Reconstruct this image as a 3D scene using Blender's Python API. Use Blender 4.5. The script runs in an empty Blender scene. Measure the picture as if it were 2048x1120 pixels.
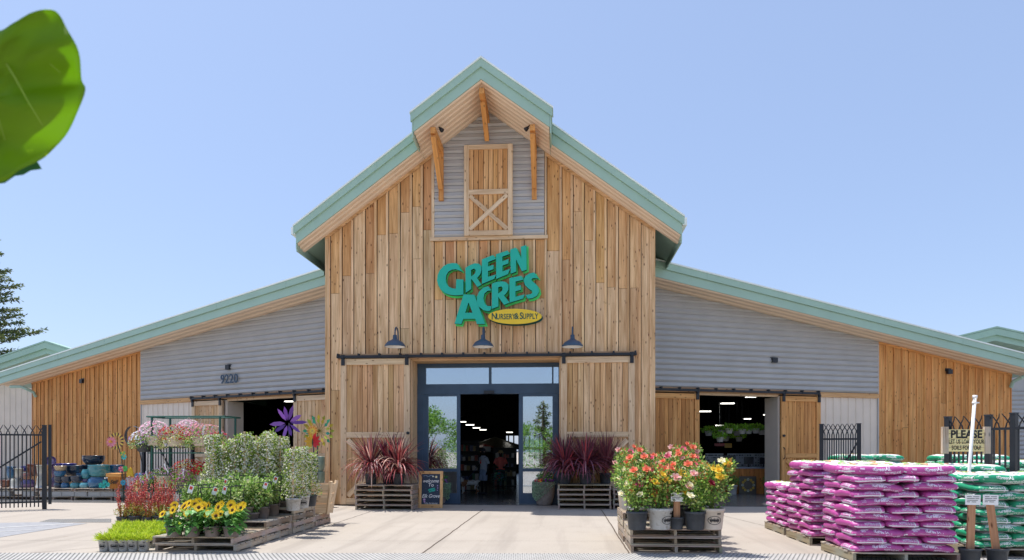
import bpy, math, random
from mathutils import Vector, Matrix, geometry
R = math.radians
rnd = random.Random(11)
sc = bpy.context.scene
COL = sc.collection
SCALE = 1.13            # everything below is laid out in units of 1.13 m and scaled at the very end

# ---------------------------------------------------------------- camera
TH = R(4.19); FPX = 1365.0; HC = 1.42; YH = 900.0
cam = bpy.data.cameras.new("camera")
camo = bpy.data.objects.new("camera", cam); COL.objects.link(camo)
cam.sensor_width = 36.0; cam.sensor_fit = 'HORIZONTAL'
cam.lens = 36.0 * FPX / 2048
cam.shift_y = (YH - 560) / 2048
cam.clip_start = 0.02; cam.clip_end = 3000
camo.location = (0, 0, HC * SCALE)
camo.rotation_euler = (R(90), 0, TH)
cam.dof.use_dof = True; cam.dof.focus_distance = 15.0; cam.dof.aperture_fstop = 8.0
sc.camera = camo

# ---------------------------------------------------------------- sky, sun, exposure
SUNV = Vector((-0.324, 0.10, 1.0)).normalized()
ELEV = math.asin(SUNV.z)
w = bpy.data.worlds.new("World"); sc.world = w; w.use_nodes = True
nt = w.node_tree; nt.nodes.clear()
sky = nt.nodes.new('ShaderNodeTexSky'); sky.sky_type = 'NISHITA'; sky.sun_disc = False
sky.sun_elevation = ELEV; sky.sun_rotation = math.atan2(SUNV.x, SUNV.y)
sky.altitude = 100; sky.air_density = 1.0; sky.dust_density = 1.4; sky.ozone_density = 1.8
bg = nt.nodes.new('ShaderNodeBackground'); bg.inputs[1].default_value = 0.130
ow = nt.nodes.new('ShaderNodeOutputWorld')
hz = nt.nodes.new('ShaderNodeMix'); hz.data_type = 'RGBA'; hz.inputs[0].default_value = 0.55; hz.inputs[7].default_value = (1.98, 2.58, 4.05, 1)   # thin even summer haze
nt.links.new(sky.outputs[0], hz.inputs[6]); nt.links.new(hz.outputs[2], bg.inputs[0]); nt.links.new(bg.outputs[0], ow.inputs[0])
sun = bpy.data.lights.new("sun", 'SUN'); sun.energy = 3.3; sun.angle = R(0.5); sun.color = (1.0, 0.965, 0.91)
suno = bpy.data.objects.new("sun", sun); COL.objects.link(suno)
suno.rotation_euler = SUNV.to_track_quat('Z', 'Y').to_euler(); suno.location = (-20, 10, 60)
sc.view_settings.view_transform = 'Standard'; sc.view_settings.look = 'None'
sc.view_settings.exposure = 0.76; sc.view_settings.gamma = 1.0
sc.render.engine = 'CYCLES'
sc.cycles.max_bounces = 7; sc.cycles.diffuse_bounces = 4; sc.cycles.glossy_bounces = 4
sc.cycles.transparent_max_bounces = 12; sc.cycles.transmission_bounces = 4

# ---------------------------------------------------------------- pixel <-> world measuring
CT, ST = math.cos(TH), math.sin(TH)
def ray(px, py):
    u = (px - 1024) / FPX
    return Vector((u * CT - ST, u * ST + CT, (YH - py) / FPX))
def at(px, py, Y):
    d = ray(px, py); k = Y / d.y
    return Vector((d.x * k, Y, HC + d.z * k))
def gnd(px, py, z=0.0):
    d = ray(px, py); k = (z - HC) / d.z
    return Vector((d.x * k, d.y * k, z))

# ---------------------------------------------------------------- materials
MATS = {}
def sock(n, *names):
    for k in names:
        if k in n.inputs: return n.inputs[k]
def newmat(name):
    m = bpy.data.materials.new(name); m.use_nodes = True
    nt = m.node_tree
    b = nt.nodes['Principled BSDF']
    return m, nt, b
def mix_rgb(nt, mode, fac, a, b):
    n = nt.nodes.new('ShaderNodeMix'); n.data_type = 'RGBA'; n.blend_type = mode
    for v, i in ((fac, 0), (a, 6), (b, 7)):
        if hasattr(v, 'is_linked') or hasattr(v, 'links'): nt.links.new(v, n.inputs[i])
        elif i == 0: n.inputs[0].default_value = v
        else: n.inputs[i].default_value = (*v, 1)
    return n.outputs[2]
def tex(nt, kind, scale, coord, detail=3.0, vec=None, rough=0.55):
    n = nt.nodes.new('ShaderNodeTexNoise' if kind == 'noise' else 'ShaderNodeTexVoronoi')
    n.inputs['Scale'].default_value = scale
    if kind == 'noise': n.inputs['Detail'].default_value = detail; n.inputs['Roughness'].default_value = rough
    if vec:
        mp = nt.nodes.new('ShaderNodeMapping'); mp.inputs['Scale'].default_value = vec
        nt.links.new(coord, mp.inputs[0]); coord = mp.outputs[0]
    nt.links.new(coord, n.inputs['Vector'])
    return n
def ramp(nt, fac, stops):
    n = nt.nodes.new('ShaderNodeValToRGB'); cr = n.color_ramp
    while len(cr.elements) < len(stops): cr.elements.new(0.5)
    for e, (p, c) in zip(cr.elements, stops):
        e.position = p; e.color = (*c, 1) if len(c) == 3 else c
    nt.links.new(fac, n.inputs[0]); return n.outputs[0]
def attr(nt, name):
    n = nt.nodes.new('ShaderNodeAttribute'); n.attribute_name = name; return n
def bump(nt, b, h, strength, dist=0.01):
    n = nt.nodes.new('ShaderNodeBump'); n.inputs['Strength'].default_value = strength
    n.inputs['Distance'].default_value = dist
    nt.links.new(h, n.inputs['Height']); nt.links.new(n.outputs[0], b.inputs['Normal'])

def paint(name, col, rough=0.6, var=0.12, scale=6.0, metal=0.0, spec=0.4, bmp=0.0, tint=True, dirt=None, coat=0.0):
    """plain painted / moulded surface with uneven tone; 'tint' is the mesh's own per-piece colour"""
    if name in MATS: return MATS[name]
    m, nt, b = newmat(name)
    co = attr(nt, 'gc').outputs['Vector']
    n = tex(nt, 'noise', scale, co, 5)
    lo = tuple(c * (1 - var) for c in col); hi = tuple(min(1, c * (1 + var)) for c in col)
    c = ramp(nt, n.outputs[0], [(0.3, lo), (0.7, hi)])
    if dirt:
        n2 = tex(nt, 'noise', scale * 3.1, co, 6)
        f = ramp(nt, n2.outputs[0], [(0.52, (0, 0, 0)), (0.72, (1, 1, 1))])
        c = mix_rgb(nt, 'MIX', f, c, dirt)
    if tint:
        c = mix_rgb(nt, 'MULTIPLY', 1.0, c, attr(nt, 'tint').outputs['Color'])
    nt.links.new(c, b.inputs['Base Color'])
    b.inputs['Roughness'].default_value = rough; b.inputs['Metallic'].default_value = metal
    b.inputs['Specular IOR Level'].default_value = spec
    if coat: b.inputs['Coat Weight'].default_value = coat
    if bmp:
        bump(nt, b, tex(nt, 'noise', scale * 8, co, 4).outputs[0], bmp)
    MATS[name] = m; return m

def wood(name, light, dark, knot=(0.12, 0.06, 0.03), grey=None, rough=0.75):
    if name in MATS: return MATS[name]
    m, nt, b = newmat(name)
    co = attr(nt, 'gc').outputs['Vector']
    g = tex(nt, 'noise', 1.0, co, 6, (46, 46, 1.6), 0.6)
    g2 = tex(nt, 'noise', 1.0, co, 3, (9, 9, 0.7))
    a = nt.nodes.new('ShaderNodeMath'); a.operation = 'ADD'
    h = nt.nodes.new('ShaderNodeMath'); h.operation = 'MULTIPLY'; h.inputs[1].default_value = 0.5
    nt.links.new(g.outputs[0], a.inputs[0]); nt.links.new(g2.outputs[0], a.inputs[1]); nt.links.new(a.outputs[0], h.inputs[0])
    c = ramp(nt, h.outputs[0], [(0.36, dark), (0.50, tuple((x + y) / 2 for x, y in zip(light, dark))), (0.62, light)])
    k = tex(nt, 'voronoi', 1.0, co, vec=(11, 11, 4.2))
    kf = ramp(nt, k.outputs['Distance'], [(0.06, (1, 1, 1)), (0.19, (0, 0, 0))])
    c = mix_rgb(nt, 'MIX', kf, c, knot)
    if grey:
        gg = tex(nt, 'noise', 2.3, co, 5)
        f = ramp(nt, gg.outputs[0], [(0.42, (0, 0, 0)), (0.66, (0.85, 0.85, 0.85))])
        c = mix_rgb(nt, 'MIX', f, c, grey)
    c = mix_rgb(nt, 'MULTIPLY', 1.0, c, attr(nt, 'tint').outputs['Color'])
    nt.links.new(c, b.inputs['Base Color'])
    b.inputs['Roughness'].default_value = rough; b.inputs['Specular IOR Level'].default_value = 0.25
    bump(nt, b, g.outputs[0], 0.5, 0.008)
    MATS[name] = m; return m

def leafm(name, col, col2, trans=0.35, rough=0.45, gain=(1, 1, 1)):
    if name in MATS: return MATS[name]
    m, nt, b = newmat(name)
    co = attr(nt, 'gc').outputs['Vector']
    n = tex(nt, 'noise', 5.0, co, 3)
    c = ramp(nt, n.outputs[0], [(0.35, col), (0.65, col2)])
    c = mix_rgb(nt, 'MULTIPLY', 1.0, c, attr(nt, 'tint').outputs['Color'])
    c = mix_rgb(nt, 'MULTIPLY', 1.0, c, gain)
    nt.links.new(c, b.inputs['Base Color']); b.inputs['Roughness'].default_value = rough
    b.inputs['Specular IOR Level'].default_value = 0.45
    t = nt.nodes.new('ShaderNodeBsdfTranslucent'); nt.links.new(c, t.inputs[0])
    mx = nt.nodes.new('ShaderNodeMixShader'); mx.inputs[0].default_value = trans
    nt.links.new(b.outputs[0], mx.inputs[1]); nt.links.new(t.outputs[0], mx.inputs[2])
    nt.links.new(mx.outputs[0], nt.nodes['Material Output'].inputs[0])
    MATS[name] = m; return m

def glass_mat(name, refl=0.45):
    m = bpy.data.materials.new(name); m.use_nodes = True; nt = m.node_tree; nt.nodes.clear()
    o = nt.nodes.new('ShaderNodeOutputMaterial'); mx = nt.nodes.new('ShaderNodeMixShader')
    tr = nt.nodes.new('ShaderNodeBsdfTransparent'); tr.inputs[0].default_value = (0.62, 0.70, 0.74, 1)
    gl = nt.nodes.new('ShaderNodeBsdfGlossy'); gl.inputs['Roughness'].default_value = 0.012
    gl.inputs[0].default_value = (0.9, 0.95, 1, 1)
    mx.inputs[0].default_value = refl
    nt.links.new(tr.outputs[0], mx.inputs[1]); nt.links.new(gl.outputs[0], mx.inputs[2]); nt.links.new(mx.outputs[0], o.inputs[0])
    MATS[name] = m; return m

def emis(name, col, s):
    m = bpy.data.materials.new(name); m.use_nodes = True; nt = m.node_tree
    b = nt.nodes['Principled BSDF']; b.inputs['Base Color'].default_value = (*col, 1)
    b.inputs['Emission Color'].default_value = (*col, 1); b.inputs['Emission Strength'].default_value = s
    MATS[name] = m; return m

M = {}
M['board'] = wood('weathered_cedar_boards', (0.90, 0.64, 0.385), (0.50, 0.295, 0.14), (0.12, 0.05, 0.025))
M['board_orange'] = wood('stained_cedar_boards', (0.88, 0.455, 0.165), (0.50, 0.22, 0.07), (0.16, 0.06, 0.02))
M['trim'] = wood('cedar_trim', (0.84, 0.64, 0.42), (0.54, 0.36, 0.21), (0.2, 0.1, 0.05))
M['beam'] = wood('stained_beam', (0.78, 0.38, 0.12), (0.48, 0.20, 0.06), (0.12, 0.05, 0.02))
M['pallet'] = wood('pallet_wood', (0.56, 0.44, 0.32), (0.24, 0.17, 0.115), (0.1, 0.07, 0.05), grey=(0.44, 0.41, 0.37))
M['siding'] = paint('grey_blue_siding', (0.47, 0.455, 0.435), 0.45, 0.06, 1.5, spec=0.4)
M['siding_beige'] = paint('beige_ribbed_siding', (0.82, 0.69, 0.56), 0.5, 0.05, 1.5)
M['green'] = paint('pale_green_roof_metal', (0.37, 0.535, 0.43), 0.42, 0.05, 1.2, spec=0.45)
M['green_lip'] = paint('pale_green_roof_edge', (0.84, 0.90, 0.84), 0.4, 0.05, 1.2)
M['soffit'] = paint('tan_soffit_metal', (0.80, 0.62, 0.45), 0.5, 0.05, 1.5)
M['navy'] = paint('dark_navy_frame', (0.045, 0.082, 0.135), 0.38, 0.15, 3)
M['black'] = paint('black_steel', (0.018, 0.020, 0.026), 0.4, 0.25, 4)
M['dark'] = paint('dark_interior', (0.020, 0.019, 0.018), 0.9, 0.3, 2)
M['floor'] = paint('polished_floor', (0.16, 0.155, 0.15), 0.25, 0.15, 1.2)
M['white'] = paint('white_enamel', (0.78, 0.77, 0.74), 0.45, 0.05, 4)
M['glass'] = glass_mat('reflective_glass', 0.5)
M['tube'] = emis('lit_tube', (1.0, 0.97, 0.88), 2.2)
M['potblk'] = paint('black_plastic_pot', (0.045, 0.05, 0.058), 0.5, 0.25, 7, spec=0.4)
M['potbrn'] = paint('brown_plastic_pot', (0.17, 0.135, 0.115), 0.55, 0.2, 7)
M['potgry'] = paint('grey_plastic_pot', (0.46, 0.45, 0.43), 0.55, 0.12, 7, dirt=(0.3, 0.27, 0.23))
M['pottan'] = paint('tan_plastic_pot', (0.58, 0.50, 0.42), 0.55, 0.1, 7)
M['soil'] = paint('potting_mulch', (0.07, 0.045, 0.03), 0.95, 0.5, 30, bmp=0.5)
M['ink'] = paint('black_ink', (0.02, 0.02, 0.022), 0.6, 0.1)
M['paper'] = paint('white_tag', (0.82, 0.82, 0.82), 0.6, 0.06)
M['red_print'] = paint('red_print', (0.65, 0.06, 0.04), 0.55, 0.1)
M['rackgreen'] = paint('green_rack_steel', (0.02, 0.10, 0.075), 0.4, 0.2)
M['color'] = paint('coloured_enamel', (1, 1, 1), 0.35, 0.06, 5, spec=0.5)
M['petal'] = leafm('petals', (0.9, 0.9, 0.9), (1, 1, 1), 0.3, 0.6)
M['foliage'] = leafm('leaves', (0.8, 0.85, 0.75), (1, 1, 1), 0.33, 0.42, gain=(1.75, 1.6, 1.35))

# ---------------------------------------------------------------- mesh builder
class MB:
    def __init__(s, mat4=None):
        s.v = []; s.f = []; s.mi = []; s.g = []; s.t = []; s.M = mat4; s.tint = (1, 1, 1); s.off = None; s.grain = 'z'; s.m = 0
    def add(s, vs, fs, tint=None, mi=None):
        n = len(s.v); t = tint or s.tint; m = s.m if mi is None else mi
        o = s.off or (0, 0, 0)
        for p in vs:
            p = Vector(p)
            if s.grain == 'z': g = (p.x + o[0], p.y + o[1], p.z + o[2])
            elif s.grain == 'x': g = (p.z + o[0], p.y + o[1], p.x + o[2])
            else: g = (p.x + o[0], p.z + o[1], p.y + o[2])
            s.g.append(g); s.t.append(t)
            s.v.append(s.M @ p if s.M is not None else p)
        for f in fs: s.f.append(tuple(i + n for i in f)); s.mi.append(m)
    def rndoff(s, r=rnd): s.off = (r.uniform(-50, 50), r.uniform(-50, 50), r.uniform(-50, 50))
    def box(s, x0, x1, y0, y1, z0, z1, tint=None, mi=None):
        vs = [(x, y, z) for z in (z0, z1) for y in (y0, y1) for x in (x0, x1)]
        s.add(vs, [(0, 1, 5, 4), (1, 3, 7, 5), (3, 2, 6, 7), (2, 0, 4, 6), (4, 5, 7, 6), (2, 3, 1, 0)], tint, mi)
    def tbox(s, T, x0, x1, y0, y1, z0, z1, tint=None, mi=None):
        vs = [T @ Vector((x, y, z)) for z in (z0, z1) for y in (y0, y1) for x in (x0, x1)]
        s.add(vs, [(0, 1, 5, 4), (1, 3, 7, 5), (3, 2, 6, 7), (2, 0, 4, 6), (4, 5, 7, 6), (2, 3, 1, 0)], tint, mi)
    def prism(s, poly, y0, y1, tint=None, mi=None):     # poly in x,z extruded along y
        n = len(poly)
        a = sum(poly[i][0] * poly[(i + 1) % n][1] - poly[(i + 1) % n][0] * poly[i][1] for i in range(n))
        if a < 0: poly = poly[::-1]
        vs = [(x, y0, z) for x, z in poly] + [(x, y1, z) for x, z in poly]
        fs = [tuple(range(n)), tuple(range(2 * n - 1, n - 1, -1))]
        fs += [((i + 1) % n, i, i + n, (i + 1) % n + n) for i in range(n)]
        s.add(vs, fs, tint, mi)
    def tube(s, pts, r, seg=6, tint=None, mi=None, cap=True):
        pts = [Vector(p) for p in pts]; n = len(pts)
        rs = r if isinstance(r, (list, tuple)) else [r] * n
        vs = []; fs = []
        up = None
        for i, p in enumerate(pts):
            d = (pts[min(i + 1, n - 1)] - pts[max(i - 1, 0)]).normalized()
            if up is None: up = Vector((0, 0, 1)) if abs(d.z) < 0.9 else Vector((1, 0, 0))
            a = d.cross(up)
            if a.length < 1e-4: a = d.cross(Vector((0, 1, 0)))
            a.normalize(); b = d.cross(a).normalized(); up = -b if False else up
            for k in range(seg):
                t = 2 * math.pi * k / seg
                vs.append(p + (a * math.cos(t) + b * math.sin(t)) * rs[i])
        for i in range(n - 1):
            for k in range(seg):
                k2 = (k + 1) % seg
                fs.append((i * seg + k, i * seg + k2, (i + 1) * seg + k2, (i + 1) * seg + k))
        if cap: fs.append(tuple(range(seg - 1, -1, -1))); fs.append(tuple((n - 1) * seg + k for k in range(seg)))
        s.add(vs, fs, tint, mi)
    def lathe(s, prof, seg=20, c=(0, 0, 0), tint=None, mi=None, sx=1, sy=1):
        vs = []; fs = []
        for (r, z) in prof:
            for k in range(seg):
                t = 2 * math.pi * k / seg
                vs.append((c[0] + r * math.cos(t) * sx, c[1] + r * math.sin(t) * sy, c[2] + z))
        for i in range(len(prof) - 1):
            for k in range(seg):
                k2 = (k + 1) % seg
                fs.append((i * seg + k, i * seg + k2, (i + 1) * seg + k2, (i + 1) * seg + k))
        s.add(vs, fs, tint, mi)
    def disc(s, c, r, seg=16, z=None, tint=None, mi=None, sx=1, sy=1):
        s.add([(c[0] + r * math.cos(2 * math.pi * k / seg) * sx, c[1] + r * math.sin(2 * math.pi * k / seg) * sy, c[2]) for k in range(seg)], [tuple(range(seg))], tint, mi)
    def beam(s, p0, p1, w, h, tint=None, mi=None, side=None):
        p0 = Vector(p0); p1 = Vector(p1); d = (p1 - p0).normalized()
        a = (side.normalized() if side is not None else d.cross(Vector((0, 0, 1))))
        if a.length < 1e-4: a = Vector((1, 0, 0))
        a.normalize(); b = a.cross(d).normalized()
        vs = [p + a * (w / 2 * i) + b * (h / 2 * j) for p in (p0, p1) for i, j in ((-1, -1), (1, -1), (1, 1), (-1, 1))]
        L = (p1 - p0).length
        n = len(s.v)
        s.add(vs, [(0, 1, 2, 3), (7, 6, 5, 4), (0, 4, 5, 1), (1, 5, 6, 2), (2, 6, 7, 3), (3, 7, 4, 0)], tint, mi)
        o = s.off or (0, 0, 0)
        for q, (k, i, j) in enumerate([(k, i, j) for k in (0, L) for i, j in ((-1, -1), (1, -1), (1, 1), (-1, 1))]):
            s.g[n + q] = (i * w / 2 + o[0], j * h / 2 + o[1], k + o[2])
    def leaf(s, p, d, nrm, L, W, tint=None, mi=None, fold=0.15):
        d = d.normalized(); a = d.cross(nrm)
        if a.length < 1e-4: a = d.cross(Vector((0.3, 0.5, 0.8)))
        a.normalize(); n = a.cross(d)
        s.add([p, p + d * L * 0.5 + a * W * 0.5 + n * fold * W, p + d * L, p + d * L * 0.5 - a * W * 0.5 + n * fold * W], [(0, 1, 2, 3)], tint, mi)
    def ellipsoid(s, c, rx, ry, rz, seg=10, rings=6, tint=None, mi=None):
        prof = [(math.sin(math.pi * i / rings), -math.cos(math.pi * i / rings)) for i in range(rings + 1)]
        vs = []; fs = []
        for (r, z) in prof:
            for k in range(seg):
                t = 2 * math.pi * k / seg
                vs.append((c[0] + max(r, .01) * rx * math.cos(t), c[1] + max(r, .01) * ry * math.sin(t), c[2] + rz * z))
        for i in range(rings):
            for k in range(seg):
                k2 = (k + 1) % seg
                fs.append((i * seg + k, i * seg + k2, (i + 1) * seg + k2, (i + 1) * seg + k))
        s.add(vs, fs, tint, mi)
    def build(s, name, mats, parent=None, smooth=False, label=None, local=False, kind=None):
        me = bpy.data.meshes.new(name)
        me.from_pydata([tuple(p) for p in s.v], [], s.f)
        if not isinstance(mats, (list, tuple)): mats = [mats]
        for m in mats: me.materials.append(M[m] if isinstance(m, str) else m)
        me.polygons.foreach_set('material_index', s.mi)
        a = me.attributes.new('gc', 'FLOAT_VECTOR', 'POINT'); a.data.foreach_set('vector', [x for g in s.g for x in g])
        a = me.attributes.new('tint', 'FLOAT_COLOR', 'POINT'); a.data.foreach_set('color', [x for t in s.t for x in (*t, 1.0)])
        if smooth: me.polygons.foreach_set('use_smooth', [True] * len(me.polygons))
        me.update()
        o = bpy.data.objects.new(name, me); COL.objects.link(o)
        if parent is not None:
            o.parent = parent
            if not local: o.location = -parent.location
        if label: o['label'] = label
        if kind: o['kind'] = kind
        return o

def empty(name, loc, label=None, cat=None, group=None, rz=0):
    o = bpy.data.objects.new(name, None); COL.objects.link(o); o.empty_display_size = 0.2
    o.location = loc; o.rotation_euler = (0, 0, rz); tag(o, label, cat, group); return o
def tag(o, label=None, cat=None, group=None, kind=None):
    if label: o['label'] = label
    if cat: o['category'] = cat
    if group: o['group'] = group
    if kind: o['kind'] = kind
    return o
def dup(o, loc=None, rz=None, label=None, group=None, sc_=None):
    r = o.copy(); COL.objects.link(r)
    if loc is not None: r.location = loc
    if rz is not None: r.rotation_euler = (0, 0, rz)
    if sc_ is not None: r.scale = (sc_, sc_, sc_)
    if label: r['label'] = label
    if group: r['group'] = group
    for ch in list(o.children):
        c = ch.copy(); COL.objects.link(c); c.parent = r
        for g in list(ch.children):
            d = g.copy(); COL.objects.link(d); d.parent = c
    return r
ORD = ['first', 'second', 'third', 'fourth', 'fifth', 'sixth', 'seventh', 'eighth', 'ninth', 'tenth', 'eleventh', 'twelfth', 'thirteenth', 'fourteenth', 'fifteenth', 'sixteenth']

_tc = {}
def text_geo(body, size=1.0, bold=0.0, xs=1.0, shear=0.0, extr=0.0, spacing=1.0, fine=3):
    key = (body, size, bold, xs, shear, extr, spacing)
    if key in _tc: return _tc[key]
    cu = bpy.data.curves.new('t', 'FONT'); cu.body = body; cu.size = size; cu.align_x = 'CENTER'; cu.align_y = 'CENTER'
    cu.offset = bold; cu.shear = shear; cu.extrude = extr; cu.space_character = spacing; cu.resolution_u = fine
    o = bpy.data.objects.new('t', cu); COL.objects.link(o)
    dg = bpy.context.evaluated_depsgraph_get(); dg.update()
    me = bpy.data.meshes.new_from_object(o.evaluated_get(dg))
    vs = [(v.co.x * xs, v.co.y, v.co.z) for v in me.vertices]; fs = [tuple(p.vertices) for p in me.polygons]
    bpy.data.objects.remove(o); bpy.data.curves.remove(cu); bpy.data.meshes.remove(me)
    _tc[key] = (vs, fs); return vs, fs
def put_text(mb, body, fn, size=1.0, cx=0, cz=0, tint=None, mi=None, **kw):
    """fn(x,z,depth)->point: lays the letters on a surface"""
    vs, fs = text_geo(body, size, **kw)
    mb.add([fn(x + cx, y + cz, d) for x, y, d in vs], fs, tint, mi)

def vary(c, a=0.1, r=rnd):
    k = 1 + r.uniform(-a, a); return tuple(min(1, max(0, x * k * (1 + r.uniform(-a, a) * .35))) for x in c)
# ================================================================ THE GROUND
CONC = None
def concrete_mat():
    m, nt, b = newmat('broom_finished_concrete')
    co = attr(nt, 'gc').outputs['Vector']
    n = tex(nt, 'noise', 0.22, co, 6); n2 = tex(nt, 'noise', 1.7, co, 8, rough=0.65); n3 = tex(nt, 'noise', 38, co, 3)
    c = ramp(nt, n.outputs[0], [(0.3, (0.40, 0.35, 0.295)), (0.7, (0.475, 0.42, 0.36))])
    f = ramp(nt, n2.outputs[0], [(0.50, (0, 0, 0)), (0.78, (0.55, 0.55, 0.55))])
    c = mix_rgb(nt, 'MIX', f, c, (0.36, 0.31, 0.26))
    f = ramp(nt, n3.outputs[0], [(0.35, (0.82, 0.82, 0.82)), (0.65, (1, 1, 1))])
    c = mix_rgb(nt, 'MULTIPLY', 0.6, c, f)
    st = tex(nt, 'noise', 1.0, co, 4, (2.6, .16, 1)); f = ramp(nt, st.outputs[0], [(0.50, (0, 0, 0)), (0.68, (0.65, 0.65, 0.65))])
    c = mix_rgb(nt, 'MIX', f, c, (0.31, 0.27, 0.23))             # tyre and trolley tracks running to the doors
    st = tex(nt, 'noise', 5.5, co, 9, rough=.75); f = ramp(nt, st.outputs[0], [(0.60, (0, 0, 0)), (0.70, (0.6, 0.6, 0.6))])
    c = mix_rgb(nt, 'MIX', f, c, (0.25, 0.20, 0.15))             # spilt soil
    sp = tex(nt, 'voronoi', 2.2, co)                      # small dark droppings and gum
    f = ramp(nt, sp.outputs['Distance'], [(0.012, (1, 1, 1)), (0.03, (0, 0, 0))])
    c = mix_rgb(nt, 'MIX', f, c, (0.13, 0.10, 0.08))
    nt.links.new(c, b.inputs['Base Color']); b.inputs['Roughness'].default_value = 0.85
    b.inputs['Specular IOR Level'].default_value = 0.25
    bump(nt, b, n3.outputs[0], 0.15, 0.004)
    MATS['concrete'] = m; return m
M['concrete'] = concrete_mat()
M['joint'] = paint('joint_sealant', (0.10, 0.075, 0.055), 0.9, 0.3, 3)
M['tactile'] = paint('grey_tactile_plate', (0.40, 0.385, 0.36), 0.8, 0.1, 3)
M['asphalt'] = paint('worn_asphalt', (0.30, 0.30, 0.31), 0.9, 0.12, 9, bmp=0.3)
M['line'] = paint('white_road_paint', (0.62, 0.61, 0.58), 0.7, 0.1, 9)

g = MB(); g.add([(-400, -400, 0), (400, -400, 0), (400, 400, 0), (-400, 400, 0)], [(0, 1, 2, 3)])
tag(g.build('pavement', 'concrete'), kind='structure')
def strip(mb, pts, wd, z):
    for a, b in zip(pts[:-1], pts[1:]):
        a = Vector((a[0], a[1], 0)); b = Vector((b[0], b[1], 0)); d = (b - a).normalized(); s_ = Vector((-d.y, d.x, 0)) * wd / 2
        mb.add([(p.x, p.y, z) for p in (a - s_, b - s_, b + s_, a + s_)], [(0, 1, 2, 3)])
j = MB()
def jl(a, b, wd=0.016):
    A, B = gnd(*a), gnd(*b); n = 24; pts = []
    for i in range(n + 1):
        p = A.lerp(B, i / n); pts.append((p.x + rnd.uniform(-.006, .006), p.y))
    strip(j, pts, wd, 0.004)
jl((966, 1019), (845, 1107), 0.02); jl((1203, 1020), (1258, 1107), 0.022); jl((742, 1023), (664, 1049), 0.012); jl((664, 1049), (560, 1083), 0.012)
jl((1440, 1030), (1530, 1052), 0.010); jl((60, 1106.5), (200, 1095), 0.012)
A = gnd(600, 1082); B = gnd(1262, 1082.5); strip(j, [(A.x, A.y), (B.x, B.y)], 0.007, 0.004)
A = gnd(0, 1081); B = gnd(210, 1081.5); strip(j, [(A.x, A.y), (B.x, B.y)], 0.007, 0.004)
A = gnd(560, 1019.5); B = gnd(1400, 1019.5); strip(j, [(A.x, A.y), (B.x, B.y)], 0.008, 0.004)
tag(j.build('pavement_joints', 'joint'), kind='structure')
# tactile paving strip along the kerb edge
A = gnd(-260, 1106.5); B = gnd(2400, 1109); d = (B - A).normalized(); nn = Vector((d.y, -d.x, 0)); WD = 1.2
t = MB(); t.add([(A.x, A.y, .006), (A.x + nn.x * WD, A.y + nn.y * WD, .006), (B.x + nn.x * WD, B.y + nn.y * WD, .006), (B.x, B.y, .006)], [(0, 1, 2, 3)])
L = (B - A).length; k = 0
for r_ in range(14):
    for i in range(int(L / .06)):
        p = A + d * (i * .06 + .03 + (.03 if r_ % 2 else 0)) + nn * (r_ * .06 + .03)
        q = .011; h = .010
        t.add([(p.x - q, p.y - q, .006), (p.x + q, p.y - q, .006), (p.x + q, p.y + q, .006), (p.x - q, p.y + q, .006), (p.x, p.y, .006 + h)],
              [(0, 1, 4), (1, 2, 4), (2, 3, 4), (3, 0, 4)], tint=(.5, .5, .5))
tag(t.build('tactile_paving', 'tactile'), kind='structure')
# asphalt driveway at the left with its painted lines
a = MB()
P = [gnd(-700, 1049), gnd(-200, 1130), gnd(0, 1075), gnd(175, 1047), gnd(95, 1044.5), gnd(0, 1046)]
a.add([(p.x, p.y, .004) for p in P], [tuple(range(len(P)))][::1])
tag(a.build('driveway', 'asphalt'), kind='structure')
l = MB()
for p0, p1, ww in (((-100, 1062), (146, 1047.5), .07), ((-100, 1070), (105, 1058), .045)):
    A, B = gnd(*p0), gnd(*p1); strip(l, [(A.x, A.y), (B.x, B.y)], ww, .008)
tag(l.build('driveway_lines', 'line'), kind='structure')
t = MB(); P = [gnd(78, 1045), gnd(100, 1039.5), gnd(222, 1038.5), gnd(222, 1045)]
t.add([(p.x, p.y, .006) for p in P], [(0, 1, 2, 3)])
for i in range(40):
    for r_ in range(7):
        u = (i + .5) / 40; v = (r_ + .5) / 7; p = P[0].lerp(P[3], u).lerp(P[1].lerp(P[2], u), v); q = .018
        t.add([(p.x - q, p.y - q, .006), (p.x + q, p.y - q, .006), (p.x + q, p.y + q, .006), (p.x - q, p.y + q, .006), (p.x, p.y, .02)],
              [(0, 1, 4), (1, 2, 4), (2, 3, 4), (3, 0, 4)], tint=(.6, .6, .6))
tag(t.build('tactile_paving', 'tactile'), kind='structure')

# ================================================================ THE STORE BUILDING
YF = 17.22; CX = -1.885; HW = 4.195; SL = 0.735; RK = 10.53; TH_ = 0.53; TF = 0.44
XL, XR = CX - HW, CX + HW
def roofz(x): return RK - SL * abs(x - CX)
def walltop(x): return roofz(x) - TH_
store = empty('garden_store', (CX, YF, 0), 'barn style garden store with board and batten gable, grey siding and pale green roof', 'store')

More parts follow.
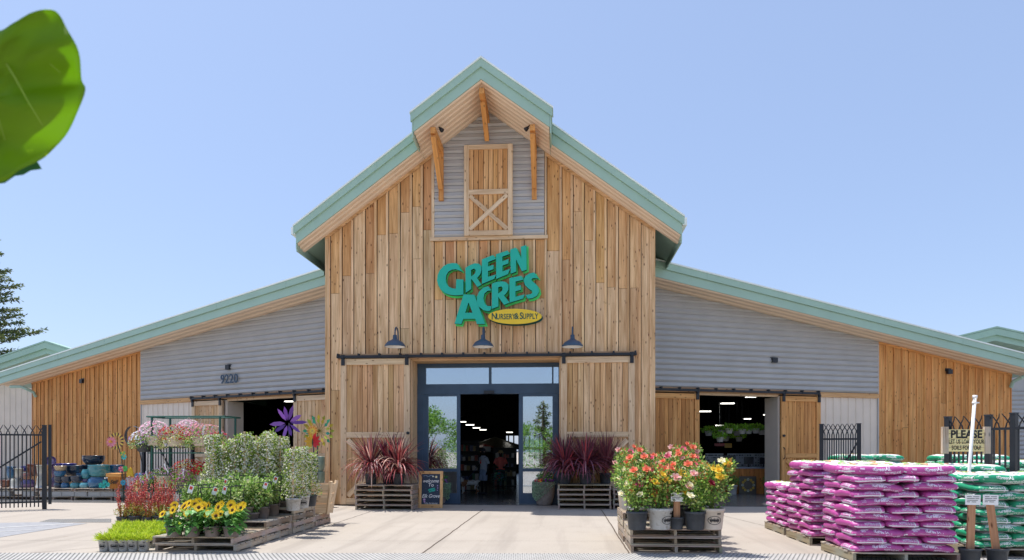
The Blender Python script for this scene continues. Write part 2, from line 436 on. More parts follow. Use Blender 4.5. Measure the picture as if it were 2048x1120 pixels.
BT = [(1, 1, 1), (.93, .93, .9), (1.05, 1.03, 1.0), (.84, .80, .76), (1.0, .93, .85), (.90, .84, .78), (1.06, 1.05, 1.04), (.78, .70, .62), (.96, .96, .97)]
HT = [(.94, .79, .60), (.90, .74, .54), (1.0, .89, .72), (.84, .66, .48), (.76, .58, .45), (.98, .92, .84)]
def board_wall(mb, bt, x0, x1, zlo, zhi, y, pitch, r, tints=BT, split=0.5, hi_t=None):
    """vertical boards with battens; zlo/zhi functions of x; y = face depth of the wall plane (outside is -y)"""
    n = max(1, round((x1 - x0) / pitch)); w_ = (x1 - x0) / n
    for i in range(n):
        a = x0 + i * w_; b = a + w_
        zl = max(zlo(a + 1e-3), zlo(b - 1e-3)); za, zb = zhi(a + 1e-4), zhi(b - 1e-4)
        cuts = [zl]
        if r.random() < split and min(za, zb) - zl > 1.5:
            if hi_t:
                cuts.append(min(za, zb) - r.uniform(.5, 2.4) if min(za, zb) - zl > 3 else zl + (min(za, zb) - zl) * .5)
                if r.random() < .45 and cuts[-1] - zl > 2.2: cuts.insert(1, zl + (cuts[-1] - zl) * r.uniform(.3, .7))
            else: cuts.append(zl + (min(za, zb) - zl) * r.uniform(.25, .8))
        for k, c in enumerate(cuts):
            mb.rndoff(r); tn = r.choice(hi_t if (hi_t and k == len(cuts) - 1 and k > 0 and za > 6) else tints); tn = vary(tn, .09, r)
            last = k == len(cuts) - 1; yy = y - .022 - r.uniform(0, .004)
            ga_, gb_ = .047, .018  # dark core left bare right of each batten stands in for the batten's shadow
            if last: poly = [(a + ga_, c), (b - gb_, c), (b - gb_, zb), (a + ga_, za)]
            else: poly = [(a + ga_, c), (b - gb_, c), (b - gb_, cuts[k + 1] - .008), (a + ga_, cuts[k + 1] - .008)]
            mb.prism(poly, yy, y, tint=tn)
    for i in range(n + 1):
        a = x0 + i * w_; hb = .029
        xa, xb = max(x0, a - hb), min(x1, a + hb)
        zl = max(zlo(min(max(a - .01, x0 + .001), x1 - .001)), zlo(min(max(a + .01, x0 + .001), x1 - .001)))
        bt.rndoff(r); tn = vary(r.choice(tints), .06, r)
        bt.prism([(xa, zl), (xb, zl), (xb, zhi(xb) - .002), (xa, zhi(xa) - .002)], y - .048, y - .0225, tint=tuple(min(1.1, c * 1.10) for c in tn))

def corrug(mb, xl, xr, z0, z1, y, pitch=0.165, amp=0.042, tintr=None):
    """horizontal corrugated sheet; xl,xr functions of z"""
    rows = []; prof = [(0, 0), (.01, -1.0), (.075, -1.0), (.085, 0), (.22, .35), (.36, 1), (.46, 1), (.60, .45), (.90, .1), (.97, 0)]
    n = int((z1 - z0) / pitch) + 1
    for i in range(n):
        for f_, d_ in prof:
            z = z0 + (i + f_) * pitch
            if z <= z1: rows.append((xl(z), xr(z), y - .05 - amp * d_, z))
    for a, b in zip(rows[:-1], rows[1:]):
        if a[1] - a[0] < .02: continue
        mb.add([(a[0], a[2], a[3]), (a[1], a[2], a[3]), (b[1], b[2], b[3]), (b[0], b[2], b[3])], [(0, 1, 2, 3)])
def ribbed(mb, x0, x1, z0, zt, y, pitch=0.28):
    n = round((x1 - x0) / pitch); w_ = (x1 - x0) / n
    xs = []
    for i in range(n):
        a = x0 + i * w_
        xs += [(a, 0), (a + w_ * .10, -.03), (a + w_ * .2, -.03), (a + w_ * .30, 0), (a + w_ * .60, -.004), (a + w_ * .7, 0)]
    xs.append((x1, 0))
    for (xa, ya), (xb, yb) in zip(xs[:-1], xs[1:]):
        mb.add([(xa, y - .01 + ya, z0), (xb, y - .01 + yb, z0), (xb, y - .01 + yb, zt(xb)), (xa, y - .01 + ya, zt(xa))], [(0, 1, 2, 3)])

# measured front features on the plane Y = YF (local y = Y - YF)
def cpx(px, py, n=0.0):
    p = at(px, py, YF - n); return p.x, p.z
MC = Matrix.Translation((0, YF, 0))
ox0 = cpx(838, 900)[0]; ox0 = cpx(822, 900)[0]; ox1 = cpx(1121, 900)[0]; oz = cpx(980, 716)[1]
sx0 = cpx(866, 400)[0]; sx1 = cpx(1091, 400)[0]; sz = cpx(978, 474)[1]
r1 = random.Random(3)
wb = MB(MC); wt = MB(MC)
def zhi_c(x): return (walltop(x) if not (sx0 < x < sx1) else sz - .08)
def zlo_c(x): return (0.02 if not (ox0 < x < ox1) else oz + .02)
lowz = lambda x: 0.02
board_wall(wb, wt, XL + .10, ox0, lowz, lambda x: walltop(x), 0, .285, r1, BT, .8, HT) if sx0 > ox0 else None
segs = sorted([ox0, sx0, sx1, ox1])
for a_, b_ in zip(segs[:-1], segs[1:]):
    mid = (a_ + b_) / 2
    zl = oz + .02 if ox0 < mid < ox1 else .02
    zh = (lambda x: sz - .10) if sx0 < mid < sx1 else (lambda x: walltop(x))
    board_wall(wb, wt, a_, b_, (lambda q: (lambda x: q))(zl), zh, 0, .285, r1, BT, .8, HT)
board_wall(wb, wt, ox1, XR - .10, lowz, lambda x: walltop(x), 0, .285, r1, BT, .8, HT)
for a_, b_ in ((XL, XL + .10), (XR - .10, XR)):
    wt.rndoff(); wt.prism([(a_, .02), (b_, .02), (b_, walltop(b_)), (a_, walltop(a_))], -.055, 0, tint=(.95, .93, .9))
for s_ in (-1, 1):     # raking frieze board under the soffit
    x0, x1 = (XL, sx0) if s_ < 0 else (sx1, XR)
    wt.rndoff(); wt.grain = 'x'; wt.prism([(x0, walltop(x0) - .10), (x1, walltop(x1) - .10), (x1, walltop(x1)), (x0, walltop(x0))], -.062, -.0485, tint=(.9, .8, .68)); wt.grain = 'z'
wb.build('front_boards', 'board', store); wt.build('battens', 'board', store)
# upper grey siding panel
um = MB(MC)
halfx = lambda z: max(0.0, (RK - TH_ - z) / SL)
corrug(um, lambda z: max(sx0 + .05, CX - halfx(z)), lambda z: min(sx1 - .03, CX + halfx(z)), sz, RK - TH_ - .02, 0, .163, .034)
um.build('gable_siding', 'siding', store)
tr = MB(MC); tr.grain = 'x'; tr.rndoff()
tr.box(sx0 - .06, sx1 + .06, -.09, 0, sz - .09, sz - .005)
tr.grain = 'z'
tr.rndoff(); tr.prism([(sx0 - .03, sz), (sx0 + .045, sz), (sx0 + .045, walltop(sx0 + .045)), (sx0 - .03, walltop(sx0 - .03))], -.066, 0)
tr.rndoff(); tr.prism([(sx1 - .02, sz), (sx1 + .03, sz), (sx1 + .03, walltop(sx1 + .03)), (sx1 - .02, walltop(sx1 - .02))], -.066, 0)
tr.build('panel_trim', 'trim', store)

# solid wall behind the cladding, with its doorway, side walls, inner shell
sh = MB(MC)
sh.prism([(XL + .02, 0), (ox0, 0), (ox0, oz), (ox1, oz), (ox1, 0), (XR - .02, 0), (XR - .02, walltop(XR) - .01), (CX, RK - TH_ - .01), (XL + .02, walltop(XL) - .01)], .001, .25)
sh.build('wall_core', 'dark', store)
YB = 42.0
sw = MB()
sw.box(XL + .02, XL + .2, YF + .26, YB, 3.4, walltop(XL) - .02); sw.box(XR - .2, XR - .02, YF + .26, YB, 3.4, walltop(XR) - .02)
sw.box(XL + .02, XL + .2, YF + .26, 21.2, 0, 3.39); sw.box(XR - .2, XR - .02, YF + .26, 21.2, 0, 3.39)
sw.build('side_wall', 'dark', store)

# roof of the gable: two slabs per side, the inner pair reaching forward as the hood
YM, YHD = 16.65, 15.83
HWR = 4.76; HH = 1.6
rf = MB(); fa = MB(); lip = MB()
for s_ in (-1, 1):
    def X(u): return CX + s_ * u
    rf.prism([(X(HH), roofz(X(HH))), (X(HWR), roofz(X(HWR))), (X(HWR), roofz(X(HWR)) - TF), (X(HH), roofz(X(HH)) - TF)], YM + .03, YB + .5)
    rf.prism([(X(0), RK), (X(HH), roofz(X(HH))), (X(HH), roofz(X(HH)) - TF), (X(0), RK - TF)], YHD + .03, YB + .5)
    def band(mb, u0, u1, d0, d1, y0, y1, e0=0, e1=0):
        mb.prism([(X(u0 + e0), RK - SL * (u0 + e0) - d0), (X(u1 + e1), RK - SL * (u1 + e1) - d0), (X(u1 + e1), RK - SL * (u1 + e1) - d1), (X(u0 + e0), RK - SL * (u0 + e0) - d1)], y0, y1)
    band(fa, 0, HH, -.01, .18, YHD - .05, YHD + .028, e1=.06); band(fa, 0, HH, .183, TF + .01, YHD, YHD + .028, e1=.0)
    band(fa, HH, HWR, -.01, .18, YM - .05, YM + .028, e1=.05); band(fa, HH, HWR, .183, TF + .01, YM, YM + .028)
    band(lip, 0, HH, -.055, -.012, YHD - .07, YHD + .4, e1=.08); band(lip, HH, HWR, -.055, -.012, YM - .07, YM + .4, e1=.06)
    for u_ in (1.0, 2.7, 3.9):      # lapped joints of the trim lengths
        y_ = YHD - .055 if u_ < HH else YM - .055
        band(fa, u_, u_ + .05, -.014, .184, y_, y_ + .08)
    # eave gutter running back along the side
    gx = X(HWR + .012); z = roofz(X(HWR))
    lip.box(min(gx, gx + s_ * .10), max(gx, gx + s_ * .10), YM - .045, YB, z - .22, z - .04)
    hx = X(HH + .004); z = roofz(X(HH)); fa.box(min(hx, hx + s_ * .05), max(hx, hx + s_ * .05), YHD - .04, YM - .06, z - .20, z - .03)
    fa.box(min(hx, hx + s_ * .03), max(hx, hx + s_ * .03), YHD + .001, YM - .052, z - TH_ - .06, z - .202)
    ex = X(HWR + .002); z = roofz(X(HWR)); fa.box(min(ex, ex - s_ * .03), max(ex, ex - s_ * .03), YM + .03, YB, z - TH_ - .10, z - TF - .002); fa.box(min(ex, ex - s_ * .03), max(ex, ex - s_ * .03), YM - .0, YM + .029, z - TH_ - .04, z - TF - .012)
lip.prism([(CX - .2, RK - SL * .2 + .06), (CX, RK + .06), (CX + .2, RK - SL * .2 + .06), (CX + .2, RK - SL * .2 + .08), (CX, RK + .085), (CX - .2, RK - SL * .2 + .08)], YHD - .02, YB, tint=(.25, .25, .25))
rf.build('roof', 'green', store); fa.build('rake_fascia', 'green', store); lip.build('roof_edge_trim', 'green_lip', store)
so = MB()
def soffit_strip(mb, pa, pb, z_of, y0, y1, nrib):
    """sheet between x=pa..pb under the roof, ribs running along the slope"""
    yy = []; w_ = (y1 - y0) / nrib
    for i in range(nrib):
        a = y0 + i * w_; yy += [(a, 0), (a + w_ * .18, -.028), (a + w_ * .42, -.028), (a + w_ * .6, 0)]
    yy.append((y1, 0))
    for (ya, da), (yb, db) in zip(yy[:-1], yy[1:]):
        da += (TH_ - TF) * (y1 - ya) / (y1 - y0) - .001; db += (TH_ - TF) * (y1 - yb) / (y1 - y0) - .001
        mb.add([(pa, ya, z_of(pa) - .012 + da), (pb, ya, z_of(pb) - .012 + da), (pb, yb, z_of(pb) - .012 + db), (pa, yb, z_of(pa) - .012 + db)], [(0, 3, 2, 1)])
for s_ in (-1, 1):
    soffit_strip(so, CX + s_ * HH, CX + s_ * (HWR - .02), walltop, YM + .03, YF - .062, 3)
    soffit_strip(so, CX, CX + s_ * (HH - .01), walltop, YHD + .03, YF - .06, 7)
so.build('soffit', 'soffit', store)

# hayloft door
hd0, hz1 = cpx(930, 296); hd1, hz0 = cpx(1026, 473); hmid = cpx(978, 388)[1]
hf = MB(MC); hp = MB(MC)
fw = .12
hp_n = 8; pw = (hd1 - hd0 - 2 * fw) / hp_n
for k in range(hp_n):
    hp.rndoff(); hp.box(hd0 + fw + k * pw + .004, hd0 + fw + (k + 1) * pw - .012, -.125, -.11, hz0 + .05, hz1 - .05, tint=vary(rnd.choice([(.95, .78, .6), (.9, .72, .5), (.85, .65, .45)]), .06))
hp.box(hd0 + .01, hd1 - .01, -.11, -.0995, hz0 + .01, hz1 - .01, tint=(.25, .18, .12))
hdo = hp.build('hayloft_door', 'board', store)
for a_ in ((hd0, hd0 + fw), (hd1 - fw, hd1)): hf.rndoff(); hf.box(*a_, -.165, -.02, hz0, hz1)
hf.grain = 'x'
for z_ in ((hz0, hz0 + .12), (hz1 - .11, hz1), (hmid - .06, hmid + .06)): hf.rndoff(); hf.box(hd0 + fw + .002, hd1 - fw - .002, -.162, -.02, *z_)
hf.grain = 'z'
zA, zB = hz0 + .12, hmid - .06
hf.rndoff(); hf.beam((hd0 + fw + .02, -.145, zA + .03), (hd1 - fw - .02, -.145, zB - .03), .04, .10, side=Vector((0, 1, 0)))
hf.rndoff(); hf.beam((hd0 + fw + .02, -.140, zB - .03), (hd1 - fw - .02, -.140, zA + .03), .04, .10, side=Vector((0, 1, 0)))
o = hf.build('door_frame', 'trim', hdo, local=True)

# knee braces under the hood
def bracket(x, z_bot, yo, zo, label):
    b = MB(); b.rndoff()
    zt = walltop(x) - .03
    b.beam((x, YF - .05, zt - .10), (x, yo, zt - .10), .12, .14)
    b.rndoff(); b.beam((x, YF - .09, z_bot), (x, YF - .09, zt - .17), .12, .08, side=Vector((1, 0, 0)))
    b.rndoff(); b.beam((x, yo + .06, zt - .2), (x, YF - .16, z_bot + .30), .11, .14, side=Vector((1, 0, 0)))
    b.build('roof_bracket', 'beam', store, label=label)
bracket(CX - 1.17, cpx(883, 404)[1], YHD + .18, 0, 'orange timber knee brace at the left of the hayloft hood')
bracket(CX + 1.19, cpx(1072, 402)[1], YHD + .18, 0, 'orange timber knee brace at the right of the hayloft hood')
x_ = CX; b = MB(); b.rndoff()
b.beam((x_, YF - .05, RK - TH_ - .26), (x_, YHD + .1, RK - TH_ - .14), .12, .14); b.rndoff()
b.beam((x_, YHD + .35, RK - TH_ - .25), (x_, YF - .12, cpx(976, 283)[1]), .11, .14, side=Vector((1, 0, 0)))
b.build('roof_bracket', 'beam', store, label='orange timber ridge brace at the peak above the hayloft door')

# sliding barn doors --------------------------------------------------------------
def barn_door(Mx, x0, x1, z1, y, matb, matt, railz, braces, r, handle=None, tints=BT, low_x=True):
    p = MB(Mx); f = MB(Mx); fw = .15; z0 = .03
    n = max(3, round((x1 - x0 - 2 * fw) / .135)); pw = (x1 - x0 - 2 * fw) / n
    for k in range(n):
        p.rndoff(r); p.box(x0 + fw + k * pw + .003, x0 + fw + (k + 1) * pw - .009, y - .045, y, z0 + .1, z1 - .05, tint=vary(r.choice(tints), .09, r))
    p.box(x0 + .02, x1 - .02, y - .012, y + .03, z0 + .02, z1 - .02, tint=(.22, .16, .11))
    d = p.build('barn_door', matb, store)
    for a_ in ((x0, x0 + fw), (x1 - fw, x1)): f.rndoff(r); f.box(*a_, y - .085, y - .012, z0, z1, tint=vary((1.08, 1.08, 1.06), .05, r))
    f.grain = 'x'
    for zz in ((z0, z0 + .16), (z1 - .15, z1), (railz - .07, railz + .07)): f.rndoff(r); f.box(x0 + fw + .002, x1 - fw - .002, y - .082, y - .012, *zz, tint=vary((1, 1, 1), .05, r))
    f.grain = 'z'
    xa, xb = x0 + fw + .03, x1 - fw - .03; zA, zB = z0 + .17, railz - .08
    f.rndoff(r); f.beam((xa, y - .065, zB - .05), (xb, y - .065, zA + .05), .03, .13, side=Vector((0, 1, 0)))
    f.rndoff(r); f.beam((xa, y - .060, zA + .05), (xb, y - .060, zB - .05), .03, .13, side=Vector((0, 1, 0)))
    f.build('door_frame', matt, d, local=True)
    for xx in (x0 + .07, x1 - .07):
        h = MB(Mx)
        h.box(xx - .045, xx + .045, y - .12, y - .087, z1 - .17, z1 + .10)
        h.tube([(xx, y - .115, z1 + .03), (xx, y - .155, z1 + .03)], .035, 8)
        h.build('door_hanger', 'black', d, local=True)
    if handle is not None:
        q = MB(Mx); q.tube([(handle, y - .09, 1.15), (handle, y - .15, 1.2), (handle, y - .15, 1.45), (handle, y - .09, 1.5)], .014, 6); q.build('handle', 'black', d, local=True)
        q = MB(Mx); q.tube([(handle, y - .085, 1.85), (handle, y - .13, 1.85)], .04, 8); q.build('latch', 'black', d, local=True)
    return d
r2 = random.Random(5)
dl0 = cpx(685, 900)[0]; dl1 = cpx(822, 900)[0]; dr0 = cpx(1122, 900)[0]; dr1 = cpx(1268, 900)[0]
dz = cpx(752, 719)[1]; mr = cpx(752, 870)[1]
LT = [(.94, .90, .85), (.84, .74, .64), (1.0, .96, .92), (.78, .68, .56), (.94, .84, .72)]
barn_door(MC, dl0, dl1, dz, -.07, 'board', 'trim', mr, True, r2, dl1 - .04, LT)
barn_door(MC, dr0, dr1, dz, -.07, 'board', 'trim', mr, True, r2, None, LT)
def track(Mx, x0, x1, z, y, pitch, half=False):
    t = MB(Mx); t.box(x0, x1, y - .20, y - .11, z + .01, z + .075)
    n = max(2, round((x1 - x0) / pitch))
    for k in range(n + 1):
        x = x0 + .03 + (x1 - x0 - .06) * k / n; t.box(x - .02, x + .02, y - .215, y, z + .03, z + .12)
    t.build('door_track', 'black', store)
    l = MB(Mx); l.grain = 'x'; l.rndoff(); l.box(x0, x1, y - .09, y, z - .02, z + .125, tint=(.72, .58, .5)); l.build('ledger_board', 'trim', store)
trz = cpx(978, 716)[1]
track(MC, cpx(678, 712)[0], cpx(1272, 712)[0], trz, 0, .56)

# entrance: wood-lined recess and dark navy storefront
DY = .66
rv = MB(MC)
for k in range(4):
    a_ = .0 + k * DY / 4
    rv.rndoff(); rv.box(ox0 - .01, ox0 + .03, a_ + .002, a_ + DY / 4 - .002, 0, oz, tint=vary((1, .92, .8), .06)); rv.rndoff(); rv.box(ox1 - .03, ox1 + .01, a_ + .002, a_ + DY / 4 - .002, 0, oz, tint=vary((1, .92, .8), .06))
    rv.grain = 'x'; rv.rndoff(); rv.box(ox0 + .032, ox1 - .032, a_ + .002, a_ + DY / 4 - .002, oz - .05, oz, tint=vary((.95, .85, .7), .06)); rv.grain = 'z'
rv.build('entrance_lining', 'trim', store)
def dpx(px, py): p = at(px, py, YF + DY); return p.x, p.z
ent = MB(MC)
e0, e1 = ox0 + .03, ox1 - .03
zt_ = oz - .052
zT1, zT0 = dpx(980, 735)[1], dpx(980, 768)[1]; zH = dpx(980, 788)[1]
ent.box(e0, e1, DY - .05, DY + .06, zT1, zt_)             # head
ent.box(e0, e1, DY - .06, DY + .08, zH, zT0)               # header band
xg = [dpx(852, 750)[0], dpx(978, 750)[0], dpx(983, 750)[0], dpx(1104, 750)[0], dpx(1107, 750)[0], dpx(1117, 750)[0]]
for a_, b_ in ((e0, xg[0]), (xg[1], xg[2]), (xg[3], xg[4]), (xg[5], e1)): ent.box(a_, b_, DY - .04, DY + .05, zT0 + .001, zT1 - .001)
ent.box(e0, dpx(846, 900)[0], DY - .055, DY + .07, 0, zH - .001); ent.box(dpx(1117, 900)[0], e1, DY - .055, DY + .07, 0, zH - .001)
ob = ent.build('entrance_frame', 'navy', store)
gl = MB(MC)
for a_, b_ in ((xg[0], xg[1]), (xg[2], xg[3]), (xg[4], xg[5])): gl.box(a_ - .01, b_ + .01, DY, DY + .012, zT0, zT1)
gl.build('transom_glass', 'glass', ob, local=True)
sn = MB(MC); sn.box(*[dpx(969, 783)[0], dpx(989, 783)[0]], DY - .14, DY - .062, zH + .0, zH + .08); sn.build('motion_sensor', 'black', ob, local=True)
def slide_door(px0, px1, gx0, gx1, yoff):
    f = MB(MC); a, b = dpx(px0, 900)[0], dpx(px1, 900)[0]; c, d = dpx(gx0, 900)[0], dpx(gx1, 900)[0]
    zg1 = dpx(gx0, 793)[1]; zm1, zm0 = dpx(gx0, 937)[1], dpx(gx0, 943)[1]; zb = dpx(gx0, 986)[1]
    y0, y1 = DY - .045 + yoff, DY + .02 + yoff
    f.box(a, c, y0, y1, .01, zH - .002); f.box(d, b, y0, y1, .01, zH - .002)
    for z0, z1 in ((.01, zb), (zm0, zm1), (zg1, zH - .002)): f.box(c, d, y0, y1, z0, z1)
    o = f.build('sliding_door', 'navy', store)
    g_ = MB(MC); g_.box(c - .01, d + .01, DY - .01 + yoff, DY + .0 + yoff, zb - .01, zg1 + .01); g_.build('door_glass', 'glass', o, local=True)
slide_door(846, 921, 857, 914, 0.0); slide_door(1038, 1116, 1046, 1105, 0.0)

# interior shell
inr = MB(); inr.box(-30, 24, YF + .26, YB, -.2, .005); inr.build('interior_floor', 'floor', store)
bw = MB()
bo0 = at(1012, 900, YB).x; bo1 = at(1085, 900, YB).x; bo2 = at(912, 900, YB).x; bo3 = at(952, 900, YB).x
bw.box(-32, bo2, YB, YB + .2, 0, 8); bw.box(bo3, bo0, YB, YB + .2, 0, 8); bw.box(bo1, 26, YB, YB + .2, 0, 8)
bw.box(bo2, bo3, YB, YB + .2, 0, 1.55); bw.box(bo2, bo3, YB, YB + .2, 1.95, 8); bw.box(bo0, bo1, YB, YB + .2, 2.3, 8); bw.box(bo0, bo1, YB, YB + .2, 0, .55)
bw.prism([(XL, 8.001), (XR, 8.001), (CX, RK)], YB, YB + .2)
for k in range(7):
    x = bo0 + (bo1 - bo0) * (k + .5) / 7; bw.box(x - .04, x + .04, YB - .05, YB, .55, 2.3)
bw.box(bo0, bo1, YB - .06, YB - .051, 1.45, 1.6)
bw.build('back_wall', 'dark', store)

# ---------------------------------------------------------------- wings
class Wing:
    def __init__(s, p_near, p_far, left):
        s.a = math.atan2((p_near[1] - p_far[1]), (p_near[0] - p_far[0])) if left else math.atan2((p_far[1] - p_near[1]), (p_far[0] - p_near[0]))
        s.O = Vector((p_near[0], p_near[1], 0)); s.M = Matrix.Translation(s.O) @ Matrix.Rotation(s.a, 4, 'Z'); s.Mi = s.M.inverted()
        s.left = left
    def px(s, px, py, n=0.0):
        d = ray(px, py); o = s.Mi @ Vector((0, 0, HC)); e = s.Mi.to_3x3() @ d
        k = (-n - o.y) / e.y; p = o + e * k; return p.x, p.z
    def wx(s, x, y=0.0): return (s.M @ Vector((x, y, 0))).x
WL = Wing((-7.0, 19.74), (-15.08, 23.56), True)
WR = Wing((2.69, 19.85), (9.99, 22.5), False)
OH = .75; RT = .50; RF = .41
def wing_roof(W, pa, pb):
    (sa, za), (sb, zb) = W.px(*pa, n=OH), W.px(*pb, n=OH)
    Xa, Xb = W.wx(sa, -OH), W.wx(sb, -OH)
    k = (zb - za) / (Xb - Xa)
    return (lambda X: za + (X - Xa) * k)
zrL = wing_roof(WL, (650, 540), (20, 741)); zrR = wing_roof(WR, (1312, 523), (2040, 708))
print('wing slopes', zrL(-8) - zrL(-9), zrR(8) - zrR(9), 'eave', zrL(-6.1), zrR(2.4))
BTO = [(1, 1, 1), (.92, .88, .84), (1.06, 1.05, 1.02), (.82, .74, .68), (1.0, .94, .86), (.95, .86, .78)]
def build_wing(W, zr, s_near, s_far, boards, siding, track_px, doors, opening, sill_px, seed):
    r = random.Random(seed); T = W.M
    lo, hi = (s_far, s_near) if W.left else (s_near, s_far)
    top = lambda s: zr(W.wx(s)) - RT
    # solid core with door opening
    c = MB(T); o0, o1, ozt = opening
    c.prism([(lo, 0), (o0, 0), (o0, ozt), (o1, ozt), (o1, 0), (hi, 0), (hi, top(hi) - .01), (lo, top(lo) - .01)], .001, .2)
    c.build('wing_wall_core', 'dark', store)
    # roof slab back along world Y from the fascia line
    P0 = W.M @ Vector((lo_r[W.left], -OH, 0)); P1 = W.M @ Vector((hi_r[W.left], -OH, 0))
    s = MB()
    vs = [(p.x, yy, zr(p.x) - dz) for dz in (0, RF) for p, yy in ((P0, P0.y), (P1, P1.y), (P1, YB + .5), (P0, YB + .5))]
    s.add(vs, [(0, 1, 2, 3), (7, 6, 5, 4), (0, 4, 5, 1), (1, 5, 6, 2), (2, 6, 7, 3), (3, 7, 4, 0)])
    s.build('wing_roof', 'green', store)
    f = MB(T); l = MB(T); a, b = lo_r[W.left], hi_r[W.left]
    z = lambda q, n=OH: zr(W.wx(q, -n))
    f.prism([(a, z(a) + .01), (b, z(b) + .01), (b, z(b) - .17), (a, z(a) - .17)], -OH - .07, -OH - .002)
    f.prism([(a, z(a) - .173), (b, z(b) - .173), (b, z(b) - RF - .01), (a, z(a) - RF - .01)], -OH - .018, -OH - .002)
    l.prism([(a, z(a) + .055), (b, z(b) + .055), (b, z(b) + .012), (a, z(a) + .012)], -OH - .09, -OH + .4)
    q_ = a + 1.6
    while q_ < b: f.prism([(q_, z(q_) + .014), (q_ + .05, z(q_ + .05) + .014), (q_ + .05, z(q_ + .05) - .176), (q_, z(q_) - .176)], -OH - .075, -OH - .01); q_ += 3.05
    f.build('wing_fascia', 'green', store); l.build('wing_roof_edge', 'green_lip', store)
    so = MB(T); a2, b2 = a + .02, b - .02; nr = 3; w_ = (OH - .06) / nr; yy = []
    for i in range(nr):
        q = -OH + i * w_; yy += [(q, 0), (q + w_ * .18, -.028), (q + w_ * .45, -.028), (q + w_ * .62, 0)]
    yy.append((-.06, 0))
    for (ya, da), (yb, db) in zip(yy[:-1], yy[1:]):
        za = lambda q, y_: zr(W.wx(q, y_)) - RT - .013 + (RT - RF) * (-.06 - y_) / (OH - .06)
        so.add([(a2, ya, za(a2, ya) + da), (b2, ya, za(b2, ya) + da), (b2, yb, za(b2, yb) + db), (a2, yb, za(a2, yb) + db)], [(0, 1, 2, 3)])
    so.build('wing_soffit', 'soffit', store)
    # boards section
    bb = MB(T); bt = MB(T)
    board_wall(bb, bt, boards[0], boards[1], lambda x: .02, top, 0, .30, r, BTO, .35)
    bt.grain = 'x'; bt.rndoff(r); bt.prism([(boards[0], top(boards[0]) - .09), (boards[1], top(boards[1]) - .09), (boards[1], top(boards[1])), (boards[0], top(boards[0]))], -.062, -.0485, tint=(1, .95, .9))
    bb.build('wing_boards', 'board_orange', store); bt.build('wing_battens', 'board_orange', store)
    # corrugated panel
    zs = siding[2]
    cm = MB(T); s0, s1 = siding[0], siding[1]
    # invert top(s)=z : top is linear in s
    k = (top(1.0) - top(0.0)); base = top(0.0)
    if W.left: xl = lambda zz: max(s0 + .03, (zz - base) / k); xr = lambda zz: s1
    else: xl = lambda zz: s0; xr = lambda zz: min(s1 - .03, (zz - base) / k)
    corrug(cm, xl, xr, zs, max(top(s0), top(s1)), 0, .165, .038)
    cm.build('wing_siding', 'siding', store)
    ct = MB(T); ct.box(*( (s0 - .01, s0 + .03) if W.left else (s1 - .03, s1 + .01)), -.05, 0, .02, top(s0 if W.left else s1) - .01); ct.build('siding_edge_trim', 'siding', store)
    # band + beige ribbed below
    (ba, bb_) = sill_px
    t = MB(T); t.grain = 'x'; t.rndoff(r); t.box(ba, bb_, -.07, 0, zs - .15, zs - .006, tint=(.95, .75, .55)); t.build('sill_band', 'trim', store)
    rb_top = lambda q: zs - .152
    for (qa, qb), pt_ in (((s0 + .031, o0 - .001) if W.left else (o1, s1 - .031), .28), ((o1, s1) if W.left else (s0, o0), .2)):
        rb = MB(T); ribbed(rb, qa, qb, .02, rb_top, 0, pt_); rb.build('wing_lower_siding', 'siding_beige', store)
    hd = MB(T); hd.grain = 'x'; hd.box(o0, o1, -.02, .15, ozt, zs - .006); hd.build('door_header', 'trim', store)
    for (ja, jb) in ((o0, o0 + .03), (o1 - .03, o1)): jm = MB(T); jm.box(ja, jb, -.03, .6, 0, ozt - .002); jm.build('door_jamb', 'siding_beige', store)
    x0, x1 = track_px
    track(T, x0, x1, zs - .10, -.01, .62)
    for d0, d1, hh in doors: barn_door(T, d0, d1, zs - .16, -.08, 'board_orange' if not W.left else 'board', 'trim' if W.left else 'board_orange', 1.25, True, r, hh, BTO)
lo_r, hi_r = {}, {}
p_ = lambda W, x, y=900: W.px(x, y)[0]
# roof extents along the wing (local s)
lo_r[True] = WL.px(-4, 750, OH)[0]; hi_r[True] = WL.px(651.5, 540, OH)[0]
lo_r[False] = WR.px(1309, 523, OH)[0]; hi_r[False] = WR.px(2090, 715, OH)[0]
zsL = WL.px(470, 790)[1]; zsR = WR.px(1500, 780.5)[1]
build_wing(WL, zrL, .8, p_(WL, 66), (p_(WL, 66), p_(WL, 284)), (p_(WL, 284), .8, zsL), (p_(WL, 391), .75),
           [(p_(WL, 392), p_(WL, 452), p_(WL, 449)), (p_(WL, 595), .72, None)], (p_(WL, 455), p_(WL, 598), WL.px(520, 799)[1]), (p_(WL, 284), p_(WL, 391)), 21)
build_wing(WR, zrR, -.6, p_(WR, 2021), (p_(WR, 1755), p_(WR, 2021)), (-.6, p_(WR, 1755), zsR), (-.55, p_(WR, 1631)),
           [(-.5, p_(WR, 1393), None), (p_(WR, 1556), p_(WR, 1634), p_(WR, 1560))], (p_(WR, 1388), p_(WR, 1556), WR.px(1470, 792)[1]), (p_(WR, 1631), p_(WR, 1755)), 22)
# end walls of the wings
ew = MB()
PL = WL.M @ Vector((p_(WL, 66), 0, 0)); ew.box(PL.x, PL.x + .2, PL.y + .05, YB, 0, zrL(PL.x) - RT - .01)
PR = WR.M @ Vector((p_(WR, 2021), 0, 0)); ew.box(PR.x - .2, PR.x, PR.y + .05, YB, 0, zrR(PR.x) - RT - .01)
ew.build('end_wall', 'siding_beige', store)
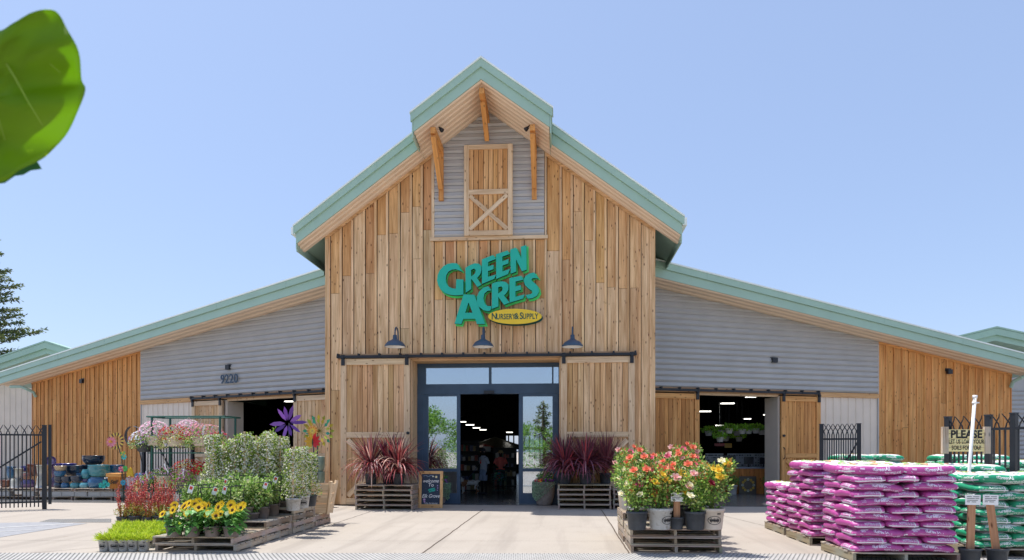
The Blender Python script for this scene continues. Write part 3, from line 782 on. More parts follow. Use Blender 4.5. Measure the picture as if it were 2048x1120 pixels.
# gutter downspout at both ends
for W, px_, py_ in ((WL, 55, 778), (WR, 2040, 755)):
    s_, z_ = W.px(px_, py_, .4); q = MB(W.M); sg = -1 if W.left else 1
    q.tube([(s_ + sg * .9, -.6, z_ + .12), (s_ + sg * .3, -.5, z_ + .10), (s_ + sg * .05, -.4, z_), (s_ - sg * .05, -.2, z_ - .12), (s_ - sg * .02, -.1, z_ - .3)], .06, 8)
    q.build('downspout', 'green', store)

# wall lights, numerals -----------------------------------------------------------
def sconce(Mx, x, z, label):
    e = empty('wall_light', Mx @ Vector((x, 0, z)), label, 'wall light', 'small black box lights on the wings')
    Rm = Mx.to_3x3().to_4x4()
    b = MB(Rm); b.prism([(0, 0)] * 0 or [(-.09, -.09), (.09, -.09), (.09, .06), (-.09, .06)], -.14, -.05); b.build('light_body', 'black', e, local=True)
    b = MB(Rm); b.box(-.11, .11, -.052, -.022, .0, .1); b.build('light_bracket', 'black', e, local=True)
for W, px_, py_, lb in ((WL, 168, 762, 'small black box light high on the left wing boards'), (WL, 461, 734, 'small black box light above the house number'),
                        (WR, 1545, 720, 'small black box light on grey siding above the right opening'), (WR, 1894, 743, 'small black box light high on the orange right wing boards')):
    x_, z_ = W.px(px_, py_); sconce(W.M, x_, z_, lb)
nx, nz = WL.px(465, 759); num = MB(WL.M)
put_text(num, '9220', lambda x, z, d: (nx + x, -.13 + d, nz + z), size=.42, bold=.003, xs=.92, extr=.012, spacing=1.12)
tag(num.build('house_number', 'navy'), 'dark navy numerals 9220 on the grey left wing siding', 'house number')

# gooseneck lamps
def gooseneck(x, z, lb):
    e = empty('gooseneck_lamp', (x, YF - .6, z), lb, 'wall lamp', 'gooseneck barn lamps over the entrance')
    s_ = MB(); s_.lathe([(.03, .30), (.05, .29), (.055, .20), (.09, .17), (.19, .12), (.245, .05), (.262, .012), (.255, 0)], 24); s_.build('lamp_shade', 'navy', e, True, local=True)
    i_ = MB(); i_.lathe([(.252, .002), (.24, .035), (.18, .09), (.02, .12)], 24); i_.build('shade_lining', 'white', e, True, local=True)
    b_ = MB(); b_.ellipsoid((0, 0, .06), .045, .045, .06); b_.build('bulb', 'white', e, True, local=True)
    a_ = MB(); pts = [(0, 0, .28)] + [(0, .16 - .16 * math.cos(t), .36 + .15 * math.sin(t)) for t in [math.pi * k / 8 for k in range(9)]] + [(0, .34, .20), (0, .38, .13), (0, .5, .10), (0, .56, .10)]
    a_.tube(pts, .018, 8); a_.lathe([(.001, 0), (.08, 0), (.08, .03), (.03, .05)], 12, (0, .0, 0)) if False else None
    a_.tube([(0, .52, .10), (0, .56, .10)], .07, 12); a_.build('lamp_arm', 'navy', e, True, local=True)
for px_, lb in ((790, 'left of the three navy gooseneck lamps over the entrance'), (966, 'middle navy gooseneck lamp, below the green letters'), (1145, 'right of the three navy gooseneck lamps over the entrance')):
    p = at(px_, 693, YF - .6); gooseneck(p.x, p.z - .01, lb)
# small floodlights by the hood
for px_, py_, s_, lb in ((880, 257, 1, 'small dark floodlight beside the left knee brace'), (1056, 255, -1, 'small dark floodlight beside the right knee brace')):
    p = at(px_, py_, YHD + .5); e = empty('floodlight', p, lb, 'floodlight', 'floodlights under the hood')
    b = MB(); b.tube([(0, 0, 0), (s_ * .06, -.02, -.06)], [.035, .055], 10); b.build('light_head', 'black', e, True, local=True)
    b = MB(); b.tube([(-s_ * .12, 0, .02), (-s_ * .04, 0, .05), (0, 0, .01)], .02, 6); b.build('light_arm', 'black', e, local=True)

# ---------------------------------------------------------------- the big letter sign
SG = {
 'G': [[(418,410),(385,360),(360,318),(310,313),(255,322),(205,350),(165,395),(140,450),(134,510),(148,565),(180,615),(225,650),(280,670),(345,676),(430,668),(430,498),(350,495),(345,600),(310,598),(270,580),(242,545),(232,500),(238,450),(262,410),(300,388),(345,383),(385,397)]],
 'R': [[(452,368),(505,335),(560,316),(605,322),(630,350),(632,395),(618,440),(582,482),(632,557),(587,582),(530,505),(516,490),(518,605),(456,645)],[(515,392),(550,375),(568,392),(562,425),(540,450),(516,464)]],
 'E': [[(637,272),(765,223),(792,268),(708,302),(706,352),(768,332),(768,382),(706,404),(706,468),(797,442),(775,490),(637,548)]],
 'E2': [[(795,215),(925,172),(948,212),(866,242),(866,295),(936,268),(934,318),(868,342),(868,408),(952,378),(930,438),(797,492)]],
 'N': [[(955,162),(1020,140),(1080,262),(1073,130),(1135,112),(1138,388),(1085,406),(1020,272),(1020,410),(960,433)]],
 'A': [[(432,665),(552,668),(674,996),(580,998),(562,938),(428,940),(408,998),(330,992)],[(450,870),(532,870),(488,755)]],
 'C': [[(708,572),(650,590),(605,635),(582,690),(582,750),(605,805),(655,842),(705,854),(733,845),(745,798),(700,795),(668,765),(654,710),(666,655),(700,625),(742,620)]],
 'R2': [[(748,545),(800,526),(860,518),(908,527),(936,560),(934,612),(905,658),(885,678),(946,757),(885,782),(820,692),(822,800),(748,828)],[(820,585),(855,575),(870,595),(862,625),(820,655)]],
 'E3': [[(945,482),(1080,455),(1102,500),(1015,520),(1013,575),(1074,560),(1075,612),(1013,630),(1013,692),(1118,665),(1098,712),(948,757)]],
 'S': [[(1225,418),(1270,490),(1235,480),(1205,484),(1192,500),(1203,520),(1240,547),(1268,585),(1278,635),(1252,680),(1200,708),(1152,712),(1125,672),(1150,668),(1185,662),(1203,645),(1196,622),(1160,600),(1120,560),(1104,510),(1120,465),(1168,430)]],
}
def smooth_poly(pl, keep=.0):
    return pl
def poly_prism(mb, loops, y0, y1, mi=0, mi_side=1):
    flat = []; 
    tl = [[Vector((x, z, 0)) for x, z in lp] for lp in loops]
    for lp in loops: flat += lp
    tris = geometry.tessellate_polygon(tl); n = len(flat)
    mb.add([(x, y0, z) for x, z in flat], [tuple(t) for t in tris], mi=mi)
    mb.add([(x, y1, z) for x, z in flat], [tuple(t) for t in tris], mi=mi_side)
    k = 0
    vs = [(x, y0, z) for x, z in flat] + [(x, y1, z) for x, z in flat]; fs = []
    for lp in loops:
        m_ = len(lp)
        for i in range(m_): a, b = k + i, k + (i + 1) % m_; fs.append((a, b, b + n, a + n))
        k += m_
    mb.add(vs, fs, mi=mi_side)
sgn = empty('store_sign', (at(980, 570, YF).x, YF - .1, at(980, 570, YF).z), 'green raised letters GREEN ACRES with yellow oval NURSERY & SUPPLY', 'sign')
M['teal'] = paint('teal_letter_face', (0.016, 0.46, 0.335), 0.4, 0.04, 3)
M['teal_side'] = paint('dark_teal_letter_side', (0.004, 0.06, 0.045), 0.5, 0.1, 3)
M['lime_back'] = paint('bright_green_letter_back', (0.08, 0.78, 0.18), 0.5, 0.05, 3)
M['yellow'] = paint('yellow_sign_face', (0.85, 0.58, 0.035), 0.45, 0.03, 3)
M['dkgreen'] = paint('dark_green_lettering', (0.01, 0.09, 0.07), 0.5, 0.05, 3)
def sg_pt(x, y, n):
    p = at(850 + x / 5.6, 470 + y / 5.6, YF - n); return (p.x, p.z)
for k_, lp in SG.items():
    m_ = MB(); poly_prism(m_, [[sg_pt(x, y, .26) for x, y in l_] for l_ in lp], YF - .26, YF - .17, 0, 1)
    lo_ = m_.build('letter', ['teal', 'teal_side'], sgn)
    m_ = MB(); cx_ = sum(x for x, y in lp[0]) / len(lp[0]); cy_ = sum(y for x, y in lp[0]) / len(lp[0])
    def gr(q, hole): 
        f_ = .97 if hole else 1.05
        return [sg_pt(cx_ + (x - cx_) * f_ + 20, cy_ + (y - cy_) * f_ + 22, .12) for x, y in q]
    poly_prism(m_, [gr(l_, i > 0) for i, l_ in enumerate(lp)], YF - .12, YF - .08, 0, 0)
    m_.build('letter_backing', 'lime_back', lo_, local=True)
ov = MB(); E = [(1007 + 300 * math.cos(t), 912 + 86 * math.sin(t)) for t in [2 * math.pi * k / 48 for k in range(48)]]
poly_prism(ov, [[sg_pt(x, y, .30) for x, y in E]], YF - .30, YF - .24, 0, 1); ovo = ov.build('oval_panel', ['yellow', 'teal_side'], sgn)
ov = MB(); poly_prism(ov, [[sg_pt(x + 14, y + 18, .14) for x, y in E]], YF - .14, YF - .10, 0, 0); ov.build('oval_backing', 'dkgreen', ovo, local=True)
tx = MB(); ocx, ocz = sg_pt(1005, 912, .30); px2 = .0127 / 5.6 * 1.0
sc1 = abs(sg_pt(1000, 900, .3)[0] - sg_pt(1100, 900, .3)[0]) / 100
def oz_txt(s, size, x_, dz, xs): put_text(tx, s, lambda x, z, d: (ocx + x + (x_ - 1005) * sc1, YF - .303, ocz + z + dz), size=size, bold=.0045, xs=xs, spacing=1.08)
oz_txt('N', .235, 774, .004, .78); oz_txt('URSERY', .19, 906, -.008, .68); oz_txt('&', .21, 1026, 0, .8); oz_txt('S', .235, 1078, .004, .78); oz_txt('UPPLY', .19, 1180, -.008, .68)
tx.build('oval_lettering', 'dkgreen', ovo, local=True)

# ---------------------------------------------------------------- neighbouring buildings
def far_gable(name, pxp, pyp, Y, Lx, Rx, slope, label, corr):
    p = at(pxp, pyp, Y); e = empty(name, (p.x, Y, 0), label, 'building')
    f = MB(); f.prism([(p.x, p.z), (p.x + Rx, p.z - slope * Rx), (p.x + Rx, p.z - slope * Rx - .5), (p.x, p.z - .5), (p.x - Lx, p.z - slope * Lx - .5), (p.x - Lx, p.z - slope * Lx)], Y, Y + 12)
    f.build('roof', 'green', e)
    f = MB()
    for s_, q in ((-1, Lx), (1, Rx)):
        f.prism([(p.x, p.z + .02), (p.x + s_ * q, p.z - slope * q + .02), (p.x + s_ * q, p.z - slope * q - .26), (p.x, p.z - .26)], Y - .12, Y - .002)
        f.prism([(p.x, p.z + .1), (p.x + s_ * q, p.z - slope * q + .1), (p.x + s_ * q, p.z - slope * q + .03), (p.x, p.z + .03)], Y - .15, Y + .5)
    f.build('roof_fascia', 'green', e)
    w_ = MB()
    top = lambda x: p.z - slope * abs(x - p.x) - .5
    xa, xb = p.x - Lx + .3, p.x + Rx - .3
    w_.prism([(xa, 0), (xb, 0), (xb, top(xb)), (p.x, top(p.x)), (xa, top(xa))], Y + .9, Y + 1.1)
    if corr: corrug(w_, lambda z: xa, lambda z: xb, 0, top(xb), Y + .9, .2, .03)
    else:
        ribbed(w_, xa, p.x, .02, top, Y + .9, .3); ribbed(w_, p.x, xb, .02, top, Y + .9, .3)
    w_.build('wall', 'siding' if corr else 'siding_beige', e)
far_gable('warehouse', 94, 686, 31, 9, 6, .31, 'neighbouring building with beige ribbed wall and pale green gable, behind the left eave', False)
far_gable('warehouse', 1990, 658, 31, 6, 9, .24, 'neighbouring building with grey corrugated wall and pale green gable, behind the right eave', True)
# ================================================================ PALLETS
def make_pallet(name, W, D, H, seed, nb=7, label=None, group='wooden pallets', gaps=True):
    """wooden pallet, origin at its bottom centre; entry openings face -y"""
    r = random.Random(seed)
    e = empty(name, (0, 0, 0), label, 'pallet', group)
    t = MB(); t.grain = 'x'; bw_ = D / (nb + (nb - 1) * .28)
    for k in range(nb):
        t.rndoff(r); y = -D / 2 + k * bw_ * 1.28 ; x0 = -W / 2 + r.uniform(-.012, .012)
        t.box(x0, W / 2 + r.uniform(-.012, .012), y, y + bw_, H - .019, H + r.uniform(-.002, .002), tint=vary((1, 1, 1), .22, r))
    t.build('deck_boards', 'pallet', e, local=True)
    b = MB(); b.grain = 'x'
    for y in (-D / 2, -bw_ / 2, D / 2 - bw_): b.rndoff(r); b.box(-W / 2, W / 2, y, y + bw_, 0.001, .017, tint=vary((.9, .9, .9), .2, r))
    b.build('bottom_boards', 'pallet', e, local=True)
    for x in (-W / 2, -.02, W / 2 - .038):
        s = MB(); s.grain = 'y'; s.rndoff(r); s.box(x, x + .038, -D / 2 + .004, D / 2 - .004, .018, H - .020, tint=vary((.85, .82, .8), .25, r)); s.build('stringer', 'pallet', e, local=True)
    return e
PALC = {}
def pallets(cx, cy, n, W, D, H, rz=0.0, what='', z0=0.0, group='wooden pallets', first=False):
    out = []
    for k in range(n):
        key = (round(W, 2), round(D, 2), round(H, 3), (k + int(cx * 7)) % 3)
        lb = f"{'weathered wooden pallet'}, {ORD[k]} from the ground {what}" if n > 1 else f"weathered wooden pallet {what}"
        if key not in PALC:
            PALC[key] = make_pallet('pallet', W, D, H, hash(key) % 9999 + 5); o = PALC[key]
        else: o = dup(PALC[key])
        o.location = (cx + rnd.uniform(-.015, .015), cy + rnd.uniform(-.015, .015), z0 + k * H + .001 * k); o.rotation_euler = (0, 0, rz + rnd.uniform(-.008, .008))
        o['label'] = lb; o['group'] = group; out.append(o)
    return out

# left stepped display
LX1 = -4.52; PW = 1.17
for i, (y0, n, wh) in enumerate(((9.14, 2, 'in the front step of the sunflower display'), (10.17, 3, 'in the second step, under the vegetable plants'), (11.20, 4, 'in the rear stack under the white flowering vines'))):
    pallets(LX1 - PW / 2, y0 + .505, n, PW, 1.01, .107, what=wh)
pallets(LX1 - PW / 2, 12.65, 2, PW, .82, .107, what='at the far end beside the wooden crate')
pallets(LX1 - PW - .28, 11.20 + .505, 4, .5, 1.01, .107, what='in the narrow left stack under the rear vines')
# rose display
RXL = gnd(1262, 1108).x; RXR = gnd(1443, 1108).x; RWd = RXR - RXL; RY = gnd(1350, 1108).y
pallets((RXL + RXR) / 2, RY + .55, 3, RWd, 1.02, .112, what='under the front rose bushes')
pallets((RXL + RXR) / 2, RY + 1.68, 4, RWd, 1.02, .112, what='under the rear rose bushes')
# in front of both big barn doors
def pal_at(x0, x1, ybase, n, what):
    a, b = gnd(x0, ybase), gnd(x1, ybase); pallets((a.x + b.x) / 2, a.y + .5, n, b.x - a.x, .95, .118, what=what); return (a.x + b.x) / 2, a.y, (b.x - a.x)
CP1 = pal_at(709, 826, 1020, 5, 'under the pink-red spiky plants left of the entrance')
CP2 = pal_at(1116, 1222, 1019, 5, 'under the purple spiky plants right of the entrance')
a = gnd(1280, 1019); pallets(CP2[0] + CP2[2] * 1.02 + .03, a.y + .5, 4, CP2[2], .95, .118, what='half hidden between purple plants and roses')

# ================================================================ POTS
def pot_prof(r, h, lip=.012):
    return [(.001, .001), (r * .78, .001), (r * .80, .01), (r * .965, h * .86), (r * 1.0, h * .865), (r * 1.03, h * .87), (r * 1.03, h), (r * .985, h), (r * .97, h * .9), (.001, h * .9)]
def add_pot(parent, r, h, m, z=0.0, logo=False, x=0, y=0):
    p = MB(); pr = pot_prof(r, h); p.lathe(pr[:-2], 20, (x, y, z)); p.lathe([(r * .975, h * .9), (.001, h * .91)], 20, (x, y, z), mi=1)
    o = p.build('pot', [m, 'soil'], parent, True, local=True)
    if logo:
        q = MB()
        def on(u, v, d=0):   # oval logo wrapped on the pot, facing the viewer
            rr = r * (.80 + .165 * (v - z) / (h * .86)) + .004; a = u / r - math.pi / 2 + .25
            return (x + rr * math.cos(a), y + rr * math.sin(a), v)
        N = 28; cz = z + h * .45; rw, rh = r * .62, h * .2
        vs = []; fs = []
        for k in range(N):
            t = 2 * math.pi * k / N
            for f_ in (1, .90): vs.append(on(rw * f_ * math.cos(t), cz + rh * f_ * math.sin(t)))
        for k in range(N): a_, b_ = 2 * k, 2 * ((k + 1) % N); fs.append((a_, b_, b_ + 1, a_ + 1))
        q.add(vs, fs)
        # scribbled word inside the oval
        pts = []
        for k in range(40):
            u = -rw * .72 + k * rw * 1.44 / 39; v = cz + rh * .42 * math.sin(k * 1.35) * (1 - .3 * math.cos(k * .5)); pts.append((u, v))
        for (u0, v0), (u1, v1) in zip(pts[:-1], pts[1:]):
            ww = .0035; q.add([on(u0 - ww, v0), on(u1 - ww, v1), on(u1 + ww, v1), on(u0 + ww, v0)], [(0, 1, 2, 3)])
        for k in (0, 1): q.add([on(rw * (.35 + .28 * k), cz + rh * 1.35), on(rw * (.35 + .28 * k + .2), cz + rh * 1.35), on(rw * (.35 + .28 * k + .2), cz + rh * 1.75), on(rw * (.35 + .28 * k), cz + rh * 1.75)], [(0, 1, 2, 3)])
        q.build('pot_logo', 'ink', o, local=True)
    return o

def rdir(r, up=0.0):
    while True:
        v = Vector((r.uniform(-1, 1), r.uniform(-1, 1), r.uniform(-1, 1)))
        if .1 < v.length < 1: break
    v.normalize(); v.z += up; return v.normalized()
GRN = [(.10, .26, .035), (.07, .19, .03), (.16, .36, .05), (.05, .13, .025), (.24, .44, .09), (.12, .30, .06)]
def cluster(mb, r, c, rad, n, L, W, cols, up=.35, tint_v=.25, shell=.45):
    """leaves filling an uneven blob"""
    for _ in range(n):
        d = rdir(r, 0); k = (shell + (1 - shell) * r.random()) if r.random() < .75 else r.random()
        p = Vector(c) + Vector((d.x * rad[0], d.y * rad[1], d.z * rad[2])) * k
        l = L * r.uniform(.6, 1.25)
        dd = (d + rdir(r) * .9 + Vector((0, 0, up))).normalized()
        mb.leaf(p, dd, rdir(r, .8), l, W * r.uniform(.7, 1.2), tint=vary(r.choice(cols), tint_v, r))
def stems(mb, r, base, tips, rad=.006, tint=(.12, .16, .05)):
    for t in tips:
        b = Vector(base) + Vector((r.uniform(-.03, .03), r.uniform(-.03, .03), 0)); t = Vector(t); m_ = b.lerp(t, .5) + Vector((r.uniform(-.04, .04), r.uniform(-.04, .04), .03))
        mb.tube([b, m_, t], [rad, rad * .8, rad * .4], 4, tint=tint, cap=False)

def bloom(mb, r, c, R_, col, petals=14, up=Vector((0, -.4, 1))):
    """layered rose bloom"""
    up = up.normalized()
    a = up.cross(Vector((.3, 1, .2))).normalized(); b = up.cross(a)
    for ring, (k, tilt, s) in enumerate(((6, .9, 1.0), (5, .5, .8), (4, .2, .5))):
        for i in range(k):
            t = 2 * math.pi * (i + .3 * ring) / k + r.uniform(-.2, .2)
            o = a * math.cos(t) + b * math.sin(t); d = (o * tilt + up * (1 - tilt * .7)).normalized()
            p = Vector(c) + o * R_ * .08; q = d.cross(up); q = q.normalized() if q.length > 1e-3 else a
            L = R_ * s; tn = vary(col, .14, r)
            mb.add([p, p + d * L * .6 + q * L * .42, p + d * L + q * L * .25 + o * L * .1, p + d * L - q * L * .25 + o * L * .1, p + d * L * .6 - q * L * .42], [(0, 1, 2, 3, 4)], tint=tn)

# ---------------------------------------------------------------- roses
ROSE = {'yellow': (.9, .62, .06), 'pink': (.86, .16, .26), 'crimson': (.28, .006, .03), 'coral': (.92, .24, .13), 'cream': (.92, .85, .58), 'orange': (.92, .36, .08), 'palepink': (.90, .50, .46), 'scarlet': (.75, .04, .02)}
def make_rose(h, wd, seed, potm, cols, nb, ch, tagc=None):
    r = random.Random(seed); e = empty('rose_bush', (0, 0, 0))
    ph, pr = .27, .155
    add_pot(e, pr, ph, potm, logo=(potm in ('potgry', 'pottan')))
    f = MB(); s = MB(); tips = []
    for k in range(9):
        a = r.uniform(0, 6.28); q = r.uniform(.2, 1) * wd; tips.append((q * math.cos(a), q * math.sin(a), ph + h * r.uniform(.55, 1.0)))
    stems(s, r, (0, 0, ph * .9), tips, .008)
    s.build('stems', 'foliage', e, local=True)
    cluster(f, r, (0, 0, ph + h * .45), (wd * .95, wd * .95, h * .48), 620, .052, .034, ch)
    for t in tips: cluster(f, r, t, (.09, .09, .11), 70, .05, .032, ch + [(.30, .14, .05)])
    f.build('foliage', 'foliage', e, local=True)
    for k in range(nb):
        t = tips[k % len(tips)]; off = Vector((r.uniform(-.1, .1), -abs(r.uniform(0, .12)), r.uniform(-.12, .09)))
        b = MB(); bloom(b, r, (0, 0, 0), r.uniform(.038, .062), ROSE[r.choice(cols)], up=Vector((r.uniform(-.4, .4), -.8, .8)))
        o = b.build('bloom', 'petal', e, local=True); o.location = Vector(t) + off
    return e
GR2 = [(.13, .26, .05), (.24, .38, .08), (.08, .17, .035), (.36, .46, .18), (.05, .11, .025)]
RP = [make_rose(.60, .25, 1, 'potblk', ['yellow', 'coral', 'pink', 'cream'], 11, GR2), make_rose(.52, .24, 2, 'potgry', ['crimson', 'coral', 'yellow', 'pink', 'yellow', 'palepink'], 12, GR2 + [(.22, .08, .04)]),
      make_rose(.56, .25, 3, 'potblk', ['crimson', 'coral', 'palepink', 'cream'], 11, GR2), make_rose(.58, .26, 4, 'pottan', ['yellow', 'orange', 'cream', 'yellow', 'palepink'], 11, GR2),
      make_rose(.66, .25, 5, 'potgry', ['palepink', 'pink', 'coral', 'palepink'], 11, GR2)]
used = set()
z3 = .337; z4 = .452
RDEF = []
def xr_(px, py, z): p = gnd(px, py, z); return p.x, p.y
RDEF = [(0, *xr_(1274, 1059, z3), z3, 'rose bush with yellow and pink blooms in the black pot at the left front corner'),
        (1, *xr_(1320, 1058, z3), z3, 'rose bush with dark red and coral blooms in the grey logo pot, second in front'),
        (2, *xr_(1390, 1059, z3), z3, 'rose bush in the black pot right of the small white price sign'),
        (3, *xr_(1424, 1058, z3), z3, 'rose bush with orange and pale blooms in the tan pot at the right front corner')]
xa, xb = RXL + .18, RXR - .18
k = 0
for j_, (yy, zz, row) in enumerate(((RY + .62, z3, 'second row'), (RY + 1.30, z4, 'third row'), (RY + 1.75, z4, 'fourth row'), (RY + 2.1, z4, 'rearmost row'))):
    for i in range(4):
        RDEF.append(((k * 2 + 1 + j_) % 5, xa + (xb - xa) * i / 3 + rnd.uniform(-.04, .04), yy, zz, f"rose bush in the {row} of the rose pallets, {['far left', 'left of centre', 'right of centre', 'far right'][i]}")); k += 1
for pi, x, y, z, lb in RDEF:
    o = RP[pi] if pi not in used else dup(RP[pi]); used.add(pi)
    o.location = (x, y, z); o.rotation_euler = (0, 0, rnd.uniform(-.5, .5)); q = rnd.uniform(.92, 1.08); o.scale = (q, q, q)
    tag(o, lb, 'rose bush', 'potted rose bushes on the right display')

# ---------------------------------------------------------------- price signs on posts
def tagcard(mb, T, w_, h_):
    mb.tbox(T, -w_ / 2, w_ / 2, -.004, .004, -h_ / 2, h_ / 2)
def post_sign(x, y, z, hpost, w_, lb, pr, ph, lean=0.0, card=(.18, .12), pm='potblk'):
    e = empty('price_sign', (x, y, z), lb, 'price sign')
    add_pot(e, pr, ph, pm)
    p = MB(); p.rndoff(); p.beam((0, 0, ph * .5), (lean, 0, hpost), w_, .03, side=Vector((1, 0, 0)), tint=(.62, .44, .38)); p.build('wooden_post', 'trim', e, local=True)
    c = MB(); T = Matrix.Translation((lean, -.025, hpost)) @ Matrix.Rotation(.02, 4, 'Y'); tagcard(c, T, *card); co_ = c.build('price_card', 'paper', e, local=True)
    t = MB()
    for i, (a, b, zz) in enumerate(((-.4, -.1, .3), (.0, .4, .3), (-.4, .1, .12), (.15, .4, .12), (-.4, .3, -.06), (-.4, -.2, -.22), (-.1, .2, -.22))):
        t.tbox(T, a * card[0], b * card[0], -.007, -.0045, zz * card[1], zz * card[1] + .006)
    t.build('print', 'ink', co_, local=True)
    return e
p = gnd(1353, 1058, z3); post_sign(p.x, p.y - .02, z3, .44, .085, 'small blank white card on a reddish post in a small black pot among the roses', .10, .17, card=(.165, .12))
for px_, lb, ln in ((1940, 'white price card on a rough post in a black bucket, left of the two', .02), (1994, 'white price card on a rough post in a black bucket, right of the two', -.09)):
    p = gnd(px_, 1128, 0); post_sign(p.x, p.y, 0,   .80, .085, lb, .125, .20, ln, (.18, .125))

# ---------------------------------------------------------------- cordylines and purple grass
def make_spiky(seed, n, L, Wd, cols, name, ph=.26, pr=.15, droop=1.0, upb=.9):
    r = random.Random(seed); e = empty(name, (0, 0, 0)); add_pot(e, pr, ph, 'potblk')
    f = MB()
    for k in range(n):
        a = r.uniform(0, 6.28); el = r.uniform(.12, 1.45) ; l = L * r.uniform(.65, 1.1); col = vary(r.choice(cols), .2, r)
        d = Vector((math.cos(a) * math.cos(el), math.sin(a) * math.cos(el), math.sin(el) * upb)).normalized()
        p = Vector((math.cos(a) * .02, math.sin(a) * .02, ph + .05 + r.uniform(0, .22))); ns = 7; pts = [p.copy()]; g_ = droop * r.uniform(.5, 1.3) * (1.2 if el < .9 else .35)
        for i in range(ns):
            d = (d + Vector((0, 0, -.26 * g_ * (i / ns + .25)))).normalized(); p = p + d * (l / ns); pts.append(p.copy())
        side = Vector((-math.sin(a), math.cos(a), 0)); vs = []
        for i, q in enumerate(pts):
            w_ = Wd * math.sin(math.pi * min(.98, (i + .7) / (ns + 1))) ** .7 * (1 if i < ns else .1)
            vs += [q - side * w_ / 2 + Vector((0, 0, w_ * .2)), q, q + side * w_ / 2 + Vector((0, 0, w_ * .2))]
        fs = []
        for i in range(ns): b = 3 * i; fs += [(b, b + 1, b + 4, b + 3), (b + 1, b + 2, b + 5, b + 4)]
        f.add(vs, fs, tint=col)
    f.build('leaves', 'foliage', e, local=True)
    s = MB(); s.tube([(0, 0, ph * .9), (0, 0, ph + .25)], [.03, .02], 6, tint=(.30, .03, .03)); s.build('stem', 'foliage', e, local=True)
    return e
PK = [(.24, .045, .055), (.16, .03, .045), (.34, .14, .145), (.09, .03, .045), (.19, .08, .10), (.46, .32, .31), (.12, .04, .065)]
PU = [(.15, .035, .07), (.11, .04, .075), (.22, .10, .15), (.07, .025, .045), (.27, .045, .06)]
c1 = make_spiky(31, 200, .84, .030, PK, 'spiky_plant', droop=1.5); c2 = make_spiky(32, 170, .82, .034, PU, 'spiky_plant', droop=1.35)
g1 = make_spiky(33, 420, .88, .014, [(.13, .03, .06), (.09, .03, .05), (.19, .05, .08), (.16, .07, .09)], 'purple_grass', droop=.45)
zt5 = 5 * .119
def on_stack(C, fx, fy): return (C[0] + C[2] * fx, C[1] + fy, zt5)
o = c1; o.location = on_stack(CP1, -.27, .28); tag(o, 'pink-red spiky cordyline in a black pot, left one on the left entrance pallets', 'spiky plant', 'spiky plants beside the entrance')
dup(c1, on_stack(CP1, .22, .26), 1.9, 'pink-red spiky cordyline in a black pot, right one on the left entrance pallets')
o = dup(c2, on_stack(CP1, .0, .5), 2.6, 'darker purple-red cordyline between the two pink ones, left of the entrance'); tag(o, cat='spiky plant', group='spiky plants beside the entrance')
o = c2; o.location = on_stack(CP2, .02, .22); tag(o, 'purple-red spiky cordyline in front on the right entrance pallets', 'spiky plant', 'spiky plants beside the entrance')
dup(c2, on_stack(CP2, -.36, .30), 2.2, 'purple spiky cordyline beside the right planter, at the left edge of its pallets')
o = g1; o.location = on_stack(CP2, -.40, .68); tag(o, 'dark purple fountain grass at the back left of the right entrance pallets', 'ornamental grass', 'purple fountain grasses')
dup(g1, on_stack(CP2, .05, .72), 1.3, 'dark purple fountain grass behind the front cordyline right of the entrance')
dup(g1, on_stack(CP2, .42, .55), 2.9, 'dark purple fountain grass at the right end of the entrance pallets')

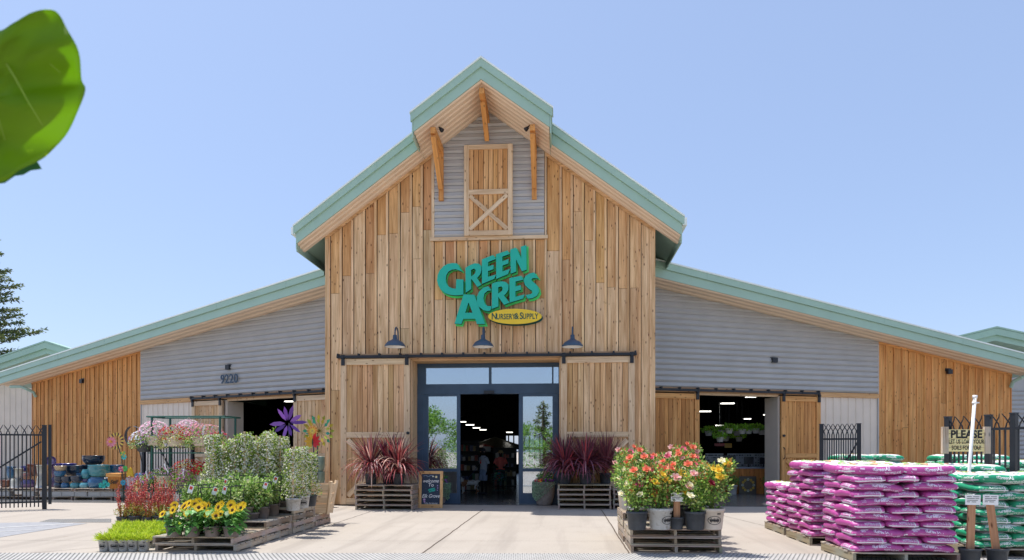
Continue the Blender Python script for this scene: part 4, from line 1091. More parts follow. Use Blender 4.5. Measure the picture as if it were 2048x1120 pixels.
# ---------------------------------------------------------------- sunflowers
def make_sunflower(seed, heads):
    r = random.Random(seed); e = empty('sunflower_plant', (0, 0, 0)); add_pot(e, .115, .15, 'potbrn')
    f = MB(); tips = [Vector(h_) for h_ in heads]
    for t in tips: f.tube([(0, 0, .12), t * .6 + Vector((0, 0, .05)), t + Vector((0, .02, -.01))], [.009, .008, .006], 5, tint=(.10, .22, .05), cap=False)
    for k in range(120):
        a = r.uniform(0, 6.28); z = r.uniform(.10, .40); rr = r.uniform(.02, .15); l = r.uniform(.06, .12)
        d = Vector((math.cos(a), math.sin(a), r.uniform(-.75, .4))); p = Vector((math.cos(a) * rr, math.sin(a) * rr, z))
        s_ = d.normalized().cross(Vector((0, 0, 1))).normalized(); u = d.normalized(); tn = vary(r.choice([(.07, .19, .05), (.10, .25, .07), (.13, .31, .08), (.05, .13, .04)]), .2, r); W_ = l * .42
        q1 = p + u * l * .35 + s_ * W_; q2 = p + u * l * .35 - s_ * W_; q3 = p + u * l * .75 + s_ * W_ * .6 - Vector((0, 0, l * .12)); q4 = p + u * l * .75 - s_ * W_ * .6 - Vector((0, 0, l * .12)); tip = p + u * l - Vector((0, 0, l * .3))
        m1 = p + u * l * .4 - Vector((0, 0, .012)); m2 = p + u * l * .75 - Vector((0, 0, l * .16))
        f.add([p, q1, m1, q2, q3, m2, q4, tip], [(0, 1, 2), (0, 2, 3), (1, 4, 5, 2), (2, 5, 6, 3), (4, 7, 5), (5, 7, 6)], tint=tn)
    f.build('foliage', 'foliage', e, local=True)
    for t in tips:
        R_ = r.uniform(.054, .068); up = Vector((r.uniform(-.45, .45), -1, r.uniform(.15, .8))).normalized(); a = up.cross(Vector((0, 0, 1))).normalized(); b = up.cross(a)
        h = MB()
        for ring in range(2):
            for i in range(17):
                th = 2 * math.pi * (i + .5 * ring) / 17 + r.uniform(-.08, .08); o_ = a * math.cos(th) + b * math.sin(th)
                h.leaf(t + o_ * R_ * .34, o_ + up * r.uniform(-.05, .3), up, R_ * r.uniform(.75, .95), R_ * .30, tint=vary((.98, .66, .02), .1, r))
        ho = h.build('flower_head', 'petal', e, local=True)
        q = MB(); n = 14; base = [t + up * .004 + (a * math.cos(2 * math.pi * i / n) + b * math.sin(2 * math.pi * i / n)) * R_ * .40 for i in range(n)]
        mid = [t + up * .014 + (a * math.cos(2 * math.pi * i / n) + b * math.sin(2 * math.pi * i / n)) * R_ * .26 for i in range(n)]
        q.add(base + mid + [t + up * .016], [(i, (i + 1) % n, n + (i + 1) % n, n + i) for i in range(n)] + [(n + i, n + (i + 1) % n, 2 * n) for i in range(n)], tint=(.9, .45, .2))
        q.build('seed_disc', 'soil', ho, local=True)
    return e
SF = [make_sunflower(51, [(-.11, -.10, .32), (.07, -.12, .38), (-.03, .04, .43), (.12, .03, .40)]), make_sunflower(52, [(.02, -.13, .34), (.12, -.04, .41), (-.11, .0, .43), (0, .06, .45)]), make_sunflower(53, [(0, -.12, .33), (-.09, -.04, .40), (.08, .02, .41), (.12, -.1, .30)])]
z2 = .215
for i, px_ in enumerate((349, 385, 425, 463)):
    p = gnd(px_, 1073, z2); o = SF[i] if i < 3 else dup(SF[0]); o.location = (p.x, p.y, z2); o.rotation_euler = (0, 0, rnd.uniform(-.3, .3))
    tag(o, ['sunflower plant in a brown pot at the left end of the front row', 'sunflower plant in a brown pot, second from the left in the front row', 'sunflower plant in a brown pot, third from the left in the front row', 'sunflower plant in a brown pot at the right end of the front row'][i], 'sunflower', 'potted sunflowers on the front pallet')
for i, (px_, dy) in enumerate(((366, .34), (405, .36), (444, .33))):
    p = gnd(px_, 1073, z2); o = dup(SF[(i + 1) % 3], (p.x, p.y + dy, z2), rnd.uniform(-.4, .4)); o['label'] = ['sunflower plant in the second row, behind the two leftmost sunflowers', 'sunflower plant in the middle of the second row', 'sunflower plant in the second row, behind the two rightmost sunflowers'][i]
    o['category'] = 'sunflower'

# ---------------------------------------------------------------- vegetable plants in cages
def make_tomato(seed, cage, ph=.20, pr=.12, h=.42, wd=.16):
    r = random.Random(seed); e = empty('vegetable_plant', (0, 0, 0)); add_pot(e, pr, ph, 'potbrn')
    f = MB(); tips = [(r.uniform(-wd, wd), r.uniform(-wd, wd), ph + h * r.uniform(.5, 1)) for _ in range(7)]
    stems(f, r, (0, 0, ph * .9), tips, .006)
    C_ = [(.20, .34, .08), (.30, .42, .15), (.11, .22, .05), (.42, .50, .30), (.07, .14, .035)]
    cluster(f, r, (0, 0, ph + h * .45), (wd, wd, h * .5), 420, .062, .030, C_, up=-.1)
    for t in tips: cluster(f, r, t, (.08, .08, .08), 40, .055, .028, C_)
    for k in range(14): p = rdir(r); bl = Vector((p.x * wd, p.y * wd, ph + h * .5 + p.z * h * .45)); f.leaf(bl, rdir(r), rdir(r), .03, .03, tint=(.85, .8, .7))
    f.build('foliage', 'foliage', e, local=True)
    if cage:
        c = MB(); q = .145
        for zz in (ph + h * .5, ph + h * 1.0):
            c.tube([(-q, -q, zz), (q, -q, zz), (q, q, zz), (-q, q, zz), (-q, -q, zz)], .0065, 5)
        for x, y in ((-q, -q), (q, -q), (q, q), (-q, q)): c.tube([(x, y, ph + h), (x * .7, y * .7, ph * .8)], .0065, 5)
        c.build('plant_cage', 'black', e, local=True)
        t = MB(); T = Matrix.Translation((q * .3, -q - .012, ph + h * .88)) @ Matrix.Rotation(.35 * (1 if seed % 2 else -1), 4, 'Y'); t.tbox(T, -.035, .035, -.002, .002, -.055, .055); to_ = t.build('plant_tag', 'paper', e, local=True)
        t = MB(); t.tbox(T, -.02, .02, -.005, -.0025, .0, .042); t.build('tag_picture', 'red_print', to_, local=True)
    return e
TM = [make_tomato(61, True), make_tomato(62, False), make_tomato(63, True, h=.46), make_tomato(64, False, h=.36)]
VG = []
z3l = .323
for i, (px_, py_, z_, k_) in enumerate(((501, 1052, z2, 1), (525, 1036, z3l, 0), (545, 1031, z3l, 2), (566, 1026, z3l, 3))):
    p = gnd(px_, py_, z_); VG.append((p.x, p.y, z_, k_))
for yy, z_, xs in ((9.86, z2, (-4.95, -5.22, -5.5)), (10.42, z3l, (-4.98, -5.2, -5.4, -5.58)), (10.85, z3l, (-4.93, -5.15, -5.36, -5.57))):
    for x in xs: VG.append((x, yy, z_, rnd.randrange(4)))
PLN = ['beside the right pallet edge', 'just left of the corner', 'left of centre', 'in the middle', 'toward the red shrubs', 'at the far left']
for i, (x, y, z_, k_) in enumerate(VG):
    o = TM[k_] if i < 4 and False else dup(TM[k_], (x, y, z_), rnd.uniform(-.5, .5), sc_=rnd.uniform(.92, 1.1))
    if i < 4: lb = ['leafy vegetable plant in a dark pot on the lowest right pallet edge', 'caged vegetable plant in the front right pot of the middle step', 'caged vegetable plant, second pot along the right edge of the middle step', 'leafy vegetable plant with yellow blossoms beside the white pots'][i]
    elif i < 7: lb = f"vegetable plant directly behind the sunflowers, {['rightmost', 'middle', 'leftmost'][i - 4]} of its row"
    elif i < 11: lb = f"vegetable plant in the front row of the middle step, {ORD[i - 7]} from the right"
    else: lb = f"vegetable plant in the rear row of the middle step, {ORD[i - 11]} from the right"
    tag(o, lb, 'vegetable plant', 'vegetable plants in brown pots')
for o in TM:
    for ch in list(o.children):
        for g_ in list(ch.children): bpy.data.objects.remove(g_)
        bpy.data.objects.remove(ch)
    bpy.data.objects.remove(o)

# ---------------------------------------------------------------- star jasmine on stakes
def make_jasmine(seed, potm, h=1.02, wd=.15, logo=True):
    r = random.Random(seed); e = empty('jasmine_vine', (0, 0, 0)); ph, pr = .26, .125; add_pot(e, pr, ph, potm, logo=logo and potm == 'potgry')
    s = MB(); s.beam((.0, .02, ph * .5), (.0, .02, ph + h * r.uniform(1.0, 1.06)), .028, .018, tint=(1.1, 1.05, 1)); s.build('stake', 'trim', e, local=True)
    f = MB(); fl = MB(); n = 1350
    for k in range(n):
        t = r.random() ** .85; a = r.uniform(0, 6.28); w_ = wd * (1.08 - .5 * t) * (1 + .25 * math.sin(9 * t + a * 2 + seed)); rr = w_ * (.35 + .7 * r.random() ** .6)
        p = Vector((rr * math.cos(a), rr * math.sin(a), ph - .02 + h * t)); d = (Vector((math.cos(a), math.sin(a), .3)) + rdir(r) * .8)
        f.leaf(p, d, rdir(r, .8), r.uniform(.03, .052), r.uniform(.016, .024), tint=vary(r.choice([(.13, .23, .035), (.07, .14, .025), (.24, .35, .05), (.36, .45, .08), (.04, .08, .02)]), .22, r))
        if r.random() < .42:
            c = p + Vector((math.cos(a), math.sin(a), .1)) * .025; nn_ = (Vector((math.cos(a), math.sin(a), .5)) + rdir(r) * .5).normalized(); a1 = nn_.cross(Vector((0, 0, 1))).normalized(); b1 = nn_.cross(a1); R_ = r.uniform(.017, .026)
            vs = [c + nn_ * .003]
            for q in range(10): rr_ = R_ if q % 2 == 0 else R_ * .42; vs.append(c + (a1 * math.cos(q * .628) + b1 * math.sin(q * .628)) * rr_)
            fl.add(vs, [(0, 1 + q, 1 + (q + 1) % 10) for q in range(10)], tint=vary((.92, .86, .72), .06, r))
    for k in range(9):   # loose shoots at the top
        a = r.uniform(0, 6.28); b = Vector((.05 * math.cos(a), .05 * math.sin(a), ph + h * r.uniform(.75, .98))); tip = b + Vector((.09 * math.cos(a), .09 * math.sin(a), r.uniform(.03, .12)))
        f.tube([b, tip], [.003, .002], 3, tint=(.2, .2, .06), cap=False)
        for q in range(7): p = b.lerp(tip, q / 6); f.leaf(p, rdir(r, .3), rdir(r), .04, .018, tint=vary((.24, .42, .08), .2, r))
    f.build('foliage', 'foliage', e, local=True); fl.build('blossoms', 'petal', e, local=True)
    return e
JS = [make_jasmine(71, 'potgry', logo=False), make_jasmine(72, 'potgry', 1.0), make_jasmine(73, 'potblk', .95), make_jasmine(74, 'potgry', 1.1)]
z4l = .431
JP = []
for px_, py_, k_ in ((589, 1021, 0), (607, 1016, 1), (622, 1012, 2)): p = gnd(px_, py_, z4l); JP.append((p.x - .02, p.y, k_, 1))
x0 = JP[0][0]
for yy, xs in ((11.35, (-5.02, -5.22, -5.42, -5.62, -5.82, -5.99)), (11.72, (-4.96, -5.17, -5.38, -5.59, -5.80, -6.0)), (12.05, (-5.02, -5.30, -5.58, -5.88))):
    for i, x in enumerate(xs): JP.append((x, yy + rnd.uniform(-.03, .03), rnd.randrange(4), 1))
usedj = set()
for i, (x, y, k_, q) in enumerate(JP):
    top_ = (.98 if -5.32 > x > -5.5 else 1.12 if -5.32 < x < -5.1 else 1.0 if x > -5.1 else .98) * rnd.uniform(.80, 1.08)
    if -5.62 < x < -5.5: top_ *= .84
    if i < 3: top_ = (.80, .84, .78)[i]
    o = JS[k_] if k_ not in usedj else dup(JS[k_]); usedj.add(k_)
    o.location = (x, y, z4l); o.rotation_euler = (0, 0, rnd.uniform(-.4, .4) if k_ == 1 and i < 3 else rnd.uniform(-3, 3)); o.scale = (1, 1, top_)
    if i == 1: o.rotation_euler = (0, 0, .25)
    if i < 3: lb = ['white flowering jasmine in a plain light pot at the right pallet edge', 'white flowering jasmine in the light pot with the oval logo', 'white flowering jasmine in a black pot with a green label beside the crate'][i]
    elif i < 9: lb = f"white flowering jasmine on a stake in the front vine row, {ORD[i - 3]} from the right"
    elif i < 15: lb = f"white flowering jasmine on a stake in the middle vine row, {ORD[i - 9]} from the right"
    else: lb = f"white flowering jasmine on a stake in the rear vine row, {ORD[i - 15]} from the right"
    tag(o, lb, 'jasmine', 'staked jasmine vines on the left display')

# ---------------------------------------------------------------- red barberries on the ground
def make_barberry(seed):
    r = random.Random(seed); e = empty('red_barberry', (0, 0, 0)); add_pot(e, .12, .19, 'potblk')
    f = MB()
    for k in range(13):
        a = r.uniform(0, 6.28); q = r.uniform(.02, .16); h = r.uniform(.24, .70); b = Vector((q * .4 * math.cos(a), q * .4 * math.sin(a), .17)); t = Vector((q * 1.25 * math.cos(a), q * 1.25 * math.sin(a), .19 + h))
        f.tube([b, t], [.005, .003], 4, tint=(.25, .06, .05), cap=False)
        for i in range(34):
            u = (i + 1) / 34; p = b.lerp(t, u); a2 = r.uniform(0, 6.28); red = u > r.uniform(.22, .5)
            col = r.choice([(.30, .035, .045), (.42, .08, .09), (.52, .20, .19), (.20, .02, .03)]) if red else r.choice([(.28, .26, .06), (.35, .20, .05), (.20, .28, .06), (.40, .12, .06)])
            f.leaf(p, Vector((math.cos(a2), math.sin(a2), .7)), rdir(r), r.uniform(.024, .040), r.uniform(.016, .022), tint=vary(col, .25, r))
    cluster(f, r, (0, 0, .28), (.17, .17, .12), 240, .035, .02, [(.22, .24, .05), (.32, .18, .05), (.14, .22, .04)])
    f.build('foliage', 'foliage', e, local=True); return e
BB = [make_barberry(s) for s in (81, 82, 83)]
bx = []
for row, (py_, xs) in enumerate(((1052, (246, 272, 298, 322, 345)), (1043, (258, 284, 310, 335)))):
    for i, px_ in enumerate(xs): p = gnd(px_, py_); bx.append((p.x, p.y, row, i))
for i, (x, y, row, q) in enumerate(bx):
    o = BB[i] if i < 3 else dup(BB[i % 3]); o.location = (x, y, 0); o.rotation_euler = (0, 0, rnd.uniform(0, 6)); s_ = rnd.uniform(.85, 1.12); o.scale = (s_, s_, s_)
    tag(o, f"red leaved barberry shrub in the {'front' if row == 0 else 'back'} row behind the lime plants, {ORD[q]} from the left", 'barberry', 'red barberry shrubs left of the sunflowers')

# ---------------------------------------------------------------- lime foliage in grey pots
def make_lime(seed):
    r = random.Random(seed); e = empty('lime_plant', (0, 0, 0)); add_pot(e, .074, .165, 'potgry', logo=True)
    f = MB()
    for k in range(520):
        a = r.uniform(0, 6.28); q = r.random() ** .5; el = r.uniform(.05, 1.3); p = Vector((.08 * q * math.cos(a), .08 * q * math.sin(a), .145 + r.uniform(0, .085) * (1.1 - q * .4))); l = r.uniform(.04, .10)
        d = Vector((math.cos(a) * math.cos(el), math.sin(a) * math.cos(el), math.sin(el))) + rdir(r) * .35
        f.leaf(p, d, rdir(r), l, .0075, tint=vary(r.choice([(.40, .50, .04), (.32, .44, .035), (.50, .58, .08), (.20, .30, .03)]), .15, r))
    f.build('foliage', 'foliage', e, local=True); return e
LM = [make_lime(s) for s in (91, 92, 93)]; lp = []
for i, px_ in enumerate((209, 229, 248, 267, 288)): p = gnd(px_, 1102); lp.append((p.x, p.y, 0, i, 1))
for i, px_ in enumerate((304, 322)): p = gnd(px_, 1094 - i * 3); lp.append((p.x, p.y, 1, i, 1))
for row, py_ in ((2, 1091), (3, 1081), (4, 1073)):
    for i in range(6): p = gnd(222 + i * 20 + (row * 6), py_); lp.append((p.x, p.y, row, i, 1))
lmn = 0
for x, y, row, i, _ in lp:
    if row >= 2 and x > LX1 - PW - .1 and y > 9.05 : continue
    o = LM[lmn] if lmn < 3 else dup(LM[lmn % 3]); lmn += 1
    o.location = (x, y, 0); o.rotation_euler = (0, 0, rnd.uniform(-.3, .3)); s_ = rnd.uniform(1.0, 1.15); o.scale = (s_, s_, 1)
    tag(o, f"lime feathery plant in a grey pot, {ORD[i]} from the left in {['the front row', 'the pallet side pair', 'the second row', 'the third row', 'the rear row'][row]}", 'potted plant', 'lime plants in small grey pots')
# ================================================================ SOIL BAGS
def sgp(c, p): return math.copysign(abs(c) ** p, c)
def bag_pt(a, b, c, lat, lon, n=5.5, m=2.9):
    cl, sl = math.cos(lat), math.sin(lat); k = sgp(cl, 2 / m)
    return Vector((a * k * sgp(math.cos(lon), 2 / n), b * k * sgp(math.sin(lon), 2 / n), c * sgp(sl, 2 / m)))
def side_y(a, b, c, x, z, n=5.5, m=2.9):
    q = max(0.0, 1 - (abs(z) / c) ** m) ** (n / m) - (abs(x) / a) ** n
    return b * max(0.0, q) ** (1 / n)
def make_bag(seed, kind, top=False):
    """one stacked bag: a x b x c half sizes; long side faces -y"""
    r = random.Random(seed); a, b, c = .332, .228, .058
    if top: c = .074
    e = empty('soil_bag', (0, 0, 0)); NL, NT = 44, 14
    def wr(p):
        e_ = max(abs(p.x) / a, abs(p.y) / b)
        k = .014 * math.sin(p.x * 31 + seed * 2 + p.z * 25) * math.cos(p.y * 27 + seed) + .009 * math.sin(p.x * 70 + p.y * 55 + seed * 5)
        s_ = 1 - .06 * (abs(p.z) / c) * 0
        return Vector((p.x, p.y * (1 + .6 * k), p.z * (1 + k * 6) + .010 * math.sin(p.x * 9 + seed) * (abs(p.y) / b) - .013 * (abs(p.x) / a) ** 3 - .006 * (abs(p.y) / b) ** 3))
    m_ = MB(); vs = []; fs = []; 
    for i in range(NT + 1):
        lat = -math.pi / 2 + math.pi * i / NT
        for k in range(NL): vs.append(wr(bag_pt(a, b, c, lat, 2 * math.pi * k / NL)))
    m_.add(vs, [])
    col_side = (1, 1, 1)
    for i in range(NT):
        for k in range(NL):
            k2 = (k + 1) % NL; f = (i * NL + k, i * NL + k2, (i + 1) * NL + k2, (i + 1) * NL + k); cen = sum((vs[q] for q in f), Vector()) / 4
            mi = 0
            if cen.z > c * .62 and abs(cen.x) < a * .97: mi = 1          # printed pale top panel
            elif abs(cen.x) > a * .955 and abs(cen.z) < c * .55: mi = 2   # end label
            elif cen.z < -c * .75 and kind == 'green': mi = 1
            m_.f.append(f); m_.mi.append(mi)
    body = m_.build('bag_body', [kind + '_film', kind + '_top', kind + '_end'], e, True, local=True)
    t = MB()
    def on_side(x, z, d=0): return wr(Vector((x, -side_y(a, b, c, x, z), z))) + Vector((0, -.004, 0))
    def on_end(s_):
        def fn(y, z, d=0):
            x = side_y(b, a, c, y, z); return wr(Vector((s_ * x, s_ * y, z))) + Vector((s_ * .004, 0, 0))
        return fn
    n1, n2 = ('GreenAll.', 'POTTING SOIL') if kind == 'purple' else ('GreenAll', 'PLANTING MIX')
    put_text(t, n1, on_side, size=.062, cx=.03, cz=.020, bold=.0024, xs=.84)
    put_text(t, n2, on_side, size=.036 if kind == 'purple' else .042, cx=.155, cz=-.030, bold=.0016, xs=.86)
    if kind == 'purple': put_text(t, 'NATURAL&ORGANIC', on_side, size=.018, cx=-.105, cz=-.018, xs=.9)
    N = 14
    for rr0, rr1 in ((.016, .011), (.006, .0001)):
        vv = []
        for k in range(N):
            th = 2 * math.pi * k / N
            for rr in (rr0, rr1): vv.append(on_side(-.075 + rr * math.cos(th), .020 + rr * math.sin(th)))
        t.add(vv, [(2 * k, 2 * ((k + 1) % N), 2 * ((k + 1) % N) + 1, 2 * k + 1) for k in range(N)])
    for k in range(6):    # barcode patch
        x = -.235 + k * .009; t.add([on_side(x, .012), on_side(x + .006, .012), on_side(x + .006, .036), on_side(x, .036)], [(0, 1, 2, 3)])
    for s_ in (-1, 1):
        put_text(t, n2, on_end(s_), size=.034, cx=.03, cz=.020, bold=.001, xs=.9)
        put_text(t, '2 CUBIC FEET', on_end(s_), size=.016, cx=.03, cz=-.032, xs=.9)
    t.build('lettering', kind + '_print', body, local=True)
    q = MB()
    for s_ in (-1, 1):
        fn = on_end(s_); off = lambda y, z: fn(y, z) + Vector((s_ * .003, 0, 0))
        xs = [-b * .97 + i * b * 1.94 / 14 for i in range(15)]
        for y0, y1 in zip(xs[:-1], xs[1:]): q.add([off(y0, -.020), off(y1, -.020), off(y1, -.004), off(y0, -.004)], [(0, 1, 2, 3)])
        zs = [-c * .86 + i * c * 1.7 / 6 for i in range(7)]
        for z0, z1 in zip(zs[:-1], zs[1:]): q.add([off(.120, z0), off(.135, z0), off(.135, z1), off(.120, z1)], [(0, 1, 2, 3)])
    q.build('white_seam', 'seam_white', body, local=True)
    if top:
        q = MB(); zt = lambda x, y: wr(Vector((x, y, c * max(0, 1 - ((abs(x) / a) ** 5.5 + (abs(y) / b) ** 5.5) ** (2.9 / 5.5)) ** (1 / 2.9)))) + Vector((0, 0, .004))
        for k in range(16):
            x = r.uniform(-.22, .22); y = r.uniform(-.14, .12); R_ = r.uniform(.018, .045); col = r.choice([(.85, .30, .18), (.30, .55, .12), (.9, .65, .12), (.75, .45, .3), (.45, .65, .2)])
            q.add([zt(x, y)] + [zt(x + R_ * math.cos(w_ * .785), y + R_ * math.sin(w_ * .785)) for w_ in range(8)], [(0, 1 + w_, 1 + (w_ + 1) % 8) for w_ in range(8)], tint=col)
        q.build('printed_picture', 'picture', body, local=True)
    return e
M['purple_film'] = paint('purple_bag_film', (0.44, 0.07, 0.28), 0.38, 0.16, 9, spec=0.5, tint=False, bmp=.35)
M['purple_top'] = paint('pale_printed_bag_top', (0.80, 0.75, 0.74), 0.4, 0.14, 7, tint=False, bmp=.35)
M['purple_end'] = paint('pink_bag_end', (0.58, 0.12, 0.38), 0.38, 0.25, 22, tint=False, dirt=(0.75, 0.66, 0.72))
M['green_film'] = paint('green_bag_film', (0.02, 0.31, 0.155), 0.36, 0.18, 9, spec=0.5, tint=False, bmp=.35)
M['green_top'] = paint('white_bag_top', (0.72, 0.72, 0.70), 0.4, 0.10, 7, tint=False, bmp=.35)
M['green_end'] = paint('green_white_bag_end', (0.03, 0.30, 0.13), 0.4, 0.3, 20, tint=False, dirt=(0.6, 0.62, 0.58))
M['purple_print'] = paint('pale_lilac_print', (0.74, 0.62, 0.76), 0.5, 0.04, tint=False)
M['green_print'] = paint('pale_green_print', (0.72, 0.78, 0.72), 0.5, 0.04, tint=False)
M['seam_white'] = paint('white_seam_band', (0.72, 0.70, 0.74), 0.5, 0.05, tint=False)
M['picture'] = paint('printed_garden_picture', (0.9, 0.9, 0.9), 0.45, 0.2, 30)
BAG = {('purple', False): [make_bag(s, 'purple') for s in (1, 2, 3)], ('purple', True): [make_bag(s, 'purple', True) for s in (4, 5)],
       ('green', False): [make_bag(s, 'green') for s in (6, 7, 8)], ('green', True): [make_bag(s, 'green', True) for s in (9, 10)]}
BW, BD = .64, .44
def bag_stack(x0, y0, z0, layers, kind, where, seed, vis_left=True, nx=2, pal=True, layer_h=.103):
    r = random.Random(seed); W_ = nx * BW if nx == 2 else nx * BD
    if pal:
        pallets(x0 + W_ / 2, y0 + .53, 1, W_ + .02, 1.06, z0 - .004, what=f"under {where}", group='pallets under the bags')
    for L in range(layers):
        topl = L == layers - 1; z = z0 + .055 + L * layer_h; even = (layers - 1 - L) % 2 == 0; lay = []
        if even:
            for i in range(2): lay.append((x0 + BW * (i + .5), y0 + BD * .5, 0, ['front left', 'front right'][i]))
            for i in range(3): lay.append((x0 + .427 * (i + .5), y0 + BD + BW * .5, math.pi / 2, ['rear left', 'rear middle', 'rear right'][i]))
        else:
            for i in range(3): lay.append((x0 + .427 * (i + .5), y0 + BW * .5, math.pi / 2, ['front left', 'front middle', 'front right'][i]))
            for i in range(2): lay.append((x0 + BW * (i + .5), y0 + BW + BD * .5, 0, ['rear left', 'rear right'][i]))
        for x, y, rz, ps in lay:
            if 'rear' in ps and not topl and not ('left' in ps and vis_left): continue
            p = r.choice(BAG[(kind, topl)]); sq = 1.0
            o = dup(p, (x + r.uniform(-.02, .02), y + r.uniform(-.018, .018), z + r.uniform(-.004, .004) + (.012 if topl else 0)), rz + (math.pi if (rz == 0 and r.random() < 0) else 0) + r.uniform(-.035, .035))
            o.rotation_euler = (r.uniform(-.045, .045), r.uniform(-.035, .035), o.rotation_euler[2] + r.uniform(-.03, .03))
            if rz: o.scale = (1.0, .95, 1)
            n_ = 'top' if topl else f"{ORD[layers - 1 - L]} from top"
            tag(o, f"{kind} soil bag, {n_}, {ps}, {where}", 'soil bag', f"{kind} soil bags stacked on pallets")
SX = 3.66
bag_stack(SX, 8.89, .135, 11, 'purple', 'nearest purple stack', 1, layer_h=.0965)
bag_stack(SX + .02, 10.42, .135, 11, 'purple', 'middle purple stack', 2, layer_h=.0975)
bag_stack(SX + .02, 11.66, .135, 7, 'purple', 'low rear purple stack', 3, layer_h=.098)
gx, gy = 5.44, 9.35
bag_stack(gx, gy, .135, 9, 'green', 'front green stack', 4, layer_h=.105)
bag_stack(gx - .05, 10.75, .135, 10, 'green', 'rear green stack', 5, layer_h=.103)
# far bags by the right wing
for px_, py_, Y_, n_, wh, kd in ((1745, 926, 15.6, 9, 'stack behind the small gate', 'green'), (1960, 930, 15.2, 9, 'stack behind the yellow sign', 'green'), (2035, 930, 14.0, 8, 'stack at the right frame edge', 'green')):
    p = at(px_, py_, Y_); bag_stack(p.x - .6, Y_, .135, n_ + 2, kd, wh, px_, layer_h=.1045)
for k_ in BAG:
    for o in BAG[k_]:
        for ch in list(o.children):
            for g_ in list(ch.children): bpy.data.objects.remove(g_)
            bpy.data.objects.remove(ch)
        bpy.data.objects.remove(o)

# ================================================================ FENCES AND GATES
def fence_panel(name, p0, p1, h, label, cat, rail_lo, rail_hi, brace=None, posts=(True, True), n=None, group=None, pitch=.12, post_extra=.0, tall=(0, 0)):
    """steel picket panel with curved-over tips, between two ground points"""
    p0 = Vector(p0); p1 = Vector(p1); d = (p1 - p0); L = d.length; a = math.atan2(d.y, d.x)
    e = empty(name, p0, label, cat, group); e.rotation_euler = (0, 0, a)
    n = n or max(2, int(L / pitch)); 
    k_ = MB()
    for i in range(n):
        x = L * (i + .5) / n; s_ = -1 if i % 2 else 1
        k_.box(x - .011, x + .011, -.011, .011, .06, h - .22)
        k_.tube([(x, 0, h - .23), (x + s_ * .02, -.0, h - .15), (x + s_ * .085, -.02, h - .04), (x + s_ * .11, -.05, h + .01)], [.012, .011, .010, .006], 5)
    k_.build('pickets', 'black', e, local=True)
    for z in (rail_lo, rail_hi): b = MB(); b.box(0, L, -.028, .028, z - .02, z + .02); b.build('rail', 'black', e, local=True)
    if brace: b = MB(); b.beam((brace[0] * L, -.03, brace[1]), (brace[2] * L, -.03, brace[3]), .035, .035); b.build('brace', 'black', e, local=True)
    for q, on in zip((0, L), posts):
        if on:
            b = MB(); b.box(q - .042, q + .042, -.042, .042, 0.0, h + post_extra); b.box(q - .048, q + .048, -.048, .048, h + post_extra + .001, h + post_extra + .02, tint=(1.6, 1.6, 1.6)); b.build('post', 'black', e, local=True)
    return e
ga = gnd(-112, 1024.5); gb = gnd(89, 1018.5)
f_ = fence_panel('steel_gate', (ga.x, ga.y, 0), (gb.x, gb.y, 0), 2.0, 'black steel picket gate with curved tips standing open at the left edge', 'gate', .18, 1.78, (.0, -.02 + .25, .97, 1.62), (False, True), n=24)
LG = (Vector((gb.x, gb.y, 0)) - Vector((ga.x, ga.y, 0))).length; b = MB(); b.box(LG + .08, LG + .14, -.03, .03, .12, 2.03); b.build('latch_post', 'black', f_, local=True)
# fence behind that gate
A_, B_ = gnd(-300, 1006), gnd(84, 1006)
a1, b1 = at(1643, 900, 15.6), at(1722, 900, 15.2)
fence_panel('steel_gate', (a1.x, 15.6, 0), (b1.x, 15.3, 0), 1.98, 'black steel picket gate beside the beige ribbed wall, right of the barn door', 'gate', .25, 1.66, (.08, .35, .97, 1.60), n=16)
a1, b1 = at(1896, 900, 12.3), at(1977, 900, 11.7)
FG = fence_panel('steel_gate', (a1.x, 12.3, 0), (b1.x, 11.7, 0), 1.98, 'black steel picket gate carrying the yellow PLEASE sign at right', 'gate', .2, 1.74, (.35, 1.2, .85, .2), n=9)
a2, b2 = at(1979.5, 900, 11.64), at(2028, 900, 11.3)
fence_panel('steel_fence', (a2.x, 11.6, 0), (b2.x, 11.3, 0), 1.99, 'short black picket fence panel right of the yellow sign', 'fence', .2, 1.76, None, (False, True), n=4)
a3, b3 = at(2030, 900, 11.25), at(2190, 900, 10.5)
fence_panel('steel_fence', (a3.x, 11.25, 0), (b3.x, 10.5, 0), 1.99, 'black picket fence panel cut off by the right frame edge', 'fence', .2, 1.76, None, (False, True), n=10)
a4, b4 = at(288, 900, 20.5), at(385, 900, 19.9)
fence_panel('steel_fence', (a4.x, 20.5, 0), (b4.x, 19.9, 0), 1.75, 'black picket gate folded behind the hanging basket rack', 'gate', .2, 1.5, (.35, 1.45, .8, .2), n=18)

# PLEASE sign
M['signwood'] = wood('yellow_painted_planks', (0.90, 0.76, 0.40), (0.66, 0.50, 0.22), (0.3, 0.2, 0.1))
def PS(px, py, n=0.0): return at(px, py, 11.3 - n)
c = PS(1931, 881); e = empty('wooden_sign', c, 'yellow plank sign reading PLEASE LET US LOAD YOUR SOILS FOR YOU!', 'sign')
wd = (PS(1969, 881).x - PS(1893, 881).x); ht = (PS(1931, 858).z - PS(1931, 903).z)
b = MB(); b.grain = 'x'
for k in range(5): b.rndoff(); b.box(-wd / 2 + .01 + rnd.uniform(-.01, .01), wd / 2 + rnd.uniform(-.01, .01), -.02, .01, -ht / 2 + k * ht / 5 + .003, -ht / 2 + (k + 1) * ht / 5 - .003, tint=vary((1, 1, 1), .08))
bo = b.build('plank_panel', 'signwood', e, local=True)
t = MB()
put_text(t, 'PLEASE', lambda x, z, d: (x, -.024, z), size=.17, cz=ht * .26, bold=.006, xs=.90)
put_text(t, 'LET US LOAD YOUR', lambda x, z, d: (x, -.024, z), size=.092, cz=-ht * .06, bold=.002, xs=.64)
